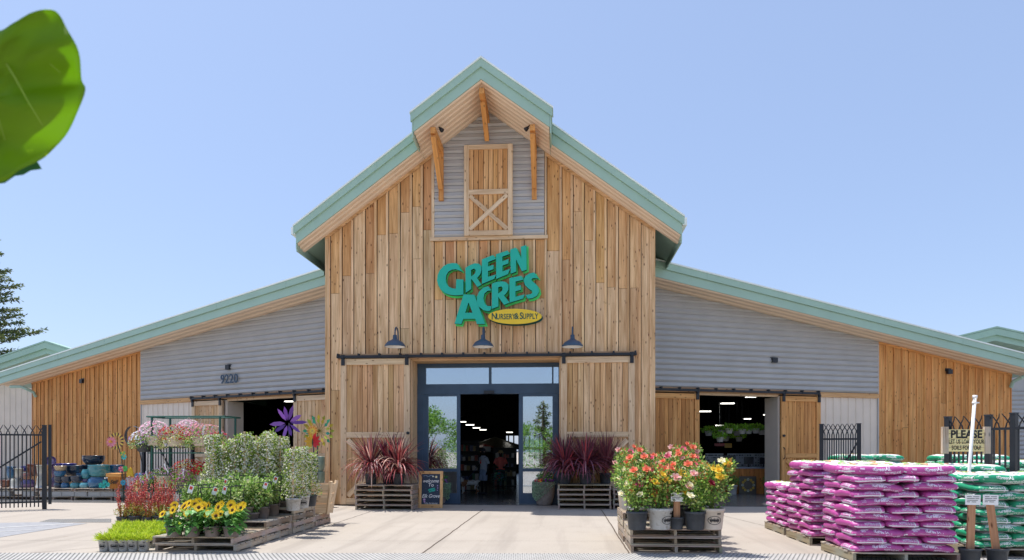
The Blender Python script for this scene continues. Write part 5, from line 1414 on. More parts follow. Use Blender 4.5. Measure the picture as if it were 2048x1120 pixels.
put_text(t, 'SOILS FOR YOU!', lambda x, z, d: (x, -.024, z), size=.092, cz=-ht * .33, bold=.002, xs=.66)
t.build('lettering', 'ink', bo, local=True)
for s_ in (-1, 1): b = MB(); b.rndoff(); b.box(s_ * (wd / 2 + .03) - .045, s_ * (wd / 2 + .03) + .045, -.035, .02, -ht / 2 - .03, ht / 2 + .04, tint=(1.25, 1.25, 1.3)); b.build('side_post', 'pallet', e, local=True)
# white pole
p0 = gnd(1926, 1100); 
p1 = at(1950, 792, p0.y); b = MB(); e = empty('white_pole', p0, 'white plastic pole leaning in front of the yellow sign', 'pole')
b.tube([(0, 0, 0), (p1.x - p0.x, 0, p1.z)], .022, 12); b.build('pole_tube', 'white', e, True, local=True)
b = MB(); v = Vector((p1.x - p0.x, 0, p1.z)); b.tube([v * .985, v * 1.005], .03, 12); b.tube([v * .95, v * .962], .032, 12); b.tube([v * .956, v * .956 + Vector((.06, -.01, 0))], .01, 6); b.build('pole_cap', 'white', e, True, local=True)

# ================================================================ GLAZED POTS ON THE LEFT
def glaze(name, top, mid, low):
    m, nt, b = newmat(name); tc = nt.nodes.new('ShaderNodeTexCoord'); sx = nt.nodes.new('ShaderNodeSeparateXYZ'); nt.links.new(tc.outputs['Generated'], sx.inputs[0])
    n = tex(nt, 'noise', 5, tc.outputs['Generated'], 4); a = nt.nodes.new('ShaderNodeMath'); a.operation = 'MULTIPLY_ADD'; a.inputs[1].default_value = .5; nt.links.new(n.outputs[0], a.inputs[0]); nt.links.new(sx.outputs[2], a.inputs[2])
    c = ramp(nt, a.outputs[0], [(.25, low), (.55, mid), (.95, top)]); nt.links.new(c, b.inputs['Base Color']); b.inputs['Roughness'].default_value = .22; b.inputs['Specular IOR Level'].default_value = .6
    b.inputs['Coat Weight'].default_value = .5; M[name] = m; return m
glaze('teal_glaze', (.04, .22, .26), (.05, .26, .30), (.16, .34, .33)); glaze('blue_glaze', (.015, .10, .22), (.03, .16, .30), (.10, .24, .36))
glaze('dark_glaze', (.012, .028, .055), (.015, .035, .07), (.20, .18, .15)); glaze('plum_glaze', (.06, .04, .14), (.16, .09, .20), (.26, .18, .28))
glaze('rust_glaze', (.18, .06, .035), (.24, .10, .06), (.30, .17, .12)); glaze('cream_glaze', (.40, .38, .30), (.55, .52, .44), (.36, .38, .42)); glaze('cobalt_glaze', (.01, .02, .25), (.02, .03, .22), (.30, .20, .12)); glaze('sand_glaze', (.50, .36, .20), (.48, .35, .21), (.55, .42, .28))
glaze('sky_glaze', (.10, .32, .38), (.20, .42, .46), (.42, .46, .42))
def bowl(r, h, kind):
    if kind == 'bowl': P = [(.5, 0), (.62, .01), (.85, .25), (.98, .55), (1.0, .75), (.97, .93), (1.0, .97), (.98, 1), (.92, .99), (.90, .9), (.6, .5), (.001, .45)]
    elif kind == 'round': P = [(.55, 0), (.62, .01), (.9, .22), (1.0, .5), (.92, .78), (.74, .93), (.76, 1), (.70, .99), (.68, .9), (.001, .8)]
    else: P = [(.62, 0), (.66, .01), (.80, .3), (.92, .7), (.98, .94), (1.04, .95), (1.04, 1), (.96, .99), (.93, .9), (.001, .8)]
    return [(r * a, h * b) for a, b in P]
PY = 18.55
def gpot(px0, px1, py0, py1, kind, gl, desc, dY=0.0, flip=False):
    """pot measured by its picture box (left, right, top, bottom) and stood on its real plane"""
    Y = PY + dY; a, b = at(px0, py1, Y), at(px1, py0, Y); r = abs(b.x - a.x) / 2; h = b.z - a.z; z = a.z
    e = empty('glazed_pot', ((a.x + b.x) / 2, Y, z), desc, 'plant pot', 'glazed pots on the pallets at left')
    m_ = MB(); pr = bowl(r, h, kind)
    if flip: pr = [(q, h - zz) for q, zz in pr][::-1]
    m_.lathe(pr[:-4] if not flip else pr, 24); m_.build('pot_body', gl, e, True, local=True)
    m_ = MB(); m_.lathe(pr[-5:] if not flip else pr[:2], 24); m_.build('pot_rim', gl, e, True, local=True)
    return e
PT = pallet_top = 0
gp = [
 (168, 206, 911, 929, 'bowl', 'dark_glaze', 'wide dark navy glazed bowl on top of the pile against the boards', .9),
 (168, 210, 929, 944, 'bowl', 'dark_glaze', 'dark navy bowl beneath the topmost bowl', .9),
 (179, 217, 930, 954, 'bowl', 'teal_glaze', 'large teal glazed bowl with pale drips, upper of the teal pair', .1),
 (178, 216, 954, 977, 'round', 'blue_glaze', 'large round blue pot below the big teal bowl', .1),
 (214, 246, 930, 948, 'bowl', 'blue_glaze', 'blue glazed bowl above the small wooden planter box', .7),
 (130, 168, 931, 952, 'bowl', 'dark_glaze', 'wide dark bowl with pale splash behind the small stacked pots', .5),
 (110, 131, 932, 942, 'pot', 'sand_glaze', 'sandy rimmed small pot on top of the left column', 0),
 (110, 130, 942, 953, 'bowl', 'blue_glaze', 'small blue grey bowl, second in the left column', 0),
 (110, 126, 953, 965, 'bowl', 'dark_glaze', 'small slate bowl, third in the left column', 0),
 (109, 124, 965, 977, 'round', 'dark_glaze', 'small round slate pot at the foot of the left column', 0),
 (124, 143, 953, 965, 'bowl', 'dark_glaze', 'small dark bowl on the second column, next to the slate column', 0),
 (123, 139, 965, 977, 'round', 'blue_glaze', 'small round slate blue pot below the dark bowl', 0),
 (143, 164, 952, 965, 'bowl', 'dark_glaze', 'small bowl with pale rim standing on a bright blue pot', 0),
 (142, 161, 965, 977, 'round', 'teal_glaze', 'small bright teal blue round pot under the pale rimmed bowl', 0),
 (136, 146, 967, 977, 'round', 'sand_glaze', 'tiny sand coloured pot between two blue pots', .15),
 (153, 166, 946, 953, 'bowl', 'blue_glaze', 'small blue bowl just behind the pale rimmed bowl', .3),
 (164, 182, 939, 958, 'round', 'teal_glaze', 'teal egg shaped pot left of the large teal bowl', .1),
 (165, 180, 958, 965, 'bowl', 'plum_glaze', 'small purple grey bowl under the teal egg shaped pot', .1),
 (160, 179, 965, 977, 'round', 'sky_glaze', 'pale sky blue round pot beside the large blue one', 0),
 (104, 116, 931, 955, 'pot', 'plum_glaze', 'tall plum pot at the left behind the slate column', .4),
 (103, 118, 955, 977, 'round', 'plum_glaze', 'round purple pot standing behind the slate column', .4),
 (94, 112, 917, 930, 'bowl', 'plum_glaze', 'dark plum bowl tipped on its side beside the gate post', .4),
 (112, 150, 927, 934, 'bowl', 'cobalt_glaze', 'cobalt blue bowl rim behind the stacked pots', .9),
 (14, 30, 933, 956, 'pot', 'blue_glaze', 'blue pot with tan foot seen through the gate, leftmost', .2),
 (29, 45, 937, 957, 'pot', 'cream_glaze', 'cream tapered pot seen through the gate', 0),
 (44, 60, 932, 944, 'bowl', 'cobalt_glaze', 'cobalt blue bowl seen through the gate', .4),
 (47, 62, 946, 960, 'round', 'rust_glaze', 'pinkish round pot seen through the middle of the gate', 0),
 (54, 76, 928, 952, 'pot', 'rust_glaze', 'rust brown pot seen through the gate', .3),
 (74, 88, 930, 952, 'pot', 'cream_glaze', 'pale pot behind the gate post, upper', 0),
 (73, 88, 952, 976, 'pot', 'cream_glaze', 'pale pot behind the gate post, lower', 0, True),
 (44, 68, 959, 977, 'round', 'plum_glaze', 'plum round pot low behind the middle of the gate', .05),
 (21, 44, 957, 977, 'pot', 'cream_glaze', 'upturned cream pot low behind the gate', 0, True),
 (2, 21, 960, 977, 'pot', 'rust_glaze', 'terracotta coloured pot low at the left frame edge', .1),
]
for g_ in gp:
    o = gpot(*g_[:7], dY=g_[7], flip=len(g_) > 8)
    if 'tipped' in g_[6]: o.rotation_euler = (R(62), 0, R(30)); o.location.z += .05
# pallets, concrete blocks, pallets under the pots
a = gnd(0, 1001.3); z1 = at(180, 993, 18.3).z; z2_ = at(180, 983, 18.3).z; z3_ = at(180, 977, 18.3).z
H1 = max(.07, z1); y0 = 18.25
for k, px_ in enumerate((-60, 27, 106, 186, 266)):
    w_ = 1.12; x = at(px_, 950, y0).x
    pallets(x, y0 + .5, 1, w_, 1.0, round(H1, 3), what=f"lying on the ground below the glazed pots, {ORD[k]} from the left")
    pallets(x, y0 + .5, 1, w_, 1.0, round(z3_ - z2_, 3), z0=z2_ + .002, what=f"carrying the glazed pots, {ORD[k]} from the left")
BLKP = None
for k, px_ in enumerate((-40, 5, 55, 92, 110, 136, 160, 188, 214, 240, 268, 300)):
    x = at(px_, 950, y0).x
    if BLKP is None:
        BLKP = empty('concrete_block', (0, 0, 0)); m_ = MB(); hh = z2_ - H1 - .004
        m_.box(-.19, .19, 0, .16, .002, hh - .002); m_.box(-.17, .17, -.012, -.0005, .012, hh - .012); m_.build('block_face', paint('concrete_block_grey', (.42, .40, .37), .9, .1, 9, bmp=.4), BLKP, local=True); o = BLKP
    else: o = dup(BLKP)
    o.location = (x, y0 + .02, H1 + .001); tag(o, f"grey concrete block between the pallets under the pots, {ORD[k]} from the left", 'concrete block', 'concrete blocks under the pots')

# small garden ornaments beside the pots
def orn(name, px, py, Y, label, cat):
    p = at(px, py, Y); return empty(name, p, label, cat)
C_ = lambda mb, nm, par: mb.build(nm, 'color', par, local=True)
ztop = z3_
# wooden planter box
p = at(232, 977, 18.3); e = empty('planter_box', (p.x, 18.4, ztop), 'small square wooden planter box with black scrawled word', 'planter')
m_ = MB(); s0, s1, h = .155, .20, .42
m_.rndoff(); m_.add([(-s0, -s0, 0), (s0, -s0, 0), (s0, s0, 0), (-s0, s0, 0), (-s1, -s1, h), (s1, -s1, h), (s1, s1, h), (-s1, s1, h)], [(0, 1, 5, 4), (1, 2, 6, 5), (2, 3, 7, 6), (3, 0, 4, 7), (3, 2, 1, 0)], tint=(.95, .8, .6)); mo = m_.build('box_sides', 'beam', e, local=True)
m_ = MB(); m_.grain = 'x'; m_.box(-s1 - .015, s1 + .015, -s1 - .02, s1 + .02, h - .09, h + .01, tint=(1.2, 1.2, 1.1)); m_.build('box_rim', 'beam', e, local=True)
t = MB(); put_text(t, 'Sell', lambda x, z, d: (x, -.19 - .02, .19 + z), size=.15, bold=.003, shear=.3); t.build('scrawl', 'ink', mo, local=True)
# gnome
e = orn('garden_gnome', 261, 977, 18.2, 'flat metal gnome with yellow pointed hat and grey beard', 'garden ornament'); e.location.z = ztop
def flat(mb, pts, y0, y1, tint): mb.prism(pts, y0, y1, tint=tint)
m_ = MB(); flat(m_, [(-.10, .34), (.10, .34), (.085, .46), (.045, .56), (.0, .60), (-.05, .55), (-.085, .45)], -.03, 0, (.80, .50, .02)); C_(m_, 'hat', e)
m_ = MB(); flat(m_, [(-.12, .32), (.12, .32), (.13, .2), (.07, .10), (0, .06), (-.07, .10), (-.13, .2)], -.035, -.031, (.55, .55, .56)); C_(m_, 'beard', e)
m_ = MB(); m_.ellipsoid((0, -.05, .335), .03, .03, .03, tint=(.6, .35, .25)); C_(m_, 'nose', e)
m_ = MB(); flat(m_, [(-.14, 0), (.14, 0), (.12, .2), (-.12, .2)], -.03, 0, (.12, .10, .25)); C_(m_, 'coat', e)
# bird house
e = orn('bird_house', 277, 958, 18.6, 'small round blue bird house with a dark heart shaped hole', 'bird house')
m_ = MB(); m_.tube([(0, -.06, .09), (0, .06, .09)], .085, 14, tint=(.14, .36, .62)); ho = C_(m_, 'house_body', e)
m_ = MB(); flat(m_, [(-.03, .10), (-.015, .115), (0, .1), (.015, .115), (.03, .1), (0, .06)], -.066, -.061, (.01, .015, .03)); m_.build('heart_hole', 'color', ho, local=True)
m_ = MB(); flat(m_, [(-.12, -.07), (.14, -.07), (.12, .0), (-.09, .0)], -.05, .05, (.55, .28, .1)); C_(m_, 'base', e)
m_ = MB(); m_.tube([(0, 0, -.07), (0, 0, -(e.location.z - .002))], .012, 6, tint=(.1, .1, .1)); C_(m_, 'pole', e)
# turquoise metal flowers
e = orn('metal_flower', 211, 976, 18.1, 'cluster of turquoise metal petals low on the pallet beside the wooden box', 'garden ornament'); e.location.z = ztop
rr = random.Random(4)
m_ = MB()
for cx_, cz_ in ((-.11, .11), (.10, .12), (0, .19), (-.03, .08)):
    for k in range(6):
        t_ = k * 1.047 + rr.random(); m_.leaf(Vector((cx_, -.02, cz_)), Vector((math.cos(t_), -.35, math.sin(t_))), Vector((0, -1, 0)), .085, .07, tint=vary((.03, .46, .40), .2, rr))
C_(m_, 'petals', e)
m_ = MB(); m_.tube([(-.02, 0, 0), (0, 0, .2)], .01, 5, tint=(.05, .05, .05)); m_.ellipsoid((.0, -.02, .30), .022, .022, .022, tint=(.8, .8, .75)); m_.ellipsoid((.06, -.02, .31), .018, .018, .018, tint=(.8, .8, .75)); C_(m_, 'stem', e)
# spinner with pink and striped wheel
def wheel(mb, c, R_, n, cols, w_, tilt=-.3, inner=.15):
    for k in range(n):
        t_ = 2 * math.pi * k / n; d = Vector((math.cos(t_), tilt * .3, math.sin(t_))); mb.leaf(Vector(c) + d * R_ * inner, d, Vector((0, -1, 0)), R_ * (1 - inner), w_, tint=cols[k % len(cols)])
sY = 17.9
b0 = gnd(246, 1000); p = at(233, 882, sY); q0 = at(246, 975, sY)
e = empty('garden_spinner', (q0.x, sY, 0), 'garden spinner with a pink daisy and yellow striped wheel on a bent stem', 'garden spinner', 'metal garden spinners')
rel = lambda px, py: at(px, py, sY) - Vector((q0.x, sY, 0))
m_ = MB(); m_.tube([(0, 0, 0), rel(246, 960), rel(243, 915), rel(234, 884)], .012, 6, tint=(.03, .05, .04)); C_(m_, 'stem', e)
m_ = MB(); wheel(m_, rel(233, 882), .26, 26, [(.75, .62, .10), (.02, .02, .02)], .035, inner=.45); C_(m_, 'striped_wheel', e)
m_ = MB(); wheel(m_, rel(226, 884) + Vector((0, -.06, 0)), .17, 18, [(.80, .18, .26), (.72, .30, .36)], .04); C_(m_, 'pink_daisy', e)
m_ = MB(); c_ = rel(224, 883); m_.tube([c_ + Vector((0, -.10, 0)), c_ + Vector((0, -.06, 0))], .035, 10, tint=(.80, .36, .03)); C_(m_, 'daisy_centre', e)
for i, (px_, py_, cols, lbl) in enumerate(((247, 908, [(.75, .45, .03), (.05, .5, .1)], 'orange and green metal flower ornament high on the stem below the daisy'), (249, 914, [(.05, .45, .42), (.1, .6, .55)], 'small turquoise metal flower below the orange one'),
        (243, 938, [(.6, .05, .12), (.8, .3, .4)], 'pink metal flower left of the gnome hat'), (251, 937, [(.04, .42, .06), (.10, .55, .10)], 'green metal flower left of the gnome hat'), (247, 965, [(.02, .25, .40), (.04, .35, .5)], 'blue metal flower low between box and gnome'))):
    p = at(px_, py_, sY - .1); e = empty('metal_flower', (p.x, sY - .1, 0), lbl, 'garden ornament')
    m_ = MB(); m_.tube([(0, 0, 0), (.02, 0, p.z * .5), (0, 0, p.z)], .007, 5, tint=(.03, .05, .04)); C_(m_, 'stem', e)
    m_ = MB(); wheel(m_, (0, -.01, p.z), .09, 7, cols, .07, inner=.1); C_(m_, 'petals', e)
# armillary ring on a bent pole
p = at(268, 872, 18.8); e = empty('garden_spinner', (at(286, 975, 18.8).x, 18.8, 0), 'dark grey metal ring spinner leaning left of the hanging baskets', 'garden spinner', 'metal garden spinners')
dx = p.x - e.location.x
m_ = MB(); m_.tube([(0, 0, 0), (0, 0, .9), (dx + .1, 0, p.z - .1), (dx + .06, 0, p.z + .3)], .014, 6, tint=(.04, .04, .045)); C_(m_, 'stem', e)
m_ = MB(); vs = []; N = 26; fs = []
for k in range(N):
    t_ = 2.0 + 3.6 * k / (N - 1)
    for rr_, yy in ((.30, -.06), (.30, .06)): vs.append((dx + rr_ * math.cos(t_) * .85, yy, p.z + rr_ * math.sin(t_)))
fs = [(2 * k, 2 * k + 2, 2 * k + 3, 2 * k + 1) for k in range(N - 1)]
m_.add(vs, fs, tint=(.16, .16, .18)); m_.tube([(dx, -.02, p.z + .28), (dx + .28, -.02, p.z + .2), (dx + .33, -.02, p.z - .05)], .012, 5, tint=(.16, .16, .18)); C_(m_, 'ring_band', e)
# big flower spinners above the jasmine
def bigspin(px, py, Y, label, fn):
    p = at(px, py, Y); e = empty('garden_spinner', (p.x, Y, 0), label, 'garden spinner', 'metal garden spinners')
    m_ = MB(); m_.tube([(0, .03, 0), (0, .03, p.z)], .012, 6, tint=(.05, .04, .06)); C_(m_, 'stem', e); fn(e, p.z); return e
def fn1(e, z):
    m_ = MB(); s_ = .0084
    for a_, L_, w_ in ((100, 42, 14), (70, 48, 15), (28, 42, 16), (185, 46, 16), (2, 56, 13), (215, 40, 14), (-35, 42, 12), (-72, 34, 12), (255, 40, 13), (125, 44, 13)):
        L_ *= .78; d = Vector((math.cos(R(a_)), -.12, math.sin(R(a_)))); a1 = d.cross(Vector((0, -1, 0))).normalized(); c0 = Vector((0, -.03, z)) + d * .05; L1 = L_ * s_ ; W1 = w_ * s_ * .72
        m_.add([c0, c0 + d * L1 * .3 + a1 * W1 * .42, c0 + d * L1 * .7 + a1 * W1 * .42, c0 + d * L1, c0 + d * L1 * .7 - a1 * W1 * .42, c0 + d * L1 * .3 - a1 * W1 * .42], [(0, 1, 2, 3, 4, 5)], tint=vary(rr.choice([(.20, .05, .38), (.30, .10, .46), (.12, .03, .26)]), .15, rr))
    C_(m_, 'purple_petals', e)
bigspin(577, 846, 12.9, 'large garden spinner with long glossy purple metal petals', fn1)
def fn2(e, z):
    m_ = MB()
    for ring, (R_, n, L_, w_, cols) in enumerate(((.24, 16, .12, .07, [(.35, .40, .04), (.55, .42, .03), (.05, .40, .20)]), (.16, 14, .12, .07, [(.45, .45, .05), (.04, .35, .22), (.6, .45, .05)]))):
        for k in range(n):
            t_ = 2 * math.pi * k / n + ring * .2; d = Vector((math.cos(t_), 0, math.sin(t_))); m_.leaf(Vector((.05, -.02 - .03 * ring, z)) + d * R_ * .9, d + Vector((0, -.3, 0)), Vector((0, -1, 0)), L_, w_, tint=vary(cols[k % 3], .2, rr))
            m_.tube([Vector((.05, -.01, z)), Vector((.05, -.01, z)) + d * R_], .004, 3, tint=(.3, .25, .05))
    C_(m_, 'leaf_ring', e)
    m_ = MB(); wheel(m_, (-.05, -.10, z), .13, 20, [(.80, .28, .06), (.85, .5, .12)], .03, inner=.2); wheel(m_, (-.05, -.12, z), .07, 12, [(.85, .65, .1)], .025); C_(m_, 'orange_flower', e)
bigspin(634, 862, 13.2, 'garden spinner with an orange flower and a ring of green and gold leaves', fn2)
def fn3(e, z):
    for s_, col, nm in ((-1, (.70, .36, .03), 'left_wing'), (1, (.70, .02, .03), 'right_wing')):
        m_ = MB()
        for k in range(5):
            t_ = R(75 - k * 34); d = Vector((s_ * math.cos(t_), -.1, math.sin(t_))); m_.leaf(Vector((s_ * .012, -.01, z)), d, Vector((0, -1, 0)), .19 - .014 * k, .085, tint=vary(col, .1, rr), fold=.05)
        C_(m_, nm, e)
    m_ = MB(); m_.ellipsoid((0, -.02, z), .012, .012, .07, tint=(.02, .02, .02)); C_(m_, 'butterfly_body', e)
bigspin(626, 884, 12.75, 'red and orange metal butterfly on a stem above the jasmine', fn3)
# ribbed green pots behind the jasmine
M['celadon'] = paint('ribbed_green_glaze', (.20, .27, .20), .3, .15, 6, coat=.4)
for k, (x0_, x1_, y0_, y1_, dy, lb) in enumerate(((627, 649, 913, 943, 0, 'ribbed green pot, upper of the pair nearest the barn corner'), (627, 649, 943, 971, 0, 'ribbed green pot, lower of the pair nearest the barn corner'),
        (616, 634, 926, 950, -.5, 'olive green pot beside the ribbed pair, upper'), (616, 634, 950, 972, -.5, 'olive green pot beside the ribbed pair, lower'))):
    Y = 16.6 + dy; a, b = at(x0_, y1_, Y), at(x1_, y0_, Y); r = (b.x - a.x) / 2; h = b.z - a.z; e = empty('glazed_pot', ((a.x + b.x) / 2, Y, a.z), lb, 'plant pot', 'ribbed green pots by the barn corner')
    pr = [(r * .70, 0)] + [(r * (.74 + .26 * min(1, i / 6) + (.03 if i % 2 else 0)), h * (.04 + .92 * i / 14)) for i in range(15)] + [(r * .98, h), (r * .9, h), (r * .88, h * .85)]
    m_ = MB(); m_.lathe(pr, 24); m_.build('pot_body', 'celadon', e, True, local=True)
a, b = at(614, 1010, 16.9), at(650, 972, 16.9); bz = at(630, 972, 16.6).z
e = empty('wooden_crate', ((a.x + b.x) / 2, 16.5, 0), 'low brown wooden box under the ribbed green pots', 'crate'); m_ = MB(); w_ = (b.x - a.x) / 2
for k in range(3): m_.grain = 'x'; m_.rndoff(); m_.box(-w_, w_, -.3, -.28, k * bz / 3 + .004, (k + 1) * bz / 3 - .004, tint=vary((.7, .6, .5), .1))
m_.box(-w_, w_, -.27, .3, .01, bz - .012, tint=(.5, .45, .4)); m_.build('crate_sides', 'beam', e, local=True)
m_ = MB(); m_.grain = 'x'; m_.box(-w_ - .01, w_ + .01, -.31, .31, bz - .010, bz - .001); m_.build('crate_lid', 'beam', e, local=True)
# slatted crate leaning at the end of the stepped display
p = gnd(634, 1031, .2); e = empty('wooden_crate', (p.x, p.y + .25, .216), 'tapered slatted wooden crate at the end of the stepped pallets', 'crate')
def quadbox(mb, P4, th):
    n = (Vector(P4[1]) - Vector(P4[0])).cross(Vector(P4[3]) - Vector(P4[0])).normalized() * th
    vs = [Vector(q) for q in P4] + [Vector(q) + n for q in P4]
    mb.add(vs, [(0, 1, 2, 3), (7, 6, 5, 4), (0, 4, 5, 1), (1, 5, 6, 2), (2, 6, 7, 3), (3, 7, 4, 0)])
m_ = MB(); m_.grain = 'x'
for k in range(3):
    z0_, z1_ = .02 + k * .19, .19 + k * .19; f0, f1 = .13 + z0_ * .14, .13 + z1_ * .14
    for s_ in range(4):
        Rz = Matrix.Rotation(s_ * math.pi / 2, 4, 'Z'); m_.rndoff(); quadbox(m_, [Rz @ Vector(q) for q in ((-f0, -f0, z0_), (f0, -f0, z0_), (f1, -f1, z1_), (-f1, -f1, z1_))], .015)
m_.build('slats', 'trim', e, local=True)
for s_ in range(4):
    Rz = Matrix.Rotation(s_ * math.pi / 2, 4, 'Z'); m_ = MB(); m_.rndoff(); m_.beam(Rz @ Vector((-.14, -.14, 0)), Rz @ Vector((-.23, -.23, .62)), .05, .05); m_.build('corner_post', 'trim', e, local=True)
e.rotation_euler = (0, 0, .1)
# ================================================================ HANGING BASKET RACK
RYK = 17.4
def rk(px, py): return at(px, py, RYK)
x0r, x1r = rk(298, 900).x, rk(446, 900).x; zt = rk(370, 833).z; zm = rk(370, 906).z; zb_ = rk(370, 983).z; RD = .85; xc = (x0r + x1r) / 2
rack = empty('plant_rack', (xc, RYK + RD / 2, 0), 'dark green steel rack hung with flower baskets on two levels', 'plant rack')
hx = (x1r - x0r) / 2; hy = RD / 2
for sx_, sy_ in ((-1, -1), (1, -1), (-1, 1), (1, 1)):
    b = MB(); b.box(sx_ * hx * .92 - .022, sx_ * hx * .92 + .022, sy_ * hy - .022, sy_ * hy + .022, 0, zt); b.build('leg', 'rackgreen', rack, local=True)
def ringrect(z, ex, r_=.02):
    b = MB(); c_ = [(-hx - ex, -hy), (-hx - ex * 1.6, 0), (-hx - ex, hy), (hx + ex, hy), (hx + ex * 1.6, 0), (hx + ex, -hy), (-hx - ex, -hy)]
    b.tube([(x, y, z) for x, y in c_], r_, 6); b.build('hanging_rail', 'rackgreen', rack, local=True)
ringrect(zt, .06, .022); ringrect(zm, .02, .018)
b = MB()
for k in range(9): y = -hy + k * 2 * hy / 8; b.box(-hx, hx, y - .012, y + .012, zb_ - .012, zb_ + .012)
b.box(-hx, -hx + .03, -hy, hy, zb_ - .02, zb_ + .014); b.box(hx - .03, hx, -hy, hy, zb_ - .02, zb_ + .014); b.build('bottom_shelf', 'rackgreen', rack, local=True)

def petunia(mb, r, c, nrm, R_, col):
    n = nrm.normalized(); a = n.cross(Vector((.2, .1, 1))).normalized(); b = n.cross(a); vs = [Vector(c) - n * R_ * .3]; N = 10
    for k in range(N): t = 2 * math.pi * k / N; q = R_ * (1 if k % 2 else .86); vs.append(Vector(c) + (a * math.cos(t) + b * math.sin(t)) * q + n * .004)
    mb.add(vs, [(0, 1 + k, 1 + (k + 1) % N) for k in range(N)], tint=vary(col, .12, r))
BS = 1.30
def make_basket(seed, potm, cols, nfl, fr=.017, wd=.24, hh=.16, droop=.0, gcols=None, x3=''):
    r = random.Random(seed); e = empty('hanging_basket', (0, 0, 0))
    m_ = MB(); m_.lathe([(.001, 0), (.10, 0), (.125, .02), (.165, .15), (.172, .155), (.172, .175), (.160, .175)], 20); m_.build('basket_pot', potm, e, True, local=True)
    m_ = MB()
    for k in range(3): t = k * 2.09 + .4; m_.tube([(.165 * math.cos(t), .165 * math.sin(t), .16), (.02 * math.cos(t), .02 * math.sin(t), .43), (0, 0, .46)], .0045, 4)
    m_.tube([(0, 0, .46), (.0, 0, .50), (.02, 0, .53), (0, 0, .56), (-.03, 0, .54)], .007, 5); m_.build('hanger', 'pottan', e, local=True)
    m_ = MB(); T = Matrix.Translation((.10, -.10, .42)) @ Matrix.Rotation(r.uniform(-.5, .5), 4, 'Y'); 
    for k in range(4): m_.tbox(T @ Matrix.Translation((.010 * k * k * .5, 0, -.05 * k)), -.016, .016, -.001, .001, -.052, .0)
    m_.build('care_tag', 'paper', e, local=True)
    f = MB(); fl = MB(); g = gcols or GR2
    cluster(f, r, (0, 0, .22), (wd * .9, wd * .9, hh), 420, .042, .022, g, up=.1)
    for _ in range(160 + int(240 * droop)):
        a = r.uniform(0, 6.28); q = wd * r.uniform(.75, 1.05); f.leaf(Vector((q * math.cos(a), q * math.sin(a), .20 - r.random() * (.12 + .15 * droop))), Vector((math.cos(a), math.sin(a), -.6)) + rdir(r) * .5, rdir(r), .04, .02, tint=vary(r.choice(g), .25, r))
    for _ in range(nfl):
        d = rdir(r); d = Vector((d.x, d.y, abs(d.z) * (1 if r.random() > .25 else -.5))); p = Vector((d.x * wd * 1.03, d.y * wd * 1.03, .23 + d.z * hh * 1.12)); petunia(fl, r, p, d + Vector((0, -.35, .35)) + rdir(r) * .3, fr * r.uniform(.8, 1.15), r.choice(cols))
    f.build('foliage', 'foliage', e, local=True); fl.build('blossoms', 'petal', e, local=True)
    return e
PKc = [(.90, .55, .66), (.92, .66, .74), (.84, .40, .56), (.93, .75, .80)]
RDc = [(.62, .03, .02), (.74, .08, .04), (.50, .02, .02), (.80, .22, .12)]
WHc = [(.9, .9, .88), (.86, .86, .9), (.42, .22, .62), (.9, .9, .88)]
MGc = [(.68, .10, .40), (.82, .30, .52), (.55, .08, .40), (.85, .5, .62)]
BK = {'pink': make_basket(101, 'pottan', PKc, 300, .021, .29, .25), 'red': make_basket(102, 'pottan', RDc, 260, .015, .30, .19, .9, [(.20, .30, .07), (.42, .48, .22), (.28, .20, .06)]),
      'white': make_basket(103, 'potblk', WHc, 130, .024, .28, .20), 'coral': make_basket(104, 'pottan', [(.88, .32, .36), (.90, .50, .42), (.8, .2, .4), (.85, .6, .55)], 210, .017, .28, .20, .6),
      'redger': make_basket(105, 'potgry', [(.60, .01, .02), (.45, .01, .02)], 60, .026, .22, .17), 'magenta': make_basket(106, 'potbrn', MGc, 120, .017, .26, .15, .5, [(.24, .40, .09), (.38, .50, .16)]),
      'mixed': make_basket(107, 'pottan', [(.9, .7, .7), (.85, .3, .45), (.5, .25, .6)], 70, .013, .25, .12, .3), 'purple': make_basket(108, 'potblk', [(.30, .12, .50), (.75, .3, .6), (.8, .6, .75)], 100, .016, .25, .14, .5, [(.30, .44, .12), (.42, .52, .20)])}
bl = [('white', 289, 904, 0, 'white and purple petunias spilling from a black basket at the upper left of the rack'), ('pink', 309, 891, -.02, 'pale pink petunias in a cream basket, upper left of the rack'),
      ('red', 350, 893, -.05, 'small red flowers in a trailing basket at the top middle of the rack'), ('pink', 378, 888, .55, 'pale pink petunias in the basket behind the red one'),
      ('coral', 401, 892, -.05, 'coral pink flowers in a cream basket, upper right of the rack'), ('coral', 419, 893, .3, 'coral flowers basket squeezed at the upper right rear'),
      ('redger', 437, 905, .1, 'bright red geraniums in a grey basket at the upper right end'), ('purple', 297, 983, -.15, 'purple and pink flowers in a black basket at the lower left of the rack'),
      ('mixed', 328, 968, -.1, 'white and pink small flowers in a cream basket at the lower middle of the rack'), ('magenta', 366, 978, -.1, 'magenta and pink flowers in a dark basket, lower middle right'),
      ('redger', 407, 965, .05, 'deep red geraniums in a grey basket at the lower right of the rack'), ('magenta', 440, 968, .3, 'magenta flowers in the lowest right basket behind the jasmine'), ('red', 377, 960, .6, 'red and green basket hung behind the lower magenta one')]
ub = set()
for k, (kd, px_, py_, dy, lb) in enumerate(bl):
    p = at(px_, py_, RYK + .1 + dy); o = BK[kd] if kd not in ub else dup(BK[kd]); ub.add(kd)
    o.location = p; o.rotation_euler = (0, 0, rnd.uniform(-.6, .6)); o.scale = (BS, BS, BS); tag(o, lb, 'hanging basket', 'flower baskets on the green rack')

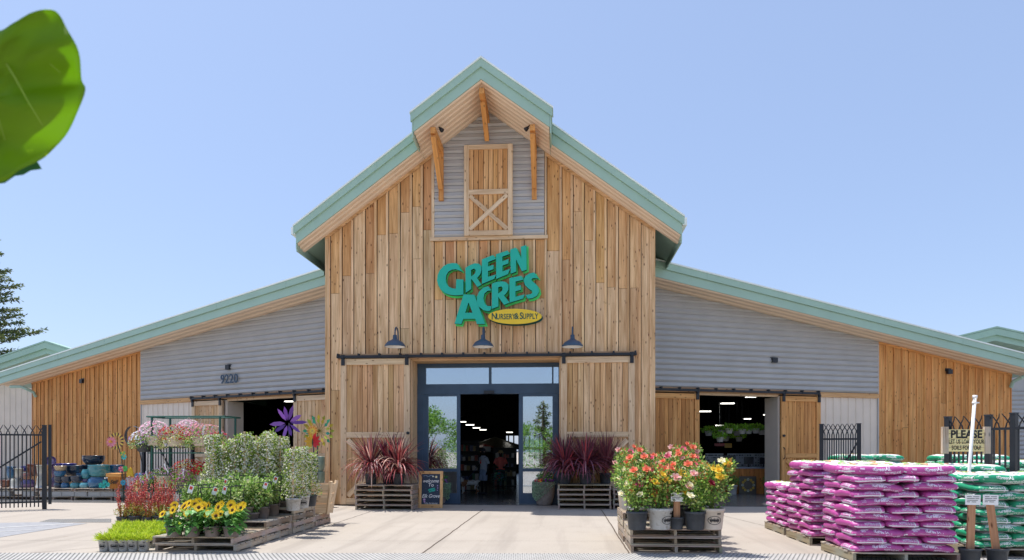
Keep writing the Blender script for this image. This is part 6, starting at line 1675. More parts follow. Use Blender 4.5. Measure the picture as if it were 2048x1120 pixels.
# ================================================================ ENTRANCE: chalkboard, planters
p = gnd(861, 1016); e = empty('chalkboard', (p.x, p.y, 0), 'wood framed A-frame chalkboard reading welcome To Elk Grove', 'sign')
e.rotation_euler = (0, 0, .06)
sc_ = (p.y) / FPX * 1.0; Wc, Hc_ = 49 * sc_ * 1.0, 75 * sc_; tilt = R(-8)
T = Matrix.Rotation(tilt, 4, 'X')
m_ = MB(); fw = .07
m_.tint = (1.0, .80, .55)
for a_, b_, c_, d_ in ((-Wc / 2, -Wc / 2 + fw, 0, Hc_), (Wc / 2 - fw, Wc / 2, 0, Hc_)): m_.rndoff(); m_.tbox(T, a_, b_, -.02, .02, c_, d_)
m_.grain = 'x'
for c_, d_ in ((0, fw + .02), (Hc_ - fw, Hc_)): m_.rndoff(); m_.tbox(T, -Wc / 2 + fw + .001, Wc / 2 - fw - .001, -.019, .019, c_, d_)
m_.build('frame', 'trim', e, local=True)
m_ = MB(); m_.tbox(T, -Wc / 2 + fw, Wc / 2 - fw, -.008, .01, fw + .02, Hc_ - fw); cb = m_.build('slate_panel', paint('chalkboard_slate', (.030, .045, .075), .7, .15, 8, dirt=(.06, .075, .10)), e, local=True)
T2 = Matrix.Translation((0, .012, 0)) @ Matrix.Rotation(R(10), 4, 'X')
m_ = MB(); m_.tbox(Matrix.Translation((-.03, .26, 0)) @ Matrix.Rotation(R(9), 4, 'X'), -Wc / 2, Wc / 2, -.015, .015, 0, Hc_ * .97); m_.build('back_panel', 'siding', e, local=True)
ch = lambda x, z, d=0: T @ Vector((x, -.0105, z))
t = MB(); Z = lambda f: Hc_ * (1 - f)
put_text(t, 'welcome', ch, size=.12, cx=-.01, cz=Z(.27), shear=.35, bold=.001, xs=.9); put_text(t, 'To', ch, size=.12, cx=0, cz=Z(.38), shear=.1, bold=.001)
put_text(t, 'Elk Grove', ch, size=.125, cx=0, cz=Z(.68), shear=.35, bold=.0015, xs=.85); put_text(t, 'I Dig Gardening', ch, size=.06, cx=0, cz=Z(.875), shear=.3, xs=.85)
t.build('chalk_writing', 'white', cb, local=True)
t = MB(); put_text(t, 'GREEN', lambda x, z, d: T @ Vector((x, -.0105, z + x * .25)), size=.052, cx=.01, cz=Z(.50), bold=.003, shear=.2); put_text(t, 'ACRES', lambda x, z, d: T @ Vector((x, -.0105, z + x * .25)), size=.052, cx=.03, cz=Z(.55), bold=.003, shear=.2); t.build('chalk_logo', 'teal', cb, local=True)
t = MB()
for cx_, cz_, cl, R_ in ((.13, .16, (.85, .72, .35), .035), (.05, .145, (.9, .85, .6), .022), (-.155, .77, (.60, .35, .60), .035), (-.15, .83, (.55, .3, .55), .028), (.165, .40, (.45, .3, .6), .018), (.17, .46, (.45, .3, .6), .016), (.16, .52, (.45, .3, .6), .014)):
    for k in range(6): a_ = k * 1.047; c_ = ch(cx_, Z(cz_)); d = T.to_3x3() @ Vector((math.cos(a_), 0, math.sin(a_))); t.leaf(c_ + Vector((0, -.001, 0)), d, Vector((0, -1, 0)), R_, R_ * .7, tint=cl, fold=0)
for k in range(12): x = -.18 + k * .022; t.tbox(T, x, x + .024, -.0115, -.0105, Z(.135) + .012 * math.sin(k), Z(.135) + .012 * math.sin(k) + .006, tint=(.4, .55, .7))
t.build('chalk_flowers', 'color', cb, local=True)

def planter(px_, py_, r, h, lb, side, seed):
    p = gnd(px_, py_); e = empty('flower_planter', (p.x, p.y + r, 0), lb, 'planter', 'stone planters at the entrance'); rr = random.Random(seed)
    m_ = MB(); m_.lathe([(.001, 0), (r * .60, 0), (r * .72, .03), (r * .95, h * .45), (r * 1.0, h * .75), (r * .98, h * .97), (r * 1.0, h), (r * .9, h), (r * .86, h * .93), (.001, h * .92)], 28); m_.build('planter_pot', paint('stone_planter', (.33, .27, .24), .8, .2, 9, bmp=.4, dirt=(.42, .38, .34)), e, True, local=True)
    f = MB()
    SG_ = [(.22, .34, .28), (.32, .44, .38), (.16, .26, .21), (.40, .52, .46)]
    for _ in range(1500):
        a_ = side + rr.gauss(0, .62); zz = h * 1.02 - (rr.random() ** .9) * h * .82 * max(.15, 1 - abs(a_ - side) * .45); q = r * (1.06 + .06 * rr.random()) * (1 - .12 * max(0, .5 - zz / h)); c_ = Vector((q * math.cos(a_), q * math.sin(a_), zz))
        f.leaf(c_, Vector((math.cos(a_), math.sin(a_), -.4)) + rdir(rr) * .6, rdir(rr), .028, .024, tint=vary(rr.choice(SG_), .2, rr))
    f.build('trailing_foliage', 'foliage', e, local=True)
    f = MB(); cluster(f, rr, (.02, 0, h + .12), (r * .8, r * .8, .14), 330, .06, .035, [(.05, .20, .10), (.08, .26, .12), (.20, .32, .05)]); f.build('foliage', 'foliage', e, local=True)
    f = MB()
    for k in range(60):
        a_ = rr.uniform(0, 6.28); q = r * rr.uniform(.6, 1.05); c_ = Vector((q * math.cos(a_), q * math.sin(a_), h + rr.uniform(.01, .08))); col = (.75, .03, .05) if math.cos(a_) < .1 else (.40, .10, .50)
        if rr.random() < .2: col = (.85, .6, .05)
        petunia(f, rr, c_, Vector((math.cos(a_), math.sin(a_), .8)), .026, col)
    f.build('blossoms', 'petal', e, local=True)
planter(1088, 1012, .27, .60, 'stone planter with silvery trailing foliage, right of the sliding doors', -2.3, 5)
planter(884, 1008, .20, .55, 'stone planter with silvery foliage half hidden behind the chalkboard', -.9, 6)

# ================================================================ PEOPLE AND DOG
M['skin'] = paint('skin', (.68, .42, .31), .55, .06, 5); M['shirt'] = paint('grey_tshirt', (.50, .56, .66), .85, .12, 9, bmp=.2); M['shorts'] = paint('blue_shorts', (.28, .36, .52), .85, .15, 9)
M['coralcloth'] = paint('coral_top', (.75, .16, .13), .85, .1, 9); M['straw'] = paint('straw_hat', (.55, .40, .18), .8, .2, 30); M['darkcloth'] = paint('dark_cloth', (.03, .035, .05), .85, .2)
def skin_body(name, joints, edges, radii, mat, parent, root=0, sub=2):
    me = bpy.data.meshes.new(name); me.from_pydata([tuple(j) for j in joints], edges, []); me.materials.append(M[mat] if isinstance(mat, str) else mat)
    o = bpy.data.objects.new(name, me); COL.objects.link(o); o.parent = parent
    md = o.modifiers.new('Skin', 'SKIN'); md.use_smooth_shade = True
    sv = me.skin_vertices[0].data if len(me.skin_vertices) else None
    for i, r in enumerate(radii): sv[i].radius = r if isinstance(r, tuple) else (r, r)
    sv[root].use_root = True
    s = o.modifiers.new('Sub', 'SUBSURF'); s.levels = sub; s.render_levels = sub
    return o
def person(loc, rz, H, label, pose, shirt, bottom, hat, leash=False):
    e = empty('person', loc, label, 'person'); e.rotation_euler = (0, 0, rz)
    k = H / 1.75
    J = {}; order = []; rad = []; edges = []
    def j(n, x, y, z, r, par=None):
        J[n] = len(order); order.append((x * k, y * k, z * k)); rad.append(tuple(q * k for q in r) if isinstance(r, tuple) else r * k)
        if par: edges.append((J[par], J[n]))
    j('pelvis', 0, 0, .95, (.15, .10)); j('waist', 0, .01, 1.10, (.135, .095), 'pelvis'); j('chest', 0, .0, 1.30, (.165, .11), 'waist'); j('neck', 0, -.01, 1.48, .055, 'chest'); j('head0', 0, -.03, 1.56, (.07, .075), 'neck'); j('head1', 0, -.035, 1.65, (.078, .095), 'head0'); j('head2', 0, -.02, 1.71, (.06, .075), 'head1')
    for s_, n in ((-1, 'l'), (1, 'r')):
        el, wr, hd = pose['l' if s_ < 0 else 'r']
        j('sh' + n, s_ * .185, 0, 1.40, .055, 'chest'); j('el' + n, *el, .040, 'sh' + n); j('wr' + n, *wr, .027, 'el' + n); j('ha' + n, *hd, (.036, .018), 'wr' + n)
        hx, hy, hz = hd; dv = (Vector(hd) - Vector(wr)).normalized(); sv_ = dv.cross(Vector((0, 1, 0))).normalized()
        for fi, (so_, fl) in enumerate(((-.028, .060), (-.010, .070), (.010, .066), (.027, .052))):
            b_ = Vector(hd) + dv * .03 + sv_ * so_; c_ = b_ + dv * fl * .5 + Vector((0, -.012, 0)); d_ = c_ + dv * fl * .4 + Vector((0, -.025, .005))
            j(f'f{n}{fi}a', *b_, .010, 'ha' + n); j(f'f{n}{fi}b', *c_, .009, f'f{n}{fi}a'); j(f'f{n}{fi}c', *d_, .0075, f'f{n}{fi}b')
        b_ = Vector(hd) - dv * .01 - sv_ * .035 * s_; c_ = b_ + dv * .035 - sv_ * .02 * s_ + Vector((0, -.015, 0)); j(f't{n}a', *b_, .012, 'ha' + n); j(f't{n}b', *c_, .010, f't{n}a')
        fx = pose.get('foot' + n, 0)
        j('hp' + n, s_ * .09, 0, .88, .095, 'pelvis'); j('kn' + n, s_ * .10 + fx * .3, -.02, .50, .058, 'hp' + n); j('an' + n, s_ * .10 + fx, .02, .09, .038, 'kn' + n)
        j('ft' + n, s_ * .11 + fx, -.10, .035, (.042, .028), 'an' + n)
    b = skin_body('body', order, edges, rad, 'skin', e)
    # face and hair, clothes
    m_ = MB()
    for s_ in (-1, 1): m_.ellipsoid((s_ * .030 * k, -.118 * k, 1.655 * k), .012 * k, .008 * k, .008 * k, tint=(.05, .04, .04)); 
    m_.build('eyes', 'color', b, True, local=True)
    m_ = MB(); m_.ellipsoid((0, -.130 * k, 1.63 * k), .012 * k, .018 * k, .022 * k); 
    m_.build('nose', 'skin', b, True, local=True)
    m_ = MB(); m_.ellipsoid((0, -.112 * k, 1.588 * k), .024 * k, .008 * k, .006 * k, tint=(.35, .08, .07)); m_.build('mouth', 'color', b, True, local=True)
    for s_ in (-1, 1): m_ = MB(); m_.ellipsoid((s_ * .082 * k, -.02 * k, 1.64 * k), .012 * k, .022 * k, .032 * k); m_.build('ear', 'skin', b, True, local=True)
    def ring(mb, rows, n=20):
        vs = []; fs = []
        for (cx_, cy_, z, rx, ry) in rows:
            for q in range(n): t = 2 * math.pi * q / n; vs.append(((cx_ + rx * math.cos(t)) * k, (cy_ + ry * math.sin(t)) * k, z * k))
        for i in range(len(rows) - 1):
            for q in range(n): q2 = (q + 1) % n; fs.append((i * n + q, i * n + q2, (i + 1) * n + q2, (i + 1) * n + q))
        mb.add(vs, fs)
    m_ = MB(); ring(m_, [(0, .01, .88, .185, .135), (0, .01, .95, .18, .13), (0, .01, 1.10, .165, .125), (0, 0, 1.28, .195, .14), (0, 0, 1.38, .205, .12), (0, 0, 1.44, .15, .095), (0, -.01, 1.485, .07, .07)])
    for s_, n in ((-1, 'l'), (1, 'r')):
        a_ = Vector((s_ * .15, 0, 1.40)) * k; el = Vector(pose[n][0]) * k; m_.tube([a_, a_.lerp(el, .35), a_.lerp(el, .85)], [.085 * k, .078 * k, .070 * k], 12, cap=False)
    sh_ = m_.build('shirt', shirt, e, True, local=True)
    if leash: 
        q = MB(); q.ellipsoid((.0, -.135 * k, 1.22 * k), .06 * k, .012 * k, .05 * k, tint=(.75, .10, .05)); q.ellipsoid((.0, -.130 * k, 1.30 * k), .075 * k, .012 * k, .02 * k, tint=(.75, .3, .25)); q.build('shirt_print', 'color', sh_, True, local=True)
    m_ = MB(); ring(m_, [(0, 0, .99, .165, .115), (0, 0, .90, .182, .13), (0, 0, .80, .175, .13)])
    for s_, n in ((-1, 'l'), (1, 'r')): fx = pose.get('foot' + n, 0); ring(m_, [(s_ * .088, 0, .86, .098, .115), (s_ * .095 + fx * .15, -.01, .68, .095, .10), (s_ * .10 + fx * .25, -.02, .53, .092, .095)], 14)
    m_.build('shorts', bottom, e, True, local=True)
    for s_, n in ((-1, 'l'), (1, 'r')): fx = pose.get('foot' + n, 0); m_ = MB(); m_.ellipsoid(((s_ * .11 + fx) * k, -.06 * k, .045 * k), .050 * k, .135 * k, .047 * k, 12, 8); m_.build('shoe', 'darkcloth', e, True, local=True)
    m_ = MB(); m_.lathe([(.094 * k, -.03 * k), (.100 * k, .0), (.098 * k, .04 * k), (.07 * k, .085 * k), (.001, .10 * k)], 18, (0, -.03 * k, 1.68 * k))
    if hat == 'straw': m_.lathe([(.095 * k, 0), (.19 * k, -.02 * k)], 18, (0, -.03 * k, 1.70 * k))
    else: m_.tbox(Matrix.Translation((0, -.165 * k, 1.70 * k)), -.055 * k, .055 * k, -.05 * k, .05 * k, -.006, .006)
    m_.build('hat', 'straw' if hat == 'straw' else 'darkcloth', e, True, local=True)
    m_ = MB(); m_.lathe([(.085 * k, -.06 * k), (.092 * k, 0.0)], 16, (0, -.005 * k, 1.66 * k)); m_.build('hair', 'darkcloth', e, True, local=True)
    return e
p = gnd(967, 989); HM = 92 / (FPX / p.y) * 1.0
man = person((p.x, p.y, .006), -.85, HM, 'person in grey T-shirt, blue shorts and dark cap holding a dog lead in the doorway', {'l': ((-.24, .04, 1.14), (-.10, -.20, 1.08), (-.02, -.26, 1.07)), 'r': ((.27, .06, 1.12), (.27, .0, .90), (.27, -.02, .82)), 'footl': -.02, 'footr': .05}, 'shirt', 'shorts', 'cap', True)
p2_ = gnd(1000, 985); HW2 = 76 / (FPX / p2_.y)
person((p2_.x, p2_.y + .2, .006), .1, HW2 * 1.1, 'person in coral top and straw hat pushing a cart inside the doorway', {'l': ((-.27, -.08, 1.15), (-.16, -.30, 1.05), (-.13, -.36, 1.04)), 'r': ((.27, -.08, 1.15), (.16, -.30, 1.05), (.13, -.36, 1.04))}, 'coralcloth', 'darkcloth', 'straw')
# shopping cart
e = empty('shopping_cart', (p2_.x + .02, p2_.y - .45, .006), 'dark green wire shopping cart in front of the person in coral', 'cart')
m_ = MB()
for z in (.30, .38, .46, .54, .62): q = .20 + (z - .3) * .12; m_.tube([(-q, -.35, z), (q, -.35, z), (q, .30, z), (-q, .30, z), (-q, -.35, z)], .006, 4)
for i in range(7): x = -.2 + i * .4 / 6; m_.tube([(x, -.35, .30), (x * 1.2, -.36, .62)], .005, 4); m_.tube([(x, -.35, .30), (x, .3, .30)], .005, 4)
m_.build('wire_basket', 'rackgreen', e, local=True)
m_ = MB(); m_.tube([(-.22, .35, .72), (.22, .35, .72)], .014, 6); m_.tube([(-.2, .3, .62), (-.22, .35, .72)], .01, 5); m_.tube([(.2, .3, .62), (.22, .35, .72)], .01, 5); m_.tube([(-.2, .3, .1), (-.2, .3, .62)], .01, 5); m_.tube([(.2, .3, .1), (.2, .3, .62)], .01, 5); m_.tube([(-.2, .3, .12), (-.18, -.35, .12), (.18, -.35, .12), (.2, .3, .12)], .01, 5); m_.build('cart_frame', 'rackgreen', e, local=True)
for x, y in ((-.18, -.33), (.18, -.33), (-.2, .28), (.2, .28)): m_ = MB(); m_.tube([(x - .012, y, .05), (x + .012, y, .05)], .05, 10); m_.build('wheel', 'black', e, local=True)
m_ = MB(); rr = random.Random(9); cluster(m_, rr, (0, 0, .55), (.16, .25, .14), 120, .07, .04, [(.1, .3, .5), (.1, .35, .1), (.5, .1, .1), (.05, .25, .3)]); tag(m_.build('potted_plant', 'foliage', None), 'colourful plants lying in the shopping cart', 'plant'); bpy.data.objects['potted_plant'].location = (e.location.x, e.location.y, .0)
# dog
pd = gnd(942, 988); dsc = (FPX / pd.y)
e = empty('dog', (pd.x, pd.y, .006), 'small white and brown spaniel on a lead just inside the doorway', 'dog')
m, nt, bb_ = newmat('spaniel_coat'); tc = nt.nodes.new('ShaderNodeTexCoord'); n_ = tex(nt, 'noise', 4.2, tc.outputs['Object'], 2); c_ = ramp(nt, n_.outputs[0], [(.50, (.85, .83, .80)), (.54, (.36, .17, .085))]); nt.links.new(c_, bb_.inputs['Base Color']); bb_.inputs['Roughness'].default_value = .9; M['coat'] = m
k = .50; J_ = [(0, 0, .42), (-.18, 0, .40), (-.30, 0, .43), (.16, 0, .43), (-.38, 0, .53), (-.43, 0, .62), (-.52, -.01, .60),  # body neck head muzzle
      (-.28, -.07, .30), (-.29, -.07, .16), (-.29, -.07, .03), (-.33, -.07, .015), (-.28, .07, .30), (-.27, .07, .16), (-.27, .07, .03), (-.31, .07, .015),
      (.20, -.07, .34), (.16, -.07, .20), (.24, -.07, .12), (.21, -.07, .03), (.17, -.07, .015), (.20, .07, .34), (.18, .07, .2), (.27, .07, .12), (.25, .07, .03), (.21, .07, .015), (.30, 0, .47), (.38, 0, .50), (.44, 0, .46)]
E_ = [(0, 1), (1, 2), (0, 3), (2, 4), (4, 5), (5, 6), (2, 7), (7, 8), (8, 9), (9, 10), (2, 11), (11, 12), (12, 13), (13, 14), (3, 15), (15, 16), (16, 17), (17, 18), (18, 19), (3, 20), (20, 21), (21, 22), (22, 23), (23, 24), (3, 25), (25, 26), (26, 27)]
Rr = [(.09, .10), (.11, .13), (.11, .12), (.09, .10), .075, .075, .04, .05, .032, .024, .026, .05, .032, .024, .026, .065, .045, .027, .024, .026, .065, .045, .027, .024, .026, .03, .04, .035]
f_ = 54 / dsc / .98
bd_ = skin_body('body', [Vector(q) * f_ * 1.0 for q in J_], E_, [tuple(z * f_ for z in q) if isinstance(q, tuple) else q * f_ for q in Rr], 'coat', e)
for s_ in (-1, 1): m_ = MB(); m_.ellipsoid((-.40 * f_, s_ * .075 * f_, .58 * f_), .035 * f_, .018 * f_, .075 * f_, tint=(.20, .09, .04)); m_.build('ear', 'color', bd_, True, local=True)
m_ = MB(); m_.ellipsoid((-.565 * f_, -.01 * f_, .605 * f_), .014 * f_, .014 * f_, .012 * f_, tint=(.01, .01, .01)); m_.ellipsoid((-.485 * f_, -.06 * f_, .645 * f_), .01 * f_, .006 * f_, .01 * f_, tint=(.01, .01, .01)); m_.build('nose', 'color', bd_, True, local=True)
km = HM / 1.75; hnd = man.matrix_basis @ (Vector((-.02, -.28, 1.05)) * km)
pA = Vector(pd) + Vector((-.36 * f_, 0, .52 * f_)); mid = pA.lerp(hnd, .5) - Vector((0, 0, .12)); m_ = MB(); m_.tube([pA, pA.lerp(mid, .5) - Vector((0, 0, .03)), mid, mid.lerp(hnd, .5) - Vector((0, 0, .02)), hnd], .008, 5, tint=(.03, .08, .25))
e = empty('dog_lead', pA, 'blue dog lead running from the hand to the small dog', 'dog lead'); m_.build('cord', 'color', e)

# ================================================================ INSIDE THE STORE
def tube_light(px, py, Y, w_px, lb, ang=0.0):
    p = at(px, py, Y); e = empty('ceiling_light', p, lb, 'ceiling light', 'lit ceiling lights inside the store'); L = w_px / (FPX / Y) / 2
    T = Matrix.Rotation(ang, 4, 'Y'); m_ = MB(); m_.tbox(T, -L, L, -.08, .08, -.03, .0); m_.build('lit_tube', 'tube', e, local=True)
    m_ = MB(); m_.tbox(T, -L, L, -.10, .10, .003, .05); m_.build('housing', 'dark', e, local=True)
for i, (px_, py_, Y_, w_, lb) in enumerate(((926, 843, 30, 12, 'ceiling light at the left edge of the entrance opening'), (940, 849, 27, 16, 'brightest ceiling light in the entrance, upper left'), (953, 855, 29, 14, 'third ceiling light of the descending row in the entrance'),
      (966, 859, 32, 13, 'small fourth ceiling light of the row in the entrance'), (1019, 864, 30, 12, 'ceiling light on the right side of the entrance opening'), (985, 885, 31, 14, 'low ceiling light above the person in coral'), (1455, 806, 24, 25, 'brightest ceiling light in the right wing opening'),
      (1410, 822, 25, 22, 'ceiling light at the left of the right wing opening'), (1502, 793, 25, 20, 'ceiling light at the top of the right wing opening'), (1495, 837, 28, 12, 'small ceiling light lower right in the right wing opening'), (1533, 829, 28, 10, 'ceiling light cut by the right jamb of the wing opening'),
      (1439, 850, 27, 14, 'faint low ceiling light in the right wing opening'), (582, 802, 23.5, 24, 'ceiling light at the top of the left wing opening'))):
    tube_light(px_, py_, Y_, w_, lb)
# shelf rows with stock (central)
def shelf_unit(px0, px1, Y, hgt, lb, seed, cols):
    a, b = at(px0, 900, Y).x, at(px1, 900, Y).x; e = empty('store_shelf', ((a + b) / 2, Y, .006), lb, 'shelf', 'stocked shelves inside'); r = random.Random(seed); w_ = (b - a) / 2
    m_ = MB(); m_.box(-w_, w_, .36, .40, 0, hgt); n = int(hgt / .32)
    for k in range(n + 1): m_.box(-w_, w_, 0, .36, k * hgt / n * .96, k * hgt / n * .96 + .03)
    m_.build('shelf_frame', 'black', e, local=True)
    m_ = MB()
    for k in range(n):
        x = -w_ + .05
        while x < w_ - .1:
            q = r.uniform(.06, .14); hh = r.uniform(.12, .24)
            if r.random() < .85: z = k * hgt / n * .96 + .031; m_.box(x, x + q * .85, .05, .25, z, z + hh, tint=r.choice(cols))
            x += q
    tag(m_.build('packages', 'color', e, local=True), kind='stuff')
ct = [(.35, .08, .06), (.5, .5, .48), (.10, .2, .12), (.3, .22, .1), (.6, .55, .5), (.12, .12, .2)]
shelf_unit(905, 956, 23.5, 1.75, 'stocked shelf at the left inside the entrance, behind the dog', 1, ct)
shelf_unit(985, 1032, 26.5, 1.5, 'stocked shelf at the back of the entrance, behind the cart', 2, ct)
# dark market umbrellas inside
def umbrella(px, py, Y, r, col, lb):
    p = at(px, py, Y); e = empty('market_umbrella', (p.x, Y, .006), lb, 'umbrella', 'market umbrellas inside the store'); m_ = MB()
    m_.lathe([(.01, .0), (r, -r * .32)], 8, (0, 0, p.z), tint=col); C_(m_, 'canopy', e); m_ = MB(); m_.tube([(0, 0, 0), (0, 0, p.z)], .03, 8, tint=(.1, .08, .06)); C_(m_, 'umbrella_pole', e)
umbrella(990, 874, 30, 1.5, (.05, .045, .03), 'dark brown market umbrella over the back of the entrance'); umbrella(1004, 893, 29, .8, (.02, .06, .12), 'blue market umbrella above the person in coral'); umbrella(968, 888, 28.5, .45, (.35, .03, .02), 'small red market umbrella behind the cap wearer')
p = at(974, 898, 26); e = empty('hanging_sign', p, 'pale blank sign hanging above the person in coral', 'sign'); m_ = MB(); m_.box(-.14, .14, -.01, .01, -.10, .10, tint=(.4, .4, .38)); C_(m_, 'sign_panel', e); m_ = MB(); m_.tube([(0, 0, .1), (0, 0, 2.2)], .004, 4, tint=(.1, .1, .1)); C_(m_, 'wire', e)
# right wing interior: counter, screens, wreath, plants
cY = 22.6
ca, cb_ = at(1440, 900, cY).x, at(1560, 900, cY).x; ztc = at(1500, 935, cY).z
e = empty('checkout_counter', ((ca + cb_) / 2, cY, .006), 'wood panelled checkout counter inside the right opening', 'counter'); w_ = (cb_ - ca) / 2 + .3
m_ = MB(); n = 16
for k in range(n): m_.rndoff(); m_.box(-w_ + k * 2 * w_ / n + .004, -w_ + (k + 1) * 2 * w_ / n - .004, 0, .5, 0, ztc - .04, tint=vary((.8, .6, .45), .15))
m_.build('counter_front', 'board_orange', e, local=True); m_ = MB(); m_.box(-w_ - .03, w_ + .03, -.04, .6, ztc - .038, ztc, tint=(.6, .7, .9)); m_.build('counter_top', 'siding', e, local=True)
for px_, sz_, lb in ((1463, .36, 'black monitor on the counter, left'), (1501, .30, 'black monitor on the counter, middle'), (1531, .26, 'black monitor on the counter at the right jamb')):
    x = at(px_, 900, cY).x; e = empty('monitor', (x, cY + .2, ztc + .006), lb, 'monitor', 'screens on the checkout counter')
    m_ = MB(); m_.box(-sz_ / 2, sz_ / 2, -.02, .02, .10, .10 + sz_ * .8); m_.build('screen', 'black', e, local=True); m_ = MB(); m_.box(-.08, .08, -.05, .05, 0, .012); m_.box(-.02, .02, 0, .03, .012, .1); m_.build('stand', 'black', e, local=True)
# price board behind
wY = 24.0
for px0_, px1_, lb in ((1411, 1447, 'grey pegboard of small goods, left of the monitors'), (1455, 1530, 'pale pegboard of small hanging goods behind the monitors')):
    a, b = at(px0_, 930, wY), at(px1_, 907, wY); e = empty('display_board', ((a.x + b.x) / 2, wY, 0), lb, 'display board', 'pegboards behind the counter'); w_ = (b.x - a.x) / 2
    m_ = MB(); m_.box(-w_, w_, 0, .04, .006, b.z, tint=(.5, .52, .55)); m_.build('board_panel', 'color', e, local=True); m_ = MB(); rr = random.Random(3)
    for i in range(14):
        for k in range(7):
            if rr.random() < .7: x = -w_ + (i + .5) * 2 * w_ / 14; z = b.z - .06 - k * .085; q = rr.uniform(.015, .03); m_.box(x - q, x + q, -.03, -.002, z - .02, z + .02, tint=rr.choice([(.1, .1, .1), (.03, .05, .08), (.3, .3, .3)]))
    tag(m_.build('hanging_goods', 'color', e, local=True), kind='stuff')
a = at(1495, 985, cY - .1); e = empty('sunflower_wreath', (a.x, cY - .22, .012), 'round sunflower wreath on a dark square board against the counter', 'wreath'); Rw = .22
m_ = MB(); m_.box(-.27, .27, .10, .13, 0, .56, tint=(.10, .08, .06)); C_(m_, 'backing_board', e); m_ = MB(); rr = random.Random(8)
for k in range(12):
    t_ = k * .5236; c_ = Vector((math.cos(t_) * .18, .06, .28 + math.sin(t_) * .18))
    for q in range(10): d = Vector((math.cos(q * .628), -.2, math.sin(q * .628))); m_.leaf(c_, d, Vector((0, -1, 0)), .05, .022, tint=(.75, .48, .05) if k % 3 else (.6, .6, .45))
    m_.ellipsoid((c_.x, c_.y - .01, c_.z), .016, .01, .016, tint=(.06, .03, .01))
C_(m_, 'wreath_flowers', e)
a = at(1462, 983, cY - .3); e = empty('potted_fern', (a.x, cY - .45, .006), 'green plant in a pale blue pot left of the wreath', 'potted plant'); add_pot(e, .16, .30, 'siding'); m_ = MB(); rr = random.Random(2); cluster(m_, rr, (0, 0, .42), (.2, .2, .18), 260, .10, .02, [(.05, .2, .05), (.08, .28, .06)], up=.7); m_.build('foliage', 'foliage', e, local=True)
a = at(1536, 975, cY - .3); o = dup(e, (a.x, cY - .4, .006), 1.0, 'green plant at the right end of the counter by the jamb'); o['category'] = 'potted plant'
# hanging plants over the counter
HP = None; rr = random.Random(12)
for i, (px_, py_, Y_) in enumerate(((1417, 862, 23), (1443, 860, 23.5), (1458, 857, 22.5), (1474, 862, 24), (1484, 858, 22.6), (1497, 858, 22.8), (1512, 857, 22.7), (1524, 860, 23), (1452, 873, 24.5), (1478, 874, 24.5), (1440, 874, 22.4))):
    if HP is None:
        HP = empty('hanging_plant', (0, 0, 0)); m_ = MB(); m_.lathe([(.001, -.16), (.09, -.16), (.13, 0), (.14, 0)], 14); m_.build('hanging_pot', 'white', HP, True, local=True)
        m_ = MB(); cluster(m_, rr, (0, 0, .05), (.24, .24, .12), 240, .07, .045, [(.20, .42, .05), (.32, .55, .08), (.12, .30, .04)], up=-.2); m_.build('foliage', 'foliage', HP, local=True)
        m_ = MB(); m_.tube([(0, 0, 0), (0, 0, 1.1)], .005, 4); m_.build('hanger_wire', 'black', HP, local=True); o = HP
    else: o = dup(HP)
    p = at(px_, py_, Y_); o.location = p; o.rotation_euler = (0, 0, i); tag(o, f"green trailing plant in a white pot hanging inside the right opening, {ORD[i]} counted rightward", 'hanging plant', 'hanging plants inside the right opening')
p = at(1439, 890, 24.2); e = empty('hanging_sign', p, 'small red sign with a yellow sign beside it, inside the right opening', 'sign'); m_ = MB(); m_.box(-.17, .17, -.01, .01, -.04, .06, tint=(.40, .02, .03)); C_(m_, 'red_panel', e); m_ = MB(); m_.box(.175, .42, -.01, .01, -.10, .06, tint=(.55, .30, .02)); C_(m_, 'yellow_panel', e); m_ = MB(); m_.tube([(0, 0, .06), (0, 0, 1.5)], .004, 4); C_(m_, 'wire', e)
# ================================================================ TREES
M['bark'] = paint('rough_bark', (.12, .09, .065), .95, .3, 6, bmp=.8)
def conifer(e, H, Wd, seed, n):
    r = random.Random(seed); m_ = MB(); m_.tube([(0, 0, 0), (.05, 0, H * .5), (0, 0, H)], [.32, .2, .03], 8); m_.build('trunk', 'bark', e, True, local=True)
    f = MB(); br = MB()
    for k in range(n):
        z = H * (.12 + .86 * (k / n)); t = k * 2.4 + r.random(); L = Wd * (1 - (z / H) ** 1.3) * r.uniform(.55, 1.15) + .3
        d = Vector((math.cos(t), math.sin(t), r.uniform(-.15, .2))); b = Vector((0, 0, z)); tip = b + d * L + Vector((0, 0, .12 * L)); br.tube([b, b + d * L * .5 - Vector((0, 0, .05 * L)), tip], [.05, .03, .012], 4)
        for q in range(int(L * 75)):
            u = r.uniform(.2, 1.05); p = b + d * L * u + Vector((0, 0, .12 * L * u * u)) + rdir(r) * r.random() * .30 * (1.2 - u * .5); f.leaf(p, d + rdir(r) * .9, rdir(r), r.uniform(.16, .30), r.uniform(.07, .12), tint=vary(r.choice([(.07, .10, .045), (.05, .075, .03), (.10, .14, .06), (.16, .19, .07)]), .25, r))
    br.build('branches', 'bark', e, local=True); f.build('crown', 'foliage', e, local=True)
p = at(-34, 900, 46); e = empty('conifer_tree', (p.x, 46, 0), 'tall dark conifer cut off by the left frame edge behind the roof', 'tree'); conifer(e, 18.0, 5.2, 3, 150)
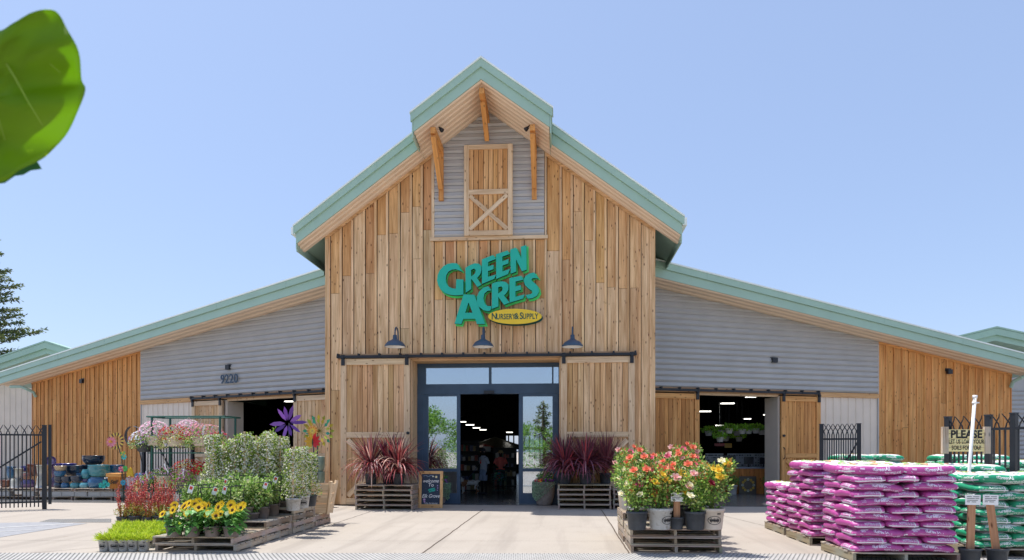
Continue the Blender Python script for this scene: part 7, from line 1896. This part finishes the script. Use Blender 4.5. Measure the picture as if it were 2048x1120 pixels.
def broad(e, H, Wd, seed, n=1800):
    r = random.Random(seed); m_ = MB(); m_.tube([(0, 0, 0), (.05, .02, H * .4), (0, 0, H * .7)], [.16, .12, .05], 8); 
    cs = []
    for k in range(9):
        a_ = r.uniform(0, 6.28); c_ = Vector((math.cos(a_) * Wd * r.uniform(.2, .65), math.sin(a_) * Wd * r.uniform(.2, .65), H * r.uniform(.42, .85))); cs.append(c_); m_.tube([(0, 0, H * .35), c_ * .6 + Vector((0, 0, H * .15)), c_], [.06, .04, .015], 5)
    m_.build('trunk', 'bark', e, True, local=True); f = MB()
    for c_ in cs: cluster(f, r, c_, (Wd * .42, Wd * .42, H * .17), n // 9, .17, .10, [(.10, .22, .04), (.16, .32, .06), (.06, .14, .025), (.24, .40, .08)])
    f.build('crown', 'foliage', e, local=True)
T1 = None
for i, (x, y, s_, lb) in enumerate(((-19, -17, 1.1, 'leafy street tree behind the viewpoint, far left'), (-14.5, -19, 1.0, 'leafy street tree behind the viewpoint, second from left'), (-11, -16, 1.2, 'leafy street tree behind the viewpoint, third from left'), (-7.3, -18, .95, 'leafy street tree behind the viewpoint, fourth from left'), (-3.2, -17, .9, 'leafy street tree behind the viewpoint, fifth from left'),
     (0.6, -18.5, .85, 'leafy street tree behind the viewpoint, sixth from left'), (4.2, -17.5, 1.0, 'leafy street tree behind the viewpoint, seventh from left'), (8.5, -18, 1.1, 'leafy street tree behind the viewpoint, at the far right'))):
    if T1 is None: T1 = empty('street_tree', (0, 0, 0)); broad(T1, 4.0, 2.7, 5, 4200); o = T1
    else: o = dup(T1)
    o.location = (x, y, 0); o.rotation_euler = (0, 0, i * 1.7); o.scale = (s_, s_, s_); tag(o, lb, 'tree', 'street trees across the road')
e = empty('conifer_tree', (-1.6, -22, 0), 'pointed conifer behind the viewpoint, mirrored in the right door glass', 'tree'); conifer(e, 5.6, 1.1, 8, 34)
# low hedge across the road
m_ = MB(); rr = random.Random(77)
for _ in range(13000): m_.leaf(Vector((rr.uniform(-24, 12), -14 + rr.gauss(0, .4), rr.uniform(0, 2.1))), rdir(rr, .3), rdir(rr), .13, .08, tint=vary(rr.choice([(.12, .26, .05), (.20, .36, .07), (.07, .16, .03)]), .2, rr))
tag(m_.build('hedge', 'foliage'), 'long low green hedge across the road behind the viewpoint', 'hedge')

# ================================================================ FOREGROUND LEAF
KD = .62
def L3(px, py, k=KD, bulge=0.0): d = ray(px, py); return Vector((0, 0, HC)) + d * (k + bulge)
out = [(-150, 60), (-60, 50), (-5, 62), (26, 46), (68, 24), (110, 22), (134, 58), (158, 105), (163, 158), (171, 180), (156, 222), (135, 266), (108, 297), (84, 318), (40, 340), (0, 366), (-80, 372), (-170, 330), (-210, 200)]
sp_ = []
for i in range(len(out)):
    p0, p1, p2, p3 = out[i - 1], out[i], out[(i + 1) % len(out)], out[(i + 2) % len(out)]
    for k in range(4):
        t = k / 4; sp_.append(tuple(.5 * (2 * p1[j_] + (p2[j_] - p0[j_]) * t + (2 * p0[j_] - 5 * p1[j_] + 4 * p2[j_] - p3[j_]) * t * t + (3 * p1[j_] - p0[j_] - 3 * p2[j_] + p3[j_]) * t ** 3) for j_ in (0, 1)))
M['bigleaf'] = leafm('broad_leaf_blade', (.24, .42, .014), (.34, .52, .022), .72, .4); M['vein'] = leafm('leaf_vein', (.36, .52, .06), (.42, .58, .08), .5, .5)
e = empty('tree_leaf', L3(-150, 190), 'large out of focus green leaf hanging in at the upper left', 'leaf')
cx_, cy_ = -20, 195; rings = [0, .25, .5, .75, .93, 1.0]; vs = []; fs = []; N = len(sp_)
for ri, f_ in enumerate(rings):
    for (x, y) in sp_:
        X_, Y_ = cx_ + (x - cx_) * f_, cy_ + (y - cy_) * f_
        b_ = .035 * f_ * f_ * math.sin(math.atan2(Y_ - cy_, X_ - cx_) * 2 + .6) + .02 * f_ + .008 * math.sin(Y_ * .05)
        vs.append(L3(X_, Y_, KD, b_))
for ri in range(len(rings) - 1):
    for k in range(N): k2 = (k + 1) % N; fs.append((ri * N + k, ri * N + k2, (ri + 1) * N + k2, (ri + 1) * N + k))
m_ = MB(); m_.add(vs, fs); bo = m_.build('leaf_blade', 'bigleaf', e, True)
so_ = bo.modifiers.new('Solid', 'SOLIDIFY'); so_.thickness = .0006
m_ = MB()
def vein(pts, r0): m_.tube([L3(x, y, KD, -.004 + .02 * (((x - cx_) ** 2 + (y - cy_) ** 2) ** .5 / 250)) for x, y in pts], [r0 * (1 - .7 * i / (len(pts) - 1)) for i in range(len(pts))], 6)
vein([(-150, 20), (-60, 60), (0, 105), (30, 155), (60, 210), (85, 250)], .0016); vein([(-60, 60), (0, 68), (40, 82), (80, 110), (120, 145)], .0012); vein([(-60, 60), (-20, 180), (10, 280)], .0012)
m_.build('veins', 'vein', bo, True, local=True)
m_ = MB(); m_.tube([L3(-150, 20), L3(-230, -80, KD + .04), L3(-330, -260, KD + .08)], .0018, 6); m_.build('leaf_stalk', 'vein', e, True)
# second leaf above that shades it, third peeking out below
e2 = empty('tree_leaf', L3(-60, -60, .66), 'second green leaf above and behind the large one, mostly out of frame', 'leaf')
m_ = MB(); c2 = L3(40, 50, KD) + SUNV * .16; u1 = Vector((1, .25, 0)).normalized(); u2 = Vector((-.2, 1, .25)).normalized(); vs = [c2]; N2 = 24
for k in range(N2): t_ = 2 * math.pi * k / N2; rr_ = .055 * (1 + .12 * math.cos(3 * t_)); vs.append(c2 + u1 * (math.cos(t_) * rr_ - .03) + u2 * math.sin(t_) * rr_)
m_.add(vs, [(0, 1 + k, 1 + (k + 1) % N2) for k in range(N2)]); m_.build('leaf_blade', 'bigleaf', e2)
e3 = empty('tree_leaf', L3(-60, 330, .70), 'small darker leaf tip peeking out below the large leaf', 'leaf')
m_ = MB(); P = [(-80, 300), (0, 290), (60, 300), (74, 322), (84, 338), (62, 341), (46, 350), (30, 352), (10, 366), (-30, 372), (-80, 380)]; m_.add([L3(x, y, .70) for x, y in P] , [tuple(range(len(P)))]); 
m_.add([L3(x, y, .701) for x, y in P], [tuple(range(len(P)))]); m_.build('leaf_blade', leafm('bluish_leaf', (.03, .14, .05), (.05, .18, .07), .3), e3)
# ---------------------------------------------------------------- final uniform scale to metres
for o in list(COL.objects):
    if o.parent is None and o is not camo and o is not suno:
        o.location = o.location * SCALE; o.scale = o.scale * SCALE
